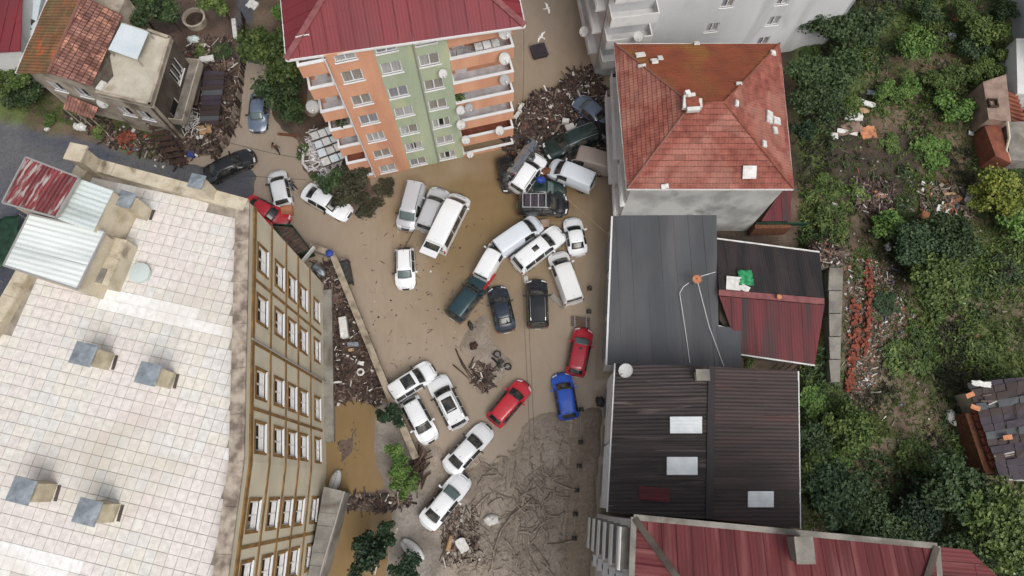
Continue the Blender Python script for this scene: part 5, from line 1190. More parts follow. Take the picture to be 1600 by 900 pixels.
        if wheels:
            for xf in (.19, .81):
                x = L / 2 - xf * L; r = .31 if kind in ('sedan', 'hatch') else .35; yy = hw * .98
                g = MB(); g.lathe((x, sg * (yy - .2), .31), [(r * .62, 0), (r, .02), (r, .18), (r * .9, .21), (r * .62, .215)], 18, axis=(0, sg, 0)); tw = g.build('tyre', MATS['black_rubber'], o, local=True)
                g = MB(); g.lathe((x, sg * (yy - .02), .31), [(r * .6, 0), (r * .58, .03), (r * .2, .02), (r * .12, .05)], 12, axis=(0, sg, 0)); g.build('rim', MATS['alloy'], tw, local=True)
        if rails:
            g = MB(); s0, s1 = S['ws'][1] + .04, S['rw'][0] - .03; pts = [sec(s0 + (s1 - s0) * k / 8, sg * .92) + Vector((0, 0, .06 * min(1, k, 8 - k) + .0)) for k in range(9)]
            g.tube(pts, .028, 6); g.build('roof_rail', MATS['chrome'] if rails == 'chrome' else MATS['black_plastic'], o, local=True)
    k0, k1 = st[2][0], S['ws'][0]
    for nm, a_, b_, t0, t1 in (('bonnet_seam', k1 - .004, k1 + .002, -.96, .96), ('bonnet_seam', .055, .060, -.9, .9), ('boot_seam', min(S['rw'][1] + .002, .99), min(S['rw'][1] + .006, .994), -.95, .95)):
        patch(nm, a_, b_, t0, t1, MATS['black_plastic'], .006)
    for sg in (-1, 1):
        for s_ in ((a0 + .01, (a0 + a1) / 2, a1 - .02) if kind != 'van' else (a0 + .01, a1, .7)):
            patch('door_seam', s_ - .0018, s_ + .0018, sg * 2.02, sg * 3., MATS['black_plastic'], .006)
    patch('wiper', S['ws'][0] + .012, S['ws'][0] + .018, -.7, .25, MATS['black_plastic'], .025)
    patch('bumper', .0, .028, -2.9, 2.9, MATS['black_plastic'] if col in ('black', 'navy', 'grey') else PAINT[col], .02)
    patch('front_grille', .004, .03, -.55, .55, MATS['black_plastic'], .027, taper=0)
    if sunroof:
        patch('sunroof', *sunroof[:2], -sunroof[2], sunroof[2], GD, .010)
    if rack:
        g = MB(); s0, s1 = .45, .9
        for k in range(4):
            s = s0 + (s1 - s0) * k / 3; p0, p1 = sec(s, -.95) + Vector((0, 0, .12)), sec(s, .95) + Vector((0, 0, .12)); g.bar(p0, p1, .09, .05)
        for sg in (-1, 1): g.tube([sec(s0, sg * .95) + Vector((0, 0, .13)), sec(s1, sg * .95) + Vector((0, 0, .13))], .045, 6)
        g.build('roof_rack', MATS['alloy'], o, local=True)
        g = MB(); p0, p1 = sec(.5, -.8), sec(.86, .8); g.oct((p1.x, p0.y, p0.z + .04), (p0.x - p1.x, 0, 0), (0, p1.y - p0.y, 0), (0, 0, .05)); g.build('rack_tray', MATS['slate_tarp'], o, local=True)
    if openhatch:
        g = MB(); zt = S['H'] - .1; x = -L / 2 + .1; R = Matrix.Rotation(math.radians(12), 3, 'Y')
        g.box((x - .55, 0, zt + .06), (1.25, hw * 1.5, .07), 0, 0, .12); h = g.build('tailgate', PAINT[col], o, local=True)
        g = MB(); g.box((x - .32, 0, zt + .075), (.55, hw * 1.3, .07), 0, 0, .12); g.build('tailgate_glass', MATS['car_glass'], h, local=True)
    # aerial and number plate
    g = MB(); p = sec(S['rw'][0] - .05, 0); g.tube([p, p + Vector((-.12, 0, .14))], .015, 4); g.build('aerial', MATS['black_plastic'], o, local=True)
    g = MB(); g.box((-L / 2 - .012, 0, .55), (.02, .5, .12)); g.build('number_plate', MATS['pvc'], o, local=True)
    return o
car((397, 238), (318, 277), 'sedan', 'black', 'black saloon with mud-streaked flanks parked at the asphalt lane corner')
car((399, 204), (405, 141), 'sedan', 'bluegrey', 'blue-grey saloon parked under the trees in the muddy lane', glass='car_glass_pale', width=1.7)
car((429, 262), (442, 321), 'hatch', 'white', 'old white estate car standing alone in the muddy lane')
car((449, 347), (380, 312), 'sedan', 'red', 'red saloon half hidden by the cream block corner')
car((546, 334), (472, 293), 'sedan', 'white', 'white saloon nosing out from under the fallen brown branches', glass='car_glass')
car((632, 358), (651, 285), 'van', 'silver', 'silver minivan, left of three vehicles jammed side by side', rails=True, glass='car_glass_pale')
car((690, 291), (661, 360), 'suv', 'silver', 'silver estate car, middle of three vehicles jammed side by side', rails='chrome')
car((722, 302), (679, 390), 'minibus', 'white', 'long white minibus with its tailgate open', openhatch=True)
car((633, 451), (631, 384), 'hatch', 'white', 'lone white hatchback in open water below the silver minivan', rails=True, glass='car_glass_pale')
car((845, 343), (774, 392), 'van', 'bluewhite', 'bluish white panel van wedged against a white sunroof car')
car((880, 358), (805, 416), 'suv', 'white', 'white people carrier with small square sunroof in the jam', sunroof=(.53, .64, .33))
car((893, 336), (905, 398), 'sedan', 'white', 'white saloon rightmost of the upper jam, dark green rear glass', width=1.7)
car((869, 391), (898, 473), 'van', 'ivory', 'ivory van standing on the right of the black off-roader')
car((783, 377), (750, 436), 'van', 'white', 'small white van between the panel van and the dark green estate', width=1.66)
car((756, 432), (706, 497), 'suv', 'teal', 'dark teal estate car touching the small white van', width=1.78)
car((775, 444), (792, 518), 'sedan', 'navy', 'dark navy saloon with pale rear glass in the middle of the street', glass='car_glass')
car((838, 434), (841, 512), 'suv', 'black', 'black off-roader with chrome roof rails in the middle of the street', rails='chrome', width=1.85)
car((914, 509), (898, 587), 'hatch', 'crimson', 'crimson hatchback with pale windscreen by the right pavement', glass='car_glass_pale', sunroof=(.45, .51, .22))
car((876, 580), (890, 656), 'hatch', 'blue', 'bright blue hatchback by the right pavement')
car((824, 596), (769, 661), 'hatch', 'red', 'small red hatchback alone beside the mud islet', width=1.68)
car((678, 573), (606, 619), 'suv', 'white', 'white crossover with black glass roof against the long wall', sunroof=(.44, .66, .8), width=1.8)
car((679, 587), (719, 667), 'suv', 'white', 'white off-roader with large dark sunroof and roof rails', sunroof=(.46, .72, .66), rails='chrome')
car((674, 691), (637, 621), 'hatch', 'white', 'white hatchback pressed beside the dark round tree')
car((765, 665), (698, 737), 'sedan', 'white', 'white saloon with black rear glass at the edge of the mud')
car((729, 742), (663, 823), 'sedan', 'white', 'white saloon with pale green windscreen, lowest car on the mud', glass='car_glass_pale')
car((889, 322), (808, 321), 'suv', 'black', 'black off-roader carrying a white roof rack in the heap', rack=True, z=.25)
car((842, 250), (808, 297), 'suv', 'white', 'white off-roader tilted in the debris heap, rear bumper showing', z=.55, pitch=-.10, roll=.06, L=4.1, rails=True)
car((856, 262), (928, 292), 'van', 'bluewhite', 'white van on top of the debris heap with litter on its bonnet', z=.5, roll=-.05, L=4.4)
car((849, 241), (938, 208), 'suv', 'green', 'dark green off-roader with blue sheen roof buried in wreckage', z=.5, rails='chrome', pitch=.05)
car((899, 155), (948, 200), 'sedan', 'bluegrey', 'dark saloon with pale blue windscreen pushed against the white balconies', glass='car_glass_pale', z=.55, pitch=.08)
car((900, 190), (956, 222), 'hatch', 'black', 'black car squeezed between wreckage and the white facade', z=.35, roll=.1)
car((878, 240), (955, 262), 'van', 'beige', 'beige roofed van jammed against the white facade', z=.25, width=1.9)
car((886, 296), (812, 294), 'sedan', 'green', 'crushed dark green saloon under the heap beside the roof-rack car', z=-.05, glass='car_glass_pale')
car((858, 268), (932, 236), 'hatch', 'black', 'black wreck squeezed under the green off-roader and beige van', z=.05)
car((801, 300), (788, 240), 'hatch', 'black', 'black crushed car at the left foot of the heap', z=-.1, roll=.12, L=3.6, width=1.6)
car((828, 222), (792, 272), 'suv', 'grey', 'grey off-roader lying on its side with wheels in the air', z=.95, roll=math.radians(82), L=4.2)
# bowser / skip lorry by the cream block
sk = thing('tipper_trailer', (*W(447, 378), 0), 'dark green tipper trailer with brown planked load by the cream block', 'trailer')
t4 = [W(426, 350, 1.4), W(456, 352, 1.4), W(486, 392, 1.4), W(456, 400, 1.4)]
mb = MB()
for i in range(4): mb.bar((*t4[i], .8), (*t4[(i + 1) % 4], .8), .1, 1.3)
mb.build('side_board', MATS['dark_green_paint'], sk)
cq = sum(t4, Vector((0, 0))) / 4; mb = MB()
for k, (p3, *_r) in enumerate(strips([(*(cq + (p - cq) * .94), 1.2) for p in t4], (t4[2] - t4[1]).to_3d(), .34, .03)): 
    g = MB(); g.slab(p3, .08); g.build('plank', MATS['plank'], sk)
mb = MB(); mb.bar((*W(490, 384, 1.6), 1.3), (*W(470, 408, 1.6), 1.3), .12, .5); mb.build('tailboard', MATS['white_paint'], sk)
for k in range(2):
    p = W(430 + 26 * k, 380 + 10 * k, .4); mb = MB(); mb.lathe((p.x, p.y, .35), [(.4, -.1), (.4, .1)], 14, axis=(.6, .8, 0)); mb.build('tyre', MATS['black_rubber'], sk)

# ------------------------------------------------------------------ people, motorcycle, gulls
def person(px, py, face, label, top, trousers, arms):
    f = W(px, py); o = thing('person', (f.x, f.y, max(0, gz(f.x, f.y))), label, 'person', rot=(0, 0, face))
    V = [(0, 0, .95), (0, 0, 1.2), (.02, 0, 1.42), (.03, 0, 1.52), (.04, 0, 1.62), (.05, 0, 1.74)]
    R = [.15, .15, .12, .06, .10, .085]; E = [(0, 1), (1, 2), (2, 3), (3, 4), (4, 5)]
    for sg in (-1, 1):
        a = arms[0 if sg < 0 else 1]; b = len(V)
        V += [(0, sg * .19, 1.40), (a[0] * .5, sg * (.24 + a[1] * .4), 1.15 + a[2] * .5), (a[0], sg * (.24 + a[1]), .92 + a[2]), (a[0] * 1.2 + .03, sg * (.25 + a[1] * 1.2), .84 + a[2])]
        R += [.065, .05, .04, .035]; E += [(2, b), (b, b + 1), (b + 1, b + 2), (b + 2, b + 3)]
        b = len(V); st = .14 * sg
        V += [(0, sg * .1, .86), (st * .6 + .03, sg * .11, .48), (st, sg * .11, .08), (st + .16, sg * .12, .04)]; R += [.095, .068, .05, .04]; E += [(0, b), (b, b + 1), (b + 1, b + 2), (b + 2, b + 3)]
    me = bpy.data.meshes.new('body'); me.from_pydata(V, E, []); b = bpy.data.objects.new('body', me); COL.objects.link(b)
    b.modifiers.new('skin', 'SKIN'); b.modifiers.new('sub', 'SUBSURF').levels = 2
    for i, r in enumerate(R): me.skin_vertices[0].data[i].radius = (r, r)
    me.skin_vertices[0].data[0].use_root = True
    ev = bpy.data.meshes.new_from_object(b.evaluated_get(bpy.context.evaluated_depsgraph_get())); bpy.data.objects.remove(b)
    for m in (top, trousers, 'skin', 'black_rubber'): ev.materials.append(MATS[m])
    for p in ev.polygons:
        z = p.center.z; x = abs(p.center.y); p.use_smooth = True
        p.material_index = 2 if z > 1.48 or (x > .22 and z < .93 + .6 and Vector((0, x)).length > .36) else 3 if z < .1 else 1 if z < .95 else 0
    body = link('body', ev, o, local=True)
    g = MB(); g.lathe((.035, 0, 1.70), [(.10, -.05), (.105, 0), (.085, .07), (.03, .105)], 12); g.build('hair', MATS['hair'], o, smooth=True, local=True)
    for sg in (-1, 1):
        g = MB(); g.box((.135, sg * .035, 1.665), (.02, .022, .012)); g.build('eye', MATS['hair'], o, local=True)
    g = MB(); g.box((.145, 0, 1.635), (.03, .025, .04)); g.build('nose', MATS['skin'], o, local=True)
    for sg in (-1, 1):                                            # fingers
        a = arms[0 if sg < 0 else 1]; h = Vector((a[0] * 1.2 + .03, sg * (.25 + a[1] * 1.2), .84 + a[2])); g = MB()
        dr = Vector((a[0] * .7 + .02, sg * a[1] * .7, -.1 + a[2] * .4)).normalized()
        sd_ = dr.cross(Vector((0, 0, 1))).normalized() if abs(dr.z) < .9 else Vector((1, 0, 0))
        for k in range(5):
            s = h + sd_ * (k - 1.5) * .02 if k < 4 else h + sd_ * .045 - dr * .03
            ln = (.08, .09, .085, .07, .06)[k]; dd = dr if k < 4 else (dr + sd_ * .8).normalized(); g.tube([s, s + dd * ln * .6, s + dd * ln + Vector((0, 0, -.015))], .009, 5)
        g.build('fingers', MATS['skin'], o, local=True)
    return o
bpy.context.view_layer.update()
person(436, 238, math.radians(-100), 'person in dark brown clothes walking in the muddy lane', 'cloth_brown', 'cloth_dark', [(.1, .06, 0), (-.08, .06, 0)])
person(461, 296, math.radians(-20), 'person in dark blue with an arm stretched out beside the white estate car', 'cloth_blue', 'cloth_dark', [(.42, .05, .35), (.02, .05, 0)])
mc = thing('motorcycle', (*W(790, 560), gzw(*W(790, 560)) + .12), 'black motorcycle lying on its side on the mud islet', 'motorcycle', rot=(math.radians(76), 0, math.radians(-50)))
for x in (-.68, .68):
    g = MB(); vs = []; fs = []
    for i in range(20):
        for j in range(8):
            a, b = 2 * math.pi * i / 20, 2 * math.pi * j / 8; r = .27 + .055 * math.cos(b); vs.append((x + r * math.cos(a), .055 * math.sin(b), .33 + r * math.sin(a)))
    for i in range(20):
        for j in range(8): fs.append((i * 8 + j, ((i + 1) % 20) * 8 + j, ((i + 1) % 20) * 8 + (j + 1) % 8, i * 8 + (j + 1) % 8))
    g.mesh(vs, fs); w_ = g.build('tyre', MATS['black_rubber'], mc, local=True)
    g = MB(); [g.tube([(x, 0, .33), (x + .25 * math.cos(a), 0, .33 + .25 * math.sin(a))], .012, 4) for a in [k * 1.047 for k in range(6)]]; g.lathe((x, -.05, .33), [(.06, 0), (.06, .1)], 10, axis=(0, 1, 0)); g.build('wheel_hub', MATS['alloy'], w_, local=True)
g = MB(); g.tube([(-.68, .09, .33), (-.2, .09, .42), (.25, .05, .85), (.42, .03, .92)], .03, 6); g.tube([(-.68, -.09, .33), (-.2, -.09, .42), (.25, -.05, .85)], .03, 6); g.tube([(.68, .07, .33), (.45, .06, .98)], .025, 6); g.tube([(.68, -.07, .33), (.45, -.06, .98)], .025, 6); g.build('frame', MATS['galv_pipe'], mc, local=True)
g = MB(); g.box((0, 0, .48), (.42, .24, .32)); g.lathe((.05, 0, .6), [(.1, 0), (.12, .15)], 10, axis=(.4, 0, 1)); g.build('engine', MATS['black_plastic'], mc, local=True)
g = MB(); g.lathe((.0, 0, .86), [(.02, 0), (.13, .08), (.16, .25), (.12, .42), (.04, .5)], 12, axis=(1, 0, .1)); g.build('fuel_tank', MATS['black_plastic'], mc, smooth=True, local=True)
g = MB(); g.box((-.32, 0, .84), (.66, .24, .1), 0, 0, .05); g.box((-.62, 0, .9), (.2, .2, .1)); g.build('seat', MATS['black_rubber'], mc, local=True)
g = MB(); g.tube([(.36, -.38, 1.06), (.44, -.15, 1.04), (.46, 0, 1.0), (.44, .15, 1.04), (.36, .38, 1.06)], .018, 6); g.build('handlebar', MATS['chrome'], mc, local=True)
g = MB(); g.lathe((.52, 0, .9), [(.04, 0), (.1, .1), (.1, .12)], 12, axis=(1, 0, 0)); g.build('headlight', MATS['lamp_clear'], mc, local=True)
g = MB(); g.tube([(.1, -.14, .4), (-.3, -.16, .33), (-.75, -.16, .4)], .045, 8); g.build('exhaust', MATS['chrome'], mc, local=True)
g = MB(); g.box((-.85, 0, .62), (.3, .2, .04), 0, 0, .5); g.build('mudguard', MATS['black_plastic'], mc, local=True)
def gull(px, py, z, rot, label):
    c = W(px, py, z); o = thing('gull', (c.x, c.y, z), label, 'bird', 'white gulls flying over the flooded street', (0, .05, rot))
    g = MB(); g.lathe((-.22, 0, 0), [(.01, 0), (.05, .08), (.075, .2), (.06, .36), (.045, .42), (.04, .46), (.01, .52)], 8, axis=(1, 0, 0)); g.mesh([(-.2, -.03, 0), (-.2, .03, 0), (-.36, .09, 0), (-.36, -.09, 0)], [(0, 1, 2, 3)]); g.build('body', MATS['gull_white'], o, smooth=True, local=True)
    for sg in (-1, 1):
        g = MB(); g.mesh([(.10, 0, .03), (-.08, 0, .03), (.16, sg * .3, .12), (-.04, sg * .32, .11), (.02, sg * .66, .04), (-.06, sg * .6, .05)], [(0, 2, 3, 1), (2, 4, 5, 3)]); q = g.build('wing', MATS['gull_white'], o, local=True); q.modifiers.new('t', 'SOLIDIFY').thickness = .015
    g = MB(); g.lathe((.29, 0, -.005), [(.015, 0), (.004, .06)], 6, axis=(1, 0, -.1)); g.build('beak', MATS['yellow_beak'], o, local=True)
gull(855, 13, 3, .3, 'white gull flying at the top edge over the flooded street'); gull(846, 58, 3, 2.6, 'white gull flying just above the floating dark box')

# ------------------------------------------------------------------ trees and shrubs
def crown_mesh(name, seed, n, leaf, shape, mat, flat=1., lump=7, drop=.25):
    """leaf-sized faces through a lumpy crown of unit radius; real gaps between clumps"""
    rr = random.Random(seed); mb = MB(); lumps = []
    for k in range(lump):
        a = rr.uniform(0, 6.28); r = rr.uniform(.25, .88) if k else 0; lumps.append((Vector((r * math.cos(a), r * math.sin(a), rr.uniform(-.3, .42) * (1 - r * .4))), (rr.uniform(.2, .46) if lump > 8 else rr.uniform(.3, .52)) if k else .5))
    for k in range(n):
        c, R = rr.choice(lumps); d = Vector((rr.gauss(0, 1), rr.gauss(0, 1), rr.gauss(.25, 1))).normalized()
        p = c + d * R * (rr.uniform(.5, 1.12) if rr.random() > .3 else rr.uniform(.1, 1.35)); p.z *= flat
        up = (d * .7 + Vector((rr.gauss(0, .55), rr.gauss(0, .55), rr.gauss(.5, .45)))).normalized()
        t = up.cross(Vector((rr.gauss(0, 1), rr.gauss(0, 1), rr.gauss(0, .4)))).normalized(); s = up.cross(t)
        ll = leaf * rr.uniform(.6, 1.35); w = ll * (.42 if shape != 'long' else .2)
        mb.mesh([p - t * ll * .5, p - s * w + up * w * .25, p + t * ll * .5 - up * ll * .15, p + s * w + up * w * .25], [(0, 1, 2), (0, 2, 3)])
    me = bpy.data.meshes.new(name); me.from_pydata(mb.v, [], mb.f); me.materials.append(MATS[mat]); return me
CR = {}
def crowns(mat, big):
    key = (mat, big)
    if key not in CR: CR[key] = [crown_mesh('crown', 40 + i + len(CR) * 7, 3600 if big == 2 else 1900 if big else 800, .125 if big == 2 else .165 if big else .25, 'x', mat, .85, 19 if big == 2 else 13 if big else 7) for i in range(2)]
    return CR[key]
def trunk_mesh(seed, spread):
    rr = random.Random(seed); mb = MB(); mb.tube([(0, 0, -.05), (.03, .02, .4), (0, .05, .8), (.02, .0, 1.05)], .06, 7, r2=.03)
    for k in range(6):
        a = k * 1.05 + rr.uniform(-.3, .3); z = rr.uniform(.35, .75); mb.tube([(0, 0, z), (math.cos(a) * spread * .5, math.sin(a) * spread * .5, z + .25), (math.cos(a) * spread, math.sin(a) * spread, z + .45)], .028, 5, r2=.008)
    me = bpy.data.meshes.new('trunk'); me.from_pydata(mb.v, [], mb.f); me.materials.append(MATS['bark']); return me
TR = [trunk_mesh(3, .5), trunk_mesh(9, .6)]
RT = random.Random(77)
def plant(px, py, rpx, h, mat, label, name='shrub', cat='shrub', group=None):
    """crown seen at (px, py) with radius rpx photo pixels, crown centre at height h"""
    zc = h; c = W(px, py, zc); r = rpx * (CAM_H - zc) / FPX
    z0 = gzw(c.x, c.y); big = 2 if rpx >= 32 else 1 if rpx >= 18 else 0; z0 = min(z0, h)
    o = thing(name, (c.x, c.y, z0), label, cat, group)
    m = link('crown', RT.choice(crowns(mat, big)), o, local=True); rz = RT.uniform(0, 6.28)
    vz = r * (RT.uniform(.75, .95) if h >= 1.8 else RT.uniform(.4, .6)); m.location = (0, 0, max(zc - z0, vz * .5) if h >= 1.8 else vz * .55); m.rotation_euler = (0, 0, rz); m.scale = (r * 1.12 * RT.uniform(.92, 1.08), r * 1.12 * RT.uniform(.92, 1.08), vz)
    t = link('trunk', TR[big % 2], o, local=True); ht = max(zc - z0, .3); t.scale = (max(r, .5), max(r, .5), ht); t.location = (0, 0, -.05)
TREES = [
 # left
 (430, 85, 52, 4.5, 'leaf_mid', 'tall leafy green tree beside the red tower roof', 'tree'), (438, 135, 40, 3.5, 'leaf_dark', 'dark green tree below the tall leafy one in the lane', 'tree'), (410, 70, 24, 3., 'leaf_bright', 'light green bush above the blue-grey saloon', 'shrub'), (455, 168, 28, 2.5, 'leaf_dark', 'dark bush between lane and orange tower', 'shrub'),
 (210, 8, 44, 4.5, 'leaf_dark', 'dark tree behind the old house roof', 'tree'), (338, -4, 30, 3.5, 'leaf_mid', 'olive green tree above the round planter', 'tree'), (262, 20, 26, 3., 'leaf_dark', 'dark bush left of the round planter', 'shrub'), (12, 118, 34, 3., 'leaf_mid', 'green tree below the corner red roof', 'tree'), (40, 145, 28, 2., 'leaf_dark', 'dark shrub at the foot of the old house', 'shrub'),
 (372, 40, 16, 1.5, 'leaf_mid', 'small bush along the upper yard fence', 'shrub'), (345, 75, 18, 1.2, 'leaf_dark', 'low plant among the yard clutter', 'shrub'), (310, 72, 14, 1.2, 'leaf_mid', 'small green plant below the round planter', 'shrub'), (440, 20, 20, 2., 'leaf_bright', 'bright shrub along the lane at the top edge', 'shrub'),
 (75, 185, 14, .9, 'leaf_mid', 'small shrub on the verge below the old house', 'shrub'), (150, 205, 14, .8, 'leaf_mid', 'low green clump on the roadside verge', 'shrub'), (513, 281, 22, 2.2, 'leaf_dark', 'dark round bush beside the collapsed white lattice', 'shrub'), (548, 292, 32, 1.8, 'leaf_brown', 'brown leafless thicket against the tower corner', 'shrub'), (572, 315, 22, 1.2, 'leaf_brown', 'fallen brown branches beyond the white saloon', 'shrub'), (600, 290, 18, .8, 'leaf_brown', 'drowned weeds under the orange wall', 'shrub'), (470, 232, 12, .8, 'leaf_mid', 'small weed clump left of the white lattice', 'shrub'),
 # courtyard
 (613, 648, 21, 2.6, 'leaf_deep', 'very dark round tree by the long wall', 'tree'), (616, 708, 15, 1.9, 'leaf_bright', 'bright clipped shrub, upper of three in a row', 'shrub'), (628, 733, 18, 1.9, 'leaf_bright', 'bright clipped shrub, middle of three in a row', 'shrub'), (631, 757, 18, 1.9, 'leaf_bright', 'bright clipped shrub, lowest of three in a row', 'shrub'), (575, 868, 29, 3., 'leaf_deep', 'dark tree over the ochre courtyard pool', 'tree'), (600, 840, 22, 2.2, 'leaf_deep', 'dark bush behind the curved pipe', 'shrub'), (633, 890, 22, 2., 'leaf_deep', 'dark bush below the white shell at the lower edge', 'shrub'),
 # right garden
 (1290, 30, 46, 4., 'leaf_dark', 'dark tree right of the grey block wall', 'tree'), (1345, 45, 44, 3.5, 'leaf_dark', 'dark tree left of the round bright bush', 'tree'), (1262, 112, 40, 3.5, 'leaf_dark', 'dark tree at the foot of the grey block', 'tree'), (1310, 110, 44, 3., 'leaf_dark', 'broad dark tree in the upper garden', 'tree'), (1280, 160, 42, 3.5, 'leaf_dark', 'dark tree beside the tiled roof east eave', 'tree'), (1325, 160, 26, 2., 'leaf_mid', 'green bush above the fallen white frames', 'shrub'), (1255, 205, 26, 2.5, 'leaf_deep', 'very dark bush under the east eave', 'shrub'),
 (1425, 68, 36, 2.5, 'leaf_bright', 'round bright green bush alone on brown soil', 'shrub'), (1490, 165, 34, 1.8, 'leaf_bright', 'yellow-green fern-like bush below the long hedge', 'shrub'), (1545, 45, 34, 2.5, 'leaf_mid', 'green tree in the upper right corner', 'tree'), (1520, 70, 26, 1.8, 'leaf_blue', 'bluish shrub by the pots in the upper right', 'shrub'), (1505, 15, 24, 2., 'leaf_mid', 'small tree at the upper edge', 'tree'), (1450, 15, 26, 2., 'leaf_dark', 'dark shrub at the upper edge above the soil', 'shrub'), (1570, 15, 24, 2., 'leaf_dark', 'dark shrub at the pale house corner', 'shrub'),
 (1572, 300, 44, 3., 'leaf_yellow', 'yellow-leaved tree at the right edge', 'tree'), (1530, 310, 24, 2., 'leaf_yellow', 'yellowish bush left of the yellow tree', 'shrub'), (1590, 345, 34, 2.5, 'leaf_bright', 'bright tree below the yellow tree', 'tree'), (1460, 235, 34, 1.2, 'leaf_bright', 'low bright grass clump in the upper middle garden', 'shrub'), (1395, 225, 22, 1., 'leaf_mid', 'small shrub beside the fallen orange panels', 'shrub'),
 (1300, 285, 26, 1.5, 'leaf_mid', 'shrub by the path behind the tiled roof', 'shrub'), (1308, 342, 28, 1.6, 'leaf_mid', 'shrub above the debris on the shed corner', 'shrub'), (1385, 350, 32, 1.8, 'leaf_bright', 'bright shrub below the brown timber heap', 'shrub'), (1345, 300, 20, 1.2, 'leaf_mid', 'small shrub beside the timber heap', 'shrub'), (1430, 385, 46, 3., 'leaf_blue', 'dark blue-green tree left of the big garden thicket', 'tree'), (1490, 375, 50, 3., 'leaf_dark', 'dark tree in the middle of the garden thicket', 'tree'), (1470, 440, 50, 3., 'leaf_mid', 'speckled green tree in the lower thicket', 'tree'), (1385, 470, 22, 1.2, 'leaf_blue', 'small bluish bush on the rubble ground', 'shrub'),
 (1425, 560, 38, 1.5, 'leaf_mid', 'grassy green bush right of the red brick row', 'shrub'), (1270, 625, 26, 1.2, 'leaf_bright', 'vivid green bush at the corner of the workshop', 'shrub'), (1320, 665, 38, 2., 'leaf_mid', 'pale leaved bush right of the workshop', 'shrub'), (1275, 690, 30, 1.8, 'leaf_dark', 'dark bush along the workshop wall', 'shrub'), 
 (1300, 775, 46, 3., 'leaf_blue', 'big bluish-green tree at the workshop corner', 'tree'), (1265, 745, 30, 2.5, 'leaf_mid', 'green tree by the lower workshop wall', 'tree'), (1345, 800, 36, 2.2, 'leaf_dark', 'dark tree above the worn red roof', 'tree'), (1310, 722, 20, 1.2, 'leaf_bright', 'bright green clump above the big bluish tree', 'shrub'), (1440, 715, 30, 1.4, 'leaf_mid', 'shrub left of the white bottle-shaped scrap', 'shrub'), (1440, 800, 40, 2., 'leaf_deep', 'very dark bush in the lower garden', 'shrub'), (1405, 830, 36, 2., 'leaf_dark', 'dark bush behind the red roof gutter', 'shrub'),
 (1500, 765, 50, 3.5, 'leaf_dark', 'large dark tree below the ruined house', 'tree'), (1555, 800, 50, 4., 'leaf_mid', 'large green tree in the lower right', 'tree'), (1595, 845, 44, 4., 'leaf_mid', 'green tree in the bottom right corner', 'tree'), (1540, 545, 28, 1.2, 'leaf_mid', 'grassy clump above the slate ruin', 'shrub'), (1580, 420, 30, 1.5, 'leaf_dark', 'dark bush at the right edge beside the ditch', 'shrub'), (1500, 860, 34, 2.5, 'leaf_dark', 'dark tree against the annex roof', 'tree'),
 (1178, 565, 10, 1.5, 'leaf_mid', 'small bush between back shed and workshop', 'shrub'), (1300, 600, 14, 1.2, 'leaf_mid', 'small bush at the end of the retaining slab', 'shrub'),
]
for px, py, r, h, mat, lb, nm in TREES: plant(px, py, r * (.84 if px > 1340 and 200 < py < 730 else .92 if px > 1240 else 1), h, mat, lb, nm, nm, 'plants of the garden on the right' if px > 1240 else 'plants around the street')
hd = [(1392, 142), (1425, 132), (1458, 124), (1490, 118), (1522, 114), (1552, 104), (1580, 88)]
ho = thing('hedge', (*W(1480, 120), .5), 'long trailing green hedge in the upper garden', 'hedge')
for k, (x, y) in enumerate(hd):
    c = W(x, y, 1.6); m = link('crown', crowns('leaf_bright' if k < 2 else 'leaf_mid', 1)[k % 2], ho); m.matrix_parent_inverse = INV[ho]; m.location = (c.x, c.y, 1.5); m.rotation_euler = (0, 0, k); m.scale = (1.35, 1.05, .9)
mb = MB()
for i in range(len(hd) - 1): mb.tube([W3(*hd[i], .5), W3(*hd[i + 1], .9)], .05, 5)
mb.build('stem', MATS['bark'], ho)
# grass and weeds of the garden
rr = random.Random(5); mb = MB()
def tuft(x, y, s):
    z = gz(x, y)
    for k in range(4):
        a = rr.uniform(0, 6.28); l_ = s * rr.uniform(.6, 1.3); d = Vector((math.cos(a), math.sin(a), rr.uniform(.5, 1.3))).normalized() * l_; w_ = Vector((-math.sin(a), math.cos(a), 0)) * s * .16
        p = Vector((x + rr.uniform(-.1, .1), y + rr.uniform(-.1, .1), z - .02)); mb.mesh([p - w_, p + w_, p + d + w_ * .3, p + d * 1.25 - Vector((0, 0, l_ * .25))], [(0, 1, 2), (0, 2, 3)])
cnt = 0
while cnt < 21000:
    x, y = rr.uniform(17, 47), rr.uniform(-8, 47); px, py = P(x, y, .5)
    if not (1250 < px < 1640 and -30 < py < 930): continue
    g = float(f2[min(int((y + 13) / STEP) + 4, ny - 1), min(int((x + 56) / STEP) + 4, nx - 1)] * .6 + f3[min(int((y + 13) / STEP) + 4, ny - 1), min(int((x + 56) / STEP) + 4, nx - 1)] * .4)
    soilz = inside((px, py), [(1300, 190), (1420, 180), (1450, 250), (1300, 420), (1280, 300)]) or inside((px, py), [(1310, 410), (1400, 410), (1430, 520), (1360, 620), (1310, 620)]) or inside((px, py), [(1380, 85), (1520, 75), (1560, 110), (1390, 130)])
    if rr.random() > (.22 if soilz else .9 if g > .5 else .5): continue
    tuft(x, y, rr.uniform(.14, .32)); cnt += 1
for k in range(1600):
    px, py = rr.uniform(0, 260), 0; py = 160 + px * .27 + rr.uniform(-22, 10); v = W(px, py); tuft(v.x, v.y, rr.uniform(.12, .25))
tag(mb.build('grass', MATS['grass']), 'grass and weeds covering the garden soil', 'grass', kind='stuff')

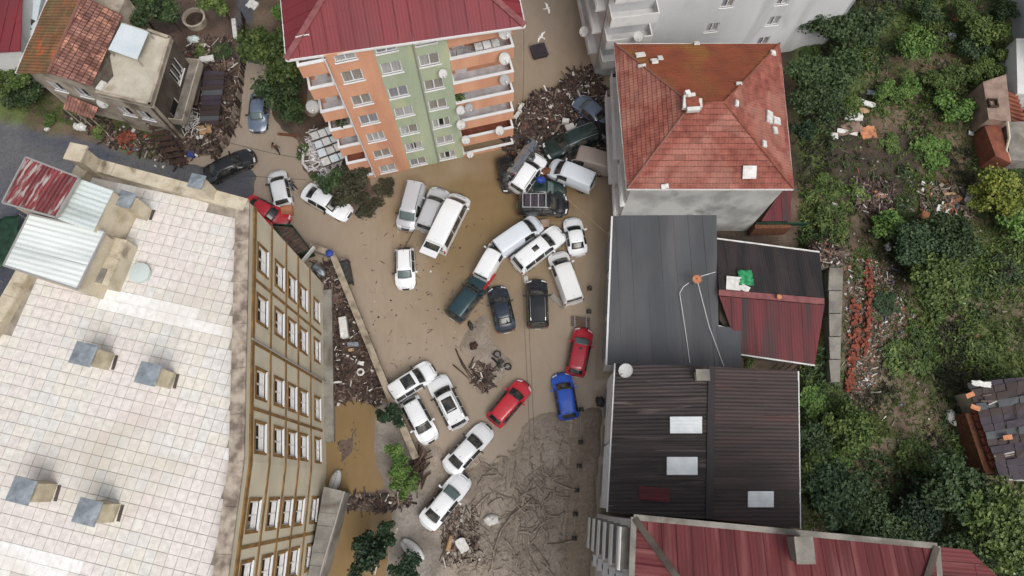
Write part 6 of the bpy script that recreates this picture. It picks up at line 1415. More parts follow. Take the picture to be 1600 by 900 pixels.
# undergrowth between the bushes: knee-high leafy weeds
def undergrowth(name, n, mat, seed, label, hmax, thr):
    rr = random.Random(seed); mb = MB(); k = 0; nf = fbm(GX, GY, 3.4, 200 + seed, 3)
    while k < n:
        x, y = rr.uniform(17, 47), rr.uniform(-8, 47); px, py = P(x, y, .5)
        if not (1252 < px < 1640 and -30 < py < 930): continue
        g = float(nf[min(int((y + 13) / STEP) + 4, ny - 1), min(int((x + 56) / STEP) + 4, nx - 1)])
        if g < thr: continue
        bare = inside((px, py), [(1300, 195), (1420, 180), (1430, 250), (1330, 290), (1290, 300)]) or inside((px, py), [(1310, 410), (1395, 410), (1420, 520), (1360, 610), (1310, 620)]) or inside((px, py), [(1390, 88), (1520, 80), (1550, 105), (1400, 122)]) or inside((px, py), [(1555, 400), (1600, 440), (1600, 600), (1560, 580)])
        if bare and rr.random() > .12: continue
        h = hmax * min(1, (g - thr) * 6 + .15); z = gz(x, y)
        for m in range(7):
            p = Vector((x + rr.gauss(0, .14), y + rr.gauss(0, .14), z + h * rr.uniform(.1, 1.))); up = Vector((rr.gauss(0, .6), rr.gauss(0, .6), 1)).normalized(); t = up.cross(Vector((rr.gauss(0, 1), rr.gauss(0, 1), .1))).normalized(); s = up.cross(t); ll = rr.uniform(.1, .26); w_ = ll * .38
            mb.mesh([p - t * ll, p - s * w_, p + t * ll - up * ll * .3, p + s * w_], [(0, 1, 2), (0, 2, 3)])
        k += 1
    tag(mb.build(name, MATS[mat]), label, 'undergrowth', kind='stuff')
undergrowth('undergrowth', 4200, 'leaf_mid', 3, 'knee-high green weeds between the garden bushes', .55, .5)
undergrowth('undergrowth_dark', 1800, 'leaf_dark', 4, 'dark low weeds between the garden trees', .6, .53)
undergrowth('undergrowth_dry', 3000, 'leaf_brown', 5, 'dry brown weeds in the garden', .4, .5)
# ------------------------------------------------------------------ walls, street furniture
RD = random.Random(99)
lw = thing('boundary_wall', (*W(560, 500), 0), 'long pale boundary wall between the courtyard and the flooded street', 'wall')
def wall_run(parent, pts, w, h, n, mat='wall_cap'):
    for i in range(len(pts) - 1):
        a, b = W(*pts[i], h), W(*pts[i + 1], h); L = (b - a).length; k = max(1, round(L / n))
        for j in range(k):
            p, q = a.lerp(b, j / k), a.lerp(b, (j + 1) / k - .012 / L); g = MB(); hh_ = h + RD.uniform(-.03, .03); d = (q - p).normalized(); nn = Vector((-d.y, d.x))
            g.bar((*p, hh_ / 2 - .2), (*q, hh_ / 2 - .2), w, hh_ + .3); st = g.build('wall_section', MATS['concrete'], parent)
            g = MB(); g.bar((*p, hh_ + .0), (*q, hh_ + .0), w + .12, .1); g.build('coping', MATS[mat], st)
wall_run(lw, [(484, 384), (518, 396)], .38, 1.1, 1.2); wall_run(lw, [(519, 396), (606, 612), (650, 716)], .42, 1.1, 1.5)
c = W3(515, 396, 1.25); mb = MB(); mb.lathe(c + Vector((0, 0, -.08)), [(.28, 0), (.33, .1), (.3, .25), (.05, .33)], 14); mb.lathe(c + Vector((0, 0, .25)), [(.1, 0), (.1, .08), (.02, .1)], 8); tag(mb.build('blue_bucket', MATS['blue_plastic']), 'blue plastic tub on the end of the boundary wall', 'bucket')
tbn = thing('wheeled_bin', (*W(543, 430), .25), 'black wheeled bin floating on its side by the boundary wall', 'bin', rot=(0, 0, math.atan2(*(W(532, 408) - W(542, 450)).yx)))
mb = MB(); mb.mesh([(-.95, -.42, 0), (.9, -.5, 0), (.9, .5, 0), (-.95, .42, 0), (-.95, -.36, .62), (.9, -.46, .7), (.9, .46, .7), (-.95, .36, .62)], [(3, 2, 1, 0), (4, 5, 6, 7), (0, 1, 5, 4), (1, 2, 6, 5), (2, 3, 7, 6), (3, 0, 4, 7)]); mb.build('tub', MATS['black_plastic'], tbn, local=True)
mb = MB(); mb.box((.98, 0, .38), (.12, 1.05, .85)); mb.build('lid', MATS['slate_tarp'], tbn, local=True)
for s in (-1, 1):
    mb = MB(); mb.lathe((-1.0, s * .35, .2), [(.2, -.06), (.2, .06)], 12, axis=(0, 1, 0)); mb.build('wheel', MATS['black_rubber'], tbn, local=True)
mb = MB(); mb.tube([(1.0, -.3, .7), (1.15, 0, .74), (1.0, .3, .7)], .04, 6); mb.build('handle', MATS['galv_pipe'], tbn, local=True)
# bollards
for k, (px, py) in enumerate([(908, 640), (907, 691), (905, 728), (901, 766), (899, 803), (897, 841), (921, 451), (920, 487)]):
    p = W(px, py); z = gzw(p.x, p.y); lbs = ['bollard beside the blue hatchback', 'second bollard down the right pavement', 'third bollard down the right pavement', 'fourth bollard down the right pavement', 'fifth bollard down the right pavement', 'lowest bollard on the right pavement', 'upper bollard standing in water right of the ivory van', 'lower bollard standing in water right of the ivory van']
    o = thing('bollard', (p.x, p.y, z - .3), 'short dark ' + lbs[k], 'bollard', 'bollards along the right pavement'); mb = MB(); mb.lathe((p.x, p.y, z - .3), [(.14, 0), (.13, .75), (.1, .82)], 10); mb.build('post', MATS['brown_wall'], o); mb = MB(); mb.box((p.x, p.y, z - .0), (.42, .34, .14)); mb.build('foot', MATS['black_plastic'], o); mb = MB(); mb.lathe((p.x, p.y, z + .52), [(.13, 0), (.12, .06), (.03, .1)], 10); mb.build('knob', MATS['black_plastic'], o)
for k, (a, b) in enumerate([((908, 640), (907, 691)), ((905, 728), (901, 766)), ((899, 803), (897, 841))]):
    A, B = W3(*a, .3), W3(*b, .3); mb = MB(); mb.tube([A.lerp(B, t / 8) - Vector((0, 0, .22 * math.sin(t / 8 * math.pi))) for t in range(9)], .025, 5); tag(mb.build('chain', MATS['galv_pipe']), ['sagging chain below the blue hatchback', 'sagging chain midway down the right pavement', 'sagging chain at the lower right pavement'][k], 'chain')
# kerb of the right pavement
kb = thing('kerb', (*W(890, 760), 0), 'muddy kerb stones along the right pavement', 'kerb')
for k in range(15):
    a, b = W(893 - k * 1.1, 645 + 17.5 * k), W(893 - (k + 1) * 1.1, 645 + 17.5 * (k + 1) - .8); mb = MB(); mb.bar((*a, .05), (*b, .05), .2, .18); mb.build('kerb_stone', MATS['driftwood'], kb)
# bench slats floating
bo = thing('bench', (*W(907, 501), .1), 'overturned slatted bench floating above the crimson hatchback', 'bench')
for k in range(5):
    mb = MB(); mb.bar(W3(893, 495 + 3.4 * k, .25), W3(922, 498 + 3.4 * k, .25), .12, .05); mb.build('slat', MATS['plank'], bo)
for k in range(2):
    mb = MB(); mb.bar(W3(898 + 18 * k, 494 + k, .16), W3(898 + 18 * k, 511 + k, .16), .06, .3); mb.build('leg', MATS['galv_pipe'], bo)
# floating dark box near the top
fb = thing('floating_chest', (*W(842, 83), 0), 'dark purple-grey padded box floating in the upper street', 'box', rot=(0, 0, .28))
mb = MB(); mb.box((0, 0, .14), (1.35, 1.25, .5)); mb.build('base', MATS['slate_tarp'], fb, local=True); mb = MB(); mb.box((0, 0, .45), (1.45, 1.35, .12)); mb.build('lid', MATS['slate_tarp'], fb, local=True)
mb = MB(); mb.box((0, -.7, .5), (1.5, .08, .14)); mb.build('lid_lip', MATS['black_plastic'], fb, local=True)
# tow lines and wires
for k, (pts, r, m, lb) in enumerate([([(888, 312, 1.2), (915, 336, .7), (952, 368, 2.2)], .03, 'cardboard', 'rope stretched from the wreck heap to the white facade'),
        ([(648, 358, .5), (640, 372, .05), (632, 388, .5)], .03, 'dark_wood', 'dark tow strap between silver minivan and white hatchback'),
        ([(814, 420, 9.0), (822, 540, 8.2), (828, 690, 9.0)], .018, 'brown_wall', 'left overhead wire above the middle of the street'), ([(821, 420, 9.0), (829, 540, 8.2), (835, 690, 9.0)], .018, 'brown_wall', 'right overhead wire above the middle of the street'),
        ([(818, 40, 3), (820, 120, 2.4), (815, 190, 3)], .018, 'black_plastic', 'thin dark wire beside the tower right edge'), ([(355, 222, 3), (420, 240, 2.2), (470, 247, 2.5)], .02, 'black_plastic', 'thin wire across the muddy lane'), ([(385, 274, 3), (440, 280, 2.4), (478, 280, 2.5)], .02, 'black_plastic', 'second thin wire across the muddy lane')]):
    P3 = [W3(*p) for p in pts]; q = []
    for t in range(17):
        u = t / 16; q.append(P3[0] * (1 - u) ** 2 + P3[1] * 2 * u * (1 - u) + P3[-1] * u * u if len(P3) == 3 else P3[0].lerp(P3[-1], u))
    mb = MB(); mb.tube(q, r, 5); tag(mb.build('wire' if k > 1 else 'rope', MATS[m]), lb, 'wire' if k > 1 else 'rope')
# white shells and curved pipe in the lower courtyard
def shell(px, py, L, w_, ang, label, z0=.15):
    c = W3(px, py, z0 + .3); o = thing('fallen_shell', (c.x, c.y, max(gz(c.x, c.y), 0)), label, 'boat hull', rot=(.12, 0, ang)); vs = []; fs = []; n, m = 12, 9
    for i in range(n + 1):
        u = i / n; hw_ = w_ / 2 * math.sin(math.pi * min(1, u * .92 + .08)) ** .6
        for j in range(m): a = math.pi * j / (m - 1); vs.append(((u - .5) * L, hw_ * math.cos(a), .12 + .38 * math.sin(a) * (hw_ / (w_ / 2))))
    for i in range(n):
        for j in range(m - 1): fs.append((i * m + j, (i + 1) * m + j, (i + 1) * m + j + 1, i * m + j + 1))
    g = MB(); g.mesh(vs, fs); q = g.build('hull', MATS['white_paint'], o, smooth=True, local=True); q.modifiers.new('t', 'SOLIDIFY').thickness = .04
    g = MB(); g.tube([(-L * .48, 0, .5), (0, 0, .53), (L * .46, 0, .5)], .03, 6); g.box((L * .25, .1, .5), (.3, .16, .08)); g.build('keel', MATS['galv_pipe'], o, local=True)
shell(645, 859, 2.2, .95, math.radians(-38), 'white upturned boat hull on the paving by the dark bush'); shell(518, 750, 1.7, .8, math.radians(75), 'white upturned boat hull at the foot of the cream block', 1.)
mb = MB(); mb.tube([W3(*p) for p in [(585, 898, 1.2), (592, 872, 1.3), (602, 850, 1.4), (615, 838, 1.4), (621, 825, 1.3)]], .07, 7); tag(mb.build('bent_pipe', MATS['cream_concrete']), 'long bent cream pipe railing beside the dark courtyard trees', 'pipe')
# things in the courtyard debris
def block(name, px, py, size, rz, mat, label, cat, z=0., tilt=.0, group=None):
    c = W(px, py, z + size[2]); zz = gzw(c.x, c.y) + z; mb = MB(); R = Matrix.Rotation(rz, 3, 'Z') @ Matrix.Rotation(tilt, 3, 'X') @ Matrix.Rotation(tilt * .6, 3, 'Y'); rr = random.Random(int(px * 7 + py * 13))
    soft = any(w in label for w in ('bag', 'sack', 'cushion', 'bundle', 'tarp', 'litter', 'bumper', 'stump')); base = Vector((c.x, c.y, zz))
    if soft:                                                       # crumpled, rounded heap
        n, m = 14, 8; vs = []; ph = [rr.uniform(0, 6.28) for _ in range(6)]
        for i in range(m + 1):
            v = i / m * math.pi / 2
            for j in range(n):
                a = 2 * math.pi * j / n; k = 1 + .16 * math.sin(2 * a + ph[0]) + .12 * math.sin(5 * a + ph[1] + v * 3) + .08 * math.sin(7 * a + ph[2] - v * 4); x, y = math.cos(a), math.sin(a)
                q = max(abs(x), abs(y)) ** -.45; vs.append(base + R @ Vector((x * q * k * size[0] * .55 * math.cos(v) ** .6, y * q * k * size[1] * .55 * math.cos(v) ** .6, size[2] * (math.sin(v) * (1 + .12 * math.sin(3 * a + ph[3])) - .05))))
        mb.mesh(vs, [(i * n + j, i * n + (j + 1) % n, (i + 1) * n + (j + 1) % n, (i + 1) * n + j) for i in range(m) for j in range(n)])
    elif size[2] <= .25:                                           # broken sheet or board: ragged outline, bowed
        n = 5; j = lambda s: rr.uniform(-s, s); top = []; bow = rr.uniform(-.08, .1)
        for a in range(n + 1):
            for b in range(n + 1):
                u, v = a / n - .5, b / n - .5; e = .10 if a in (0, n) or b in (0, n) else .02
                top.append(Vector((size[0] * (u + j(e) * .6 * min(1, .5 / size[0] + .3)), size[1] * (v + j(e)), size[2] + bow * (1 - 4 * u * u) + j(.015))))
        th = max(.03, size[2] * .5); k = n + 1; vs = [base + R @ t for t in top] + [base + R @ (t - Vector((0, 0, th))) for t in top]; N = k * k
        f = [(a * k + b, (a + 1) * k + b, (a + 1) * k + b + 1, a * k + b + 1) for a in range(n) for b in range(n)]; f += [tuple(N + i for i in q[::-1]) for q in f]
        rim = [b for b in range(k)] + [a * k + n for a in range(1, k)] + [n * k + b for b in range(n - 1, -1, -1)] + [a * k for a in range(n - 1, 0, -1)]
        f += [(rim[i], rim[(i + 1) % len(rim)], N + rim[(i + 1) % len(rim)], N + rim[i]) for i in range(len(rim))]; mb.mesh(vs, f)
    else:                                                          # dented box with rim and lid panel
        def bxx(o, s):
            cs = [base + R @ Vector((o[0] + sx * s[0] / 2 * (1 + rr.uniform(-.06, .06)), o[1] + sy * s[1] / 2 * (1 + rr.uniform(-.06, .06)), o[2] + sz * s[2] / 2)) for sz in (-1, 1) for sx, sy in ((-1, -1), (1, -1), (1, 1), (-1, 1))]
            mb.mesh(cs, [(3, 2, 1, 0), (4, 5, 6, 7), (0, 1, 5, 4), (1, 2, 6, 5), (2, 3, 7, 6), (3, 0, 4, 7)])
        bxx((0, 0, size[2] / 2), size); bxx((size[0] * .02, 0, size[2] + .02), (size[0] * .94, size[1] * .62, .035)); bxx((0, size[1] * .4, size[2] + .015), (size[0] * .92, size[1] * .12, .03))
    return tag(mb.build(name, MATS[mat], smooth=soft), label, cat, group)
block('fridge', 537, 511, (.62, 1.75, .6), .18, 'foam_white', 'white fridge lying on its back in the courtyard debris', 'fridge'); block('crate', 552, 538, (.9, .35, .3), .05, 'galvanised', 'blue-grey box below the white fridge', 'crate')
block('plank', 526, 598, (.95, .14, .1), .1, 'foam_white', 'white plank lying in the lower courtyard debris', 'plank'); block('carton', 564, 568, (.5, .3, .25), -.15, 'foam_white', 'white carton above the white tyre', 'carton'); block('carton', 549, 547, (.45, .25, .2), .2, 'cardboard', 'cream carton below the blue-grey box', 'carton')
c = W3(563, 581, .35); mb = MB(); vs = []; fs = []
for i in range(20):
    for j in range(8):
        a, b = 2 * math.pi * i / 20, 2 * math.pi * j / 8; r = .25 + .085 * math.cos(b); vs.append((c.x + r * math.cos(a), c.y + r * math.sin(a), gzw(c.x, c.y) + .12 + .085 * math.sin(b)))
for i in range(20):
    for j in range(8): fs.append((i * 8 + j, ((i + 1) % 20) * 8 + j, ((i + 1) % 20) * 8 + (j + 1) % 8, i * 8 + (j + 1) % 8))
mb.mesh(vs, fs); tag(mb.build('lifebuoy', MATS['foam_white'], smooth=True), 'white ring lying on the courtyard debris', 'ring')
block('grey_sack', 497, 420, (1.3, .7, .5), -.9, 'galvanised', 'grey bundle of scrap metal inside the boundary wall corner', 'scrap', tilt=.15)
block('trunk_stump', 740, 540, (.55, .65, .35), .2, 'dark_wood', 'round brown stump on the mud islet', 'stump')
block('orange_crate', 447, 327, (.95, .8, .7), .15, 'foam_orange', 'orange-brown wooden cabinet behind the old white estate car', 'cabinet'); block('bumper', 735, 508, (.35, .8, .3), .5, 'black_plastic', 'torn black bumper behind the dark teal estate', 'bumper', tilt=.2)
block('red_board', 765, 440, (1.7, .22, .2), .95, 'lamp_red', 'red plastic beam between teal estate and navy saloon', 'beam', z=.8); block('pink_board', 850, 349, (.9, .7, .1), 0, 'under_brown', 'pinkish board under the roof-rack car', 'board', z=.3)
block('blue_bag', 845, 278, (.7, .6, .4), .4, 'blue_plastic', 'bright blue bag on the wreck heap', 'bag', z=1.9, tilt=.2); block('red_bag', 853, 265, (.75, .6, .3), .2, 'rust', 'rusty red cushion on the white van bonnet', 'cushion', z=1.5, tilt=.2)
block('foam_block', 809, 178, (.35, 1.0, .3), -.6, 'foam_white', 'white foam strip at the left end of the debris raft', 'foam', z=.3); block('foam_block', 814, 166, (.3, .8, .3), -.5, 'foam_white', 'upper white foam strip at the left of the debris raft', 'foam', z=.3)
block('foam_block', 891, 198, (.8, .6, .45), .4, 'foam_white', 'white foam block above the dark green off-roader', 'foam', z=.8); block('foam_block', 884, 188, (.6, .45, .4), -.2, 'foam_white', 'smaller white foam block above the dark green off-roader', 'foam', z=.8)
block('foam_block', 822, 436, (.35, .9, .2), .2, 'foam_white', 'white litter at the back of the white people carrier', 'foam'); block('board', 872, 470, (1.5, .5, .08), -.75, 'concrete', 'pale grey board leaning between off-roader and ivory van', 'board', z=.1)
block('black_bags', 939, 627, (.6, .9, .5), .2, 'black_plastic', 'heap of black bags against the right wall', 'bags', tilt=.2); block('white_sack', 768, 812, (.95, .85, .35), .4, 'foam_white', 'crumpled white sack on the muddy driftwood', 'sack', tilt=.12)
block('white_board', 722, 852, (.75, 1.0, .12), .5, 'foam_white', 'white triangular board in the lower mud debris', 'board', z=.25, tilt=.25); mb = MB(); c = W3(702, 848, .4); mb.tube([c + Vector((-.1, -.6, .05)), c + Vector((.02, 0, .0)), c + Vector((.16, .55, .1))], .19, 10, r2=.15); tag(mb.build('tan_log', MATS['cardboard'], smooth=True), 'thick tan log in the lower mud debris', 'log')
block('skip_lid', 395, 8, (1.05, .95, .2), -.5, 'foam_white', 'white sheet lying on the upper lane asphalt', 'sheet'); block('drain', 251, 258, (.9, .5, .03), -.25, 'foam_white', 'white painted mark plate on the lower asphalt road', 'plate')
for k, (px, py, s, m, lb) in enumerate([(1330, 185, (1.6, 1.0, .2), 'foam_white', 'white panel in the upper garden heap'), (1322, 205, (2.3, 1.2, .15), 'under_brown', 'grey-pink panel in the upper garden heap'), (1352, 210, (1.5, 1.1, .2), 'foam_orange', 'orange panel at the right of the upper garden heap'), (1320, 210, (1.9, .35, .2), 'foam_white', 'white beam across the upper garden heap'),
      (1345, 176, (1.2, .5, .3), 'cardboard', 'cream cushion above the upper garden heap'), (1300, 218, (.6, .6, .2), 'foam_white', 'white square at the left foot of the upper garden heap'), (1372, 152, (2.4, .5, .25), 'galvanised', 'silver ladder-like frame pointing to the hedge'), (1350, 165, (1.6, .5, .25), 'foam_white', 'white frame next to the silver one'),
      (1370, 308, (.9, .7, .3), 'foam_orange', 'small orange panel on the brown timber heap'), (1382, 317, (1.5, .3, .15), 'foam_white', 'white beam on the brown timber heap'), (1480, 322, (2.3, .5, .2), 'foam_orange', 'long orange board in the middle garden heap'), (1472, 335, (1.7, 1.0, .2), 'foam_white', 'white crumpled sheet in the middle garden heap'), (1443, 340, (.9, .7, .3), 'foam_orange', 'orange box at the left of the middle garden heap'), (1478, 308, (1.1, .35, .2), 'cardboard', 'cream beam above the middle garden heap'), (1440, 298, (1.7, .35, .15), 'foam_white', 'white plank above the middle garden heap'), (1508, 312, (.5, 1.0, .3), 'foam_white', 'white bent panel right of the middle garden heap'),
      (1383, 390, (.7, .9, .2), 'foam_white', 'white bag below the bright garden shrub'), (1388, 372, (.4, .5, .2), 'foam_white', 'small white bag above another white bag'), (1493, 472, (1.1, .25, .1), 'bluewhite_', 'pale blue strip in the thicket'), (1488, 655, (1.3, 1.0, .4), 'foam_white', 'grey-white sack left of the rusty wall'), (1458, 727, (.35, 1.0, .3), 'foam_white', 'white bottle-shaped scrap in the lower garden'), (1370, 796, (.7, .3, .15), 'pale_blue_sheet', 'pale blue scrap in the lower garden'), (1512, 715, (.6, .6, .4), 'foam_white', 'white bucket under the rusty wall'), (1527, 601, (1.5, .4, .1), 'foam_white', 'white gutter piece on top of the slate ruin'), (1512, 212, (.5, .4, .2), 'foam_white', 'white box by the garden path'), (1550, 192, (1.2, .2, .1), 'foam_white', 'white plank by the terracotta ramp'), (1488, 33, (.8, .5, .3), 'foam_orange', 'orange tarp in the upper right garden'), (1508, 26, (.4, .4, .3), 'foam_white', 'white tub in the upper right garden'), (1482, 62, (.7, .5, .4), 'galvanised', 'grey barrel in the upper right garden'), (1300, 325, (.5, .4, .3), 'foam_white', 'white canister at the green fence end'), (1585, 895, (1., .5, .3), 'foam_white', 'white panel at the bottom right corner')]):
    m = 'pale_blue_sheet' if m == 'bluewhite_' else m
    block('scrap_panel', px, py, s, RD.uniform(-.6, .6), m, lb, 'scrap', z=.0 if py < 590 or py > 620 or px < 1500 else 3.6, tilt=RD.uniform(-.2, .2), group='scrap strewn over the garden')
# brick rows in the garden
br = thing('brick_rows', (*W(1340, 510), .5), 'two broken rows of red bricks in the garden rubble', 'brick wall')
mb = MB(); mb.box((0, 0, 0), (.34, .2, .18)); bm_ = bpy.data.meshes.new('brick'); bm_.from_pydata(mb.v, [], mb.f); bm_.materials.append(MATS['brick_red'])
for k in range(230):
    t = RD.random(); row = RD.random() < .6
    px = (1332 + 6 * math.sin(t * 5) + RD.gauss(0, 3.5)) if row else (1353 + 4 * math.sin(t * 4) + RD.gauss(0, 3)); py = 470 + t * 140 if row else 405 + t * 150
    c = W(px, py, .7); o = link('brick', bm_, br); o.matrix_parent_inverse = INV[br]; o.location = (c.x, c.y, gz(c.x, c.y) + RD.uniform(.05, .32)); o.rotation_euler = (RD.uniform(-.4, .4), RD.uniform(-.4, .4), RD.uniform(0, 3.1))
# ------------------------------------------------------------------ loose debris masses
def scatter(name, n, poly, mat, label, sizes, zmax=.25, long=.5, hump=None, z0=0., flat=.5, seed=1):
    rr = random.Random(seed); mb = MB(); xs, ys = [p[0] for p in poly], [p[1] for p in poly]; k = 0
    while k < n:
        px, py = rr.uniform(min(xs), max(xs)), rr.uniform(min(ys), max(ys))
        if not inside((px, py), poly): continue
        c = W(px, py, .3 + (z0 if z0 > 1 else 0)); z = (max(gz(c.x, c.y), 0 if z0 == 0 else -9) if z0 < 1 else 0) + z0
        h = hump(px, py) if hump else 0
        s = rr.uniform(*sizes)
        if rr.random() < long: size = (s * rr.uniform(2.2, 6), s * rr.uniform(.25, .5), s * rr.uniform(.2, .45))
        else: size = (s * rr.uniform(.7, 1.6), s * rr.uniform(.6, 1.2), s * rr.uniform(.2, .8))
        mb.box((c.x, c.y, z + h * rr.uniform(.7, 1.05) + rr.uniform(0, zmax)), size, rr.uniform(0, 3.14), rr.gauss(0, flat * .5), rr.gauss(0, flat * .5)); k += 1
    return tag(mb.build(name, MATS[mat]), label, 'debris', kind='stuff')
raft = [(800, 195), (812, 170), (840, 148), (870, 138), (900, 112), (930, 100), (945, 150), (952, 262), (925, 262), (880, 262), (850, 255), (820, 240), (796, 250), (790, 220)]
def raft_h(px, py): return .55 * max(0, 1 - ((px - 890) / 110) ** 2) * max(0, 1 - ((py - 200) / 120) ** 2) + .05
scatter('debris_raft', 6000, raft, 'debris_mix', 'raft of broken wood and litter packed between tower and white facade', (.04, .19), .2, .6, raft_h, seed=2)
scatter('debris_raft_dark', 2600, raft, 'debris_dark', 'dark sodden wood under the debris raft', (.12, .4), .16, .6, lambda x, y: raft_h(x, y) * .85, seed=3)
scatter('courtyard_debris', 1500, [(514, 480), (556, 480), (604, 615), (590, 634), (552, 624), (520, 634)], 'debris_dark', 'mat of brown debris filling the courtyard corner', (.06, .22), .1, .5, seed=4)
scatter('courtyard_litter', 420, [(487, 412), (516, 408), (545, 478), (520, 476), (505, 455)], 'debris_mix', 'litter behind the boundary wall corner', (.1, .3), .2, .5, seed=6)
scatter('garden_rubble', 2000, [(1316, 405), (1400, 400), (1425, 500), (1380, 590), (1362, 640), (1322, 640)], 'rubble_mix', 'broken masonry and litter around the brick rows', (.05, .2), .08, .3, seed=7)
scatter('garden_litter', 700, [(1290, 10), (1590, 10), (1590, 860), (1290, 860)], 'rubble_mix', 'small litter all over the garden', (.06, .2), .1, .4, seed=8)
scatter('timber_heap', 420, [(1330, 285), (1395, 290), (1390, 330), (1335, 335)], 'debris_mix', 'heap of brown broken timber in the garden', (.12, .34), .35, .7, seed=9)
scatter('garden_heap', 260, [(1430, 290), (1520, 290), (1515, 345), (1435, 345)], 'rubble_mix', 'pale rubble heap in the garden', (.12, .32), .3, .5, seed=10)
scatter('shed_debris', 330, [(1270, 380), (1318, 385), (1318, 408), (1280, 410)], 'debris_mix', 'broken boards piled on the shed corner', (.12, .32), .5, .65, z0=2.35, seed=11)
mb = MB(); mb.prism([W(1268, 384, 2.3), W(1318, 390, 2.3), W(1318, 412, 2.3), W(1284, 414, 2.3)], 0, 2.3); tag(mb.build('stone_platform', MATS['concrete']), 'concrete platform heaped with boards at the shed corner', 'platform')
block('blue_crate', 1293, 407, (1.0, .3, .25), -.05, 'blue_plastic', 'blue crate on the debris at the shed corner', 'crate', z=2.0)
scatter('yard_clutter', 1500, [(245, 195), (300, 60), (365, 60), (372, 190), (340, 240), (285, 245)], 'debris_mix', 'scrap and clutter filling the old house yard', (.08, .3), .25, .5, seed=12)
scatter('verge_clutter', 500, [(100, 180), (160, 185), (300, 240), (280, 262), (170, 230)], 'debris_mix', 'clutter on the verge in front of the old house', (.08, .28), .2, .5, seed=13)
scatter('lattice_debris', 320, [(470, 235), (490, 200), (520, 230), (540, 270), (500, 285)], 'white_lattice_mix', 'white broken laths beside the tower', (.1, .28), .3, .85, seed=14)
scatter('islet_wood', 160, [(735, 565), (770, 575), (765, 610), (740, 605)], 'debris_mix', 'tangle of sticks on the mud islet', (.1, .25), .2, .8, seed=15)
scatter('mud_twigs', 1000, [(690, 700), (780, 720), (800, 690), (885, 660), (890, 900), (690, 900)], 'mud_twigs', 'muddy twigs and roots pressed into the bank', (.05, .14), .06, .92, flat=.3, seed=16)
scatter('mud_litter', 420, [(690, 790), (745, 790), (750, 880), (690, 880)], 'debris_mix', 'litter caught under the lowest white saloon', (.05, .18), .12, .6, seed=17)
scatter('street_litter', 160, [(560, 330), (780, 340), (780, 520), (600, 580), (560, 420)], 'debris_mix', 'bits of litter drifting on the open water', (.05, .14), .02, .5, seed=18)
scatter('pool_scum', 45, [(520, 690), (560, 650), (570, 700), (545, 745), (525, 740)], 'debris_dark', 'dark scum on the ochre pool', (.03, .09), .01, .3, z0=.05, flat=.1, seed=19)
scatter('walkway_rubbish', 260, [(600, 770), (640, 770), (650, 790), (590, 800), (510, 795), (510, 775)], 'debris_mix', 'rubbish dam across the ochre pool', (.08, .28), .15, .6, seed=20)
# driftwood logs one by one
for k in range(76):
    if k < 60: a = RD.uniform(0, math.pi); px, py = RD.gauss(835, 28), RD.gauss(790, 52)
    else: a = RD.uniform(0, math.pi); px, py = RD.uniform(740, 880), RD.uniform(700, 890)
    px = min(max(px, 752), 882); py = min(max(py, 715), 892)
    L = RD.uniform(.8, 2.4); c = W(px, py); z = gzw(c.x, c.y); d = Vector((math.cos(a), math.sin(a))) * L / 2; mb = MB(); r = RD.uniform(.055, .115); bend = RD.uniform(-.18, .18); nn = Vector((-d.y, d.x)).normalized()
    pts = []
    for t in range(6):
        u = t / 5 * 2 - 1; q = c + d * u + nn * bend * (1 - u * u); pts.append((q.x, q.y, z + r * .35 + RD.uniform(0, .07)))
    mb.tube(pts, r, 7, r2=r * .5)
    if k % 3 == 0: q = Vector(pts[3]); mb.tube([q, q + Vector((RD.uniform(-.5, .5), RD.uniform(-.5, .5), .15))], r * .5, 5, r2=r * .2)
    tag(mb.build('driftwood_log', MATS['driftwood'], smooth=True), 'mud-coated log in the tangle on the lower mud bank', 'log', 'driftwood logs on the mud bank')
mb = MB(); mb.tube([W3(x, y, .35) for x, y in [(768, 888), (772, 860), (782, 830), (800, 805), (820, 790), (834, 778)]], .07, 7); tag(mb.build('driftwood_log', MATS['driftwood'], smooth=True), 'longest curved branch sweeping left of the log tangle', 'log', 'driftwood logs on the mud bank')
for k, (pts, lb) in enumerate([([(712, 545), (722, 570), (735, 590)], 'dark branch on the left shore of the mud islet'), ([(708, 570), (722, 582), (733, 592)], 'thin half-sunk branch beside the mud islet'), ([(716, 555), (728, 575), (738, 588)], 'middle dark branch on the left shore of the mud islet')]):
    mb = MB(); mb.tube([W3(x, y, .15) for x, y in pts], .06, 6, r2=.03); tag(mb.build('branch', MATS['dark_wood']), lb, 'branch')
# ------------------------------------------------------------------ yard of the old house, fences, planters
for k, (px, py, lb) in enumerate([(655, 735, 'brown splintered wood heap against the end of the boundary wall')]):
    o = thing('wood_heap', (*W(px, py), .1), lb, 'wood heap')
    for j in range(26):
        c = W3(px + RD.uniform(-8, 8), py + RD.uniform(-22, 22), .3 + RD.uniform(0, .5)); mb = MB(); a = RD.gauss(1.35, .4); v = Vector((math.cos(a), math.sin(a), RD.uniform(-.15, .15))) * RD.uniform(.5, 1.1); mb.bar(c - v, c + v, .12, .06); mb.build('board', MATS[RD.choice(['dark_wood', 'plank', 'dark_wood'])], o)
pl = thing('round_planter', (*W(303, 28), .35), 'round concrete well-like planter in the top left yard', 'planter'); c = W(303, 28, 1.0)
mb = MB(); mb.lathe((c.x, c.y, .3), [(1.0, 0), (1.1, .75), (1.12, .8), (.92, .82), (.85, .3)], 22); mb.build('ring', MATS['old_plaster'], pl); mb = MB(); mb.lathe((c.x, c.y, .75), [(.9, 0), (.5, .1), (.05, .14)], 16); mb.build('soil', MATS['dark_wood'], pl)
ys = thing('yard_canopy', (*W(322, 150), .3), 'long dark plank canopy in the yard of the old house', 'canopy')
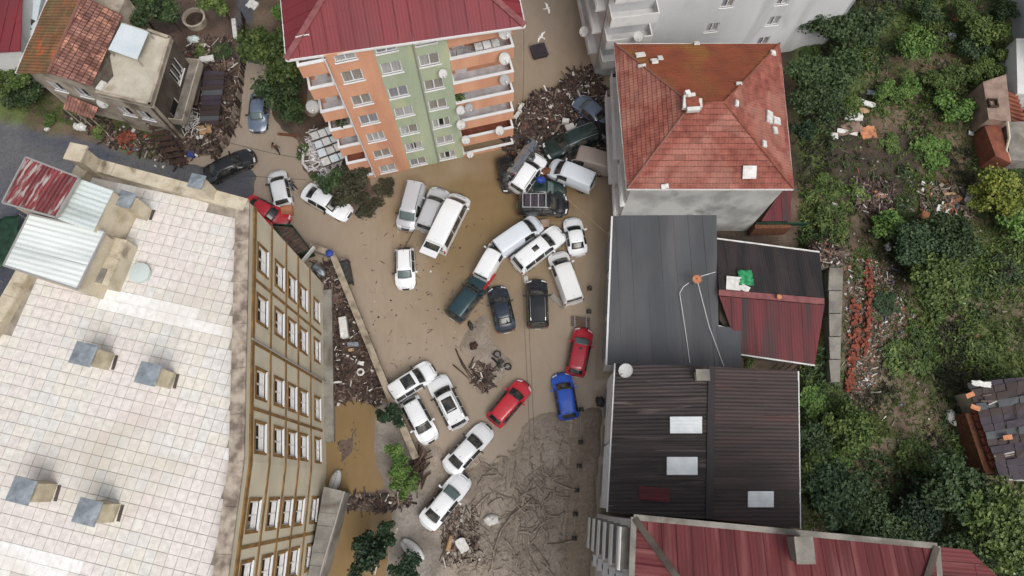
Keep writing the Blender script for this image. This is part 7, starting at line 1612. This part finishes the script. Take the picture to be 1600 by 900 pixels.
q = [W3(318, 110, 1.9), W3(352, 112, 1.9), W3(340, 196, 1.7), W3(312, 190, 1.7)]
for p3, *_r in strips(q, q[3] - q[0], .5, .03): g = MB(); g.slab([p + Vector((0, 0, RD.uniform(-.04, .04))) for p in p3], .05); g.build('board', MATS[RD.choice(['dark_sheet', 'slate_tarp', 'brown_sheet'])], ys)
for p in q: g = MB(); g.tube([(p.x * .995, p.y, .3), (p.x * .995, p.y, 1.68)], .05, 5); g.build('post', MATS['dark_wood'], ys)
ys = thing('brown_tarp_roof', (*W(300, 130), .3), 'brown rusty sheet roof beside the old house wall', 'canopy'); q = [W3(295, 92, 1.7), W3(320, 98, 1.7), W3(308, 165, 1.5), W3(282, 158, 1.5)]
for p3, *_r in strips(q, q[1] - q[0], .6, .02): g = MB(); g.slab(p3, .04); g.build('sheet', MATS[RD.choice(['brown_sheet', 'rust', 'brown_wall'])], ys)
for p in q: g = MB(); g.tube([(p.x * .995, p.y, .3), (p.x * .995, p.y, 1.5)], .05, 5); g.build('post', MATS['dark_wood'], ys)
rk = thing('lattice_heap', (*W(290, 190), .35), 'tangled heap of white lattice chairs in the yard', 'lattice heap')
for j in range(130):
    c = W3(RD.gauss(290, 14), RD.gauss(188, 12), .5 + RD.uniform(0, .5)); v = Vector((RD.gauss(0, 1), RD.gauss(0, 1), RD.gauss(0, .3))).normalized() * RD.uniform(.25, .55); mb = MB(); mb.tube([c - v, c + v * .2 + Vector((0, 0, .06)), c + v], .03, 4); mb.build('lath', MATS['foam_white'], rk)
for k, (px, py, s, m, lb, cat) in enumerate([(325, 95, (1.3, .6, .4), 'foam_white', 'white bath tub in the yard', 'tub'), (322, 205, (1.1, .9, .3), 'cardboard', 'tan cardboard sheet in the lower yard', 'cardboard'), (298, 240, (.6, .5, .35), 'blue_plastic', 'blue crate in the lower yard corner', 'crate'), (345, 80, (.8, .6, .3), 'cardboard', 'cream box in the upper yard', 'box'), (303, 62, (1.1, .7, .4), 'pale_blue_sheet', 'pale blue bundle under the round planter', 'bundle'), (219, 190, (.9, .8, .6), 'foam_white', 'white washing machine by the old house steps', 'machine'), (128, 198, (.8, .7, .5), 'foam_white', 'white sacks on the verge', 'sacks'), (120, 198, (.5, .6, .4), 'foam_white', 'left white sack on the verge', 'sack'), (75, 202, (.4, .4, .3), 'foam_white', 'small white bag on the grass verge', 'bag'), (367, 45, (.4, 2.2, .5), 'foam_white', 'white panels leaning on the upper yard fence', 'panels'), (285, 140, (.4, .4, .5), 'blue_plastic', 'small blue can by the old house wall', 'can'), (320, 75, (.5, .4, .3), 'foam_white', 'white tub among the yard clutter', 'tub')]):
    block('yard_item', px, py, s, RD.uniform(-.4, .4), m, lb, cat, tilt=RD.uniform(-.1, .1))
fo = thing('yard_fence', (*W(370, 140), .2), 'old board fence between the yard and the muddy lane', 'fence')
fp = [(378, 20), (380, 70), (374, 120), (368, 170), (352, 215), (330, 245)]
for i in range(len(fp) - 1):
    a, b = W(*fp[i], 1.), W(*fp[i + 1], 1.); n = int((b - a).length / .42)
    for j in range(n):
        p = a.lerp(b, (j + .5) / n); z = gzw(p.x, p.y); mb = MB(); mb.box((p.x, p.y, z + .55 + RD.uniform(-.1, .1)), (.3, .06, 1.2), math.atan2(b.y - a.y, b.x - a.x) + RD.uniform(-.12, .12), RD.uniform(-.1, .1)); mb.build('board', MATS[RD.choice(['plank', 'dark_wood', 'driftwood', 'brown_sheet'])], fo)
st = thing('external_stair', (*W(255, 215), .3), 'dark timber stair leaning down from the old house', 'stair')
for j in range(9):
    c = W3(236 + 5.2 * j, 180 + 9 * j, 2.6 - .26 * j); mb = MB(); mb.box(c, (1.5, .4, .08), .2); mb.build('step', MATS['dark_wood'], st)
for s in (-10, 10): mb = MB(); mb.bar(W3(234 + s, 178, 2.6), W3(280 + s, 254, .4), .1, .2); mb.build('stringer', MATS['dark_wood'], st)
# collapsed white lattice pergola by the tower
pg = thing('collapsed_pergola', (*W(508, 222), .2), 'collapsed white panelled pergola leaning on the orange tower', 'pergola'); q = [W3(484, 208, 1.6), W3(518, 196, 2.6), W3(546, 246, 1.8), W3(505, 262, .9)]
for i in range(4):
    for j in range(3):
        f = lambda u, v: q[0].lerp(q[1], u).lerp(q[3].lerp(q[2], u), v)
        z = Vector((0, 0, RD.uniform(-.12, .12))); u0, u1, v0, v1 = j / 3 + .02, (j + 1) / 3 - .02, i / 4 + .015, (i + 1) / 4 - .015; mb = MB(); mb.slab([f(u0, v0) + z, f(u1, v0) + z, f(u1, v1) + z, f(u0, v1) + z], .05); mb.build('panel', MATS[RD.choice(['foam_white', 'white_paint', 'white_tarp'])], pg)
for i in range(5):
    mb = MB(); mb.bar(f(0, i / 4) + Vector((0, 0, .08)), f(1, i / 4) + Vector((0, 0, .08)), .08, .1); mb.build('batten', MATS['brown_wall'], pg)
mb = MB(); mb.tube([W3(474, 228, .3), W3(473, 255, .4), W3(482, 266, .3)], .13, 7); tag(mb.build('white_pipe', MATS['foam_white']), 'white drain pipe lying left of the collapsed pergola', 'pipe')
mb = MB(); mb.bar(W3(434, 209, .15), W3(470, 213, .15), .22, .12); tag(mb.build('rusty_barrier', MATS['rust']), 'long rusty barrier lying across the muddy lane', 'barrier')
mb = MB(); c = W3(530, 205, 3.5); tg = thing('red_parasol', (c.x, c.y, 2.4), 'folded dark red parasol on the left balcony of the tower', 'parasol'); mb.lathe((c.x, c.y, 2.6), [(.02, 0), (.32, .15), (.25, .7), (.04, 1.2)], 10); mb.build('canopy', MATS['maroon_sheet'], tg); mb = MB(); mb.tube([(c.x, c.y, 2.2), (c.x, c.y, 3.9)], .03, 6); mb.build('pole', MATS['galv_pipe'], tg)
tgp = thing('green_tarp', (*W(15, 365), .2), 'dark green tarpaulin at the left edge below the red sheet roof', 'tarp'); mb = MB(); n = 10; A0 = [W3(-20, 345, 2.2), W3(30, 335, 2.2), W3(26, 405, 1.9), W3(-20, 430, 1.9)]
vs = [A0[0].lerp(A0[1], i / n).lerp(A0[3].lerp(A0[2], i / n), j / n) + Vector((0, 0, .12 * math.sin(i * 1.3) * math.cos(j * 1.1))) for i in range(n + 1) for j in range(n + 1)]
mb.mesh(vs, [(i * (n + 1) + j, i * (n + 1) + j + 1, (i + 1) * (n + 1) + j + 1, (i + 1) * (n + 1) + j) for i in range(n) for j in range(n)]); q = mb.build('sheet', MATS['dark_green_paint'], tgp, smooth=True); q.modifiers.new('t', 'SOLIDIFY').thickness = .03
for p in A0: mb = MB(); mb.tube([(p.x, p.y, 0), (p.x, p.y, p.z)], .05, 5); mb.build('post', MATS['galv_pipe'], tgp)

bp_ = thing('brick_pile', (*W(198, 216), .35), 'low pile of brown-red bricks on the verge', 'brick pile')
for k in range(60):
    c = W(RD.gauss(198, 8), RD.gauss(216, 5), .6); o = link('brick', bm_, bp_); o.matrix_parent_inverse = INV[bp_]; o.location = (c.x, c.y, gzw(c.x, c.y) + RD.uniform(.05, .4)); o.rotation_euler = (RD.uniform(-.3, .3), RD.uniform(-.3, .3), RD.uniform(0, 3.1))
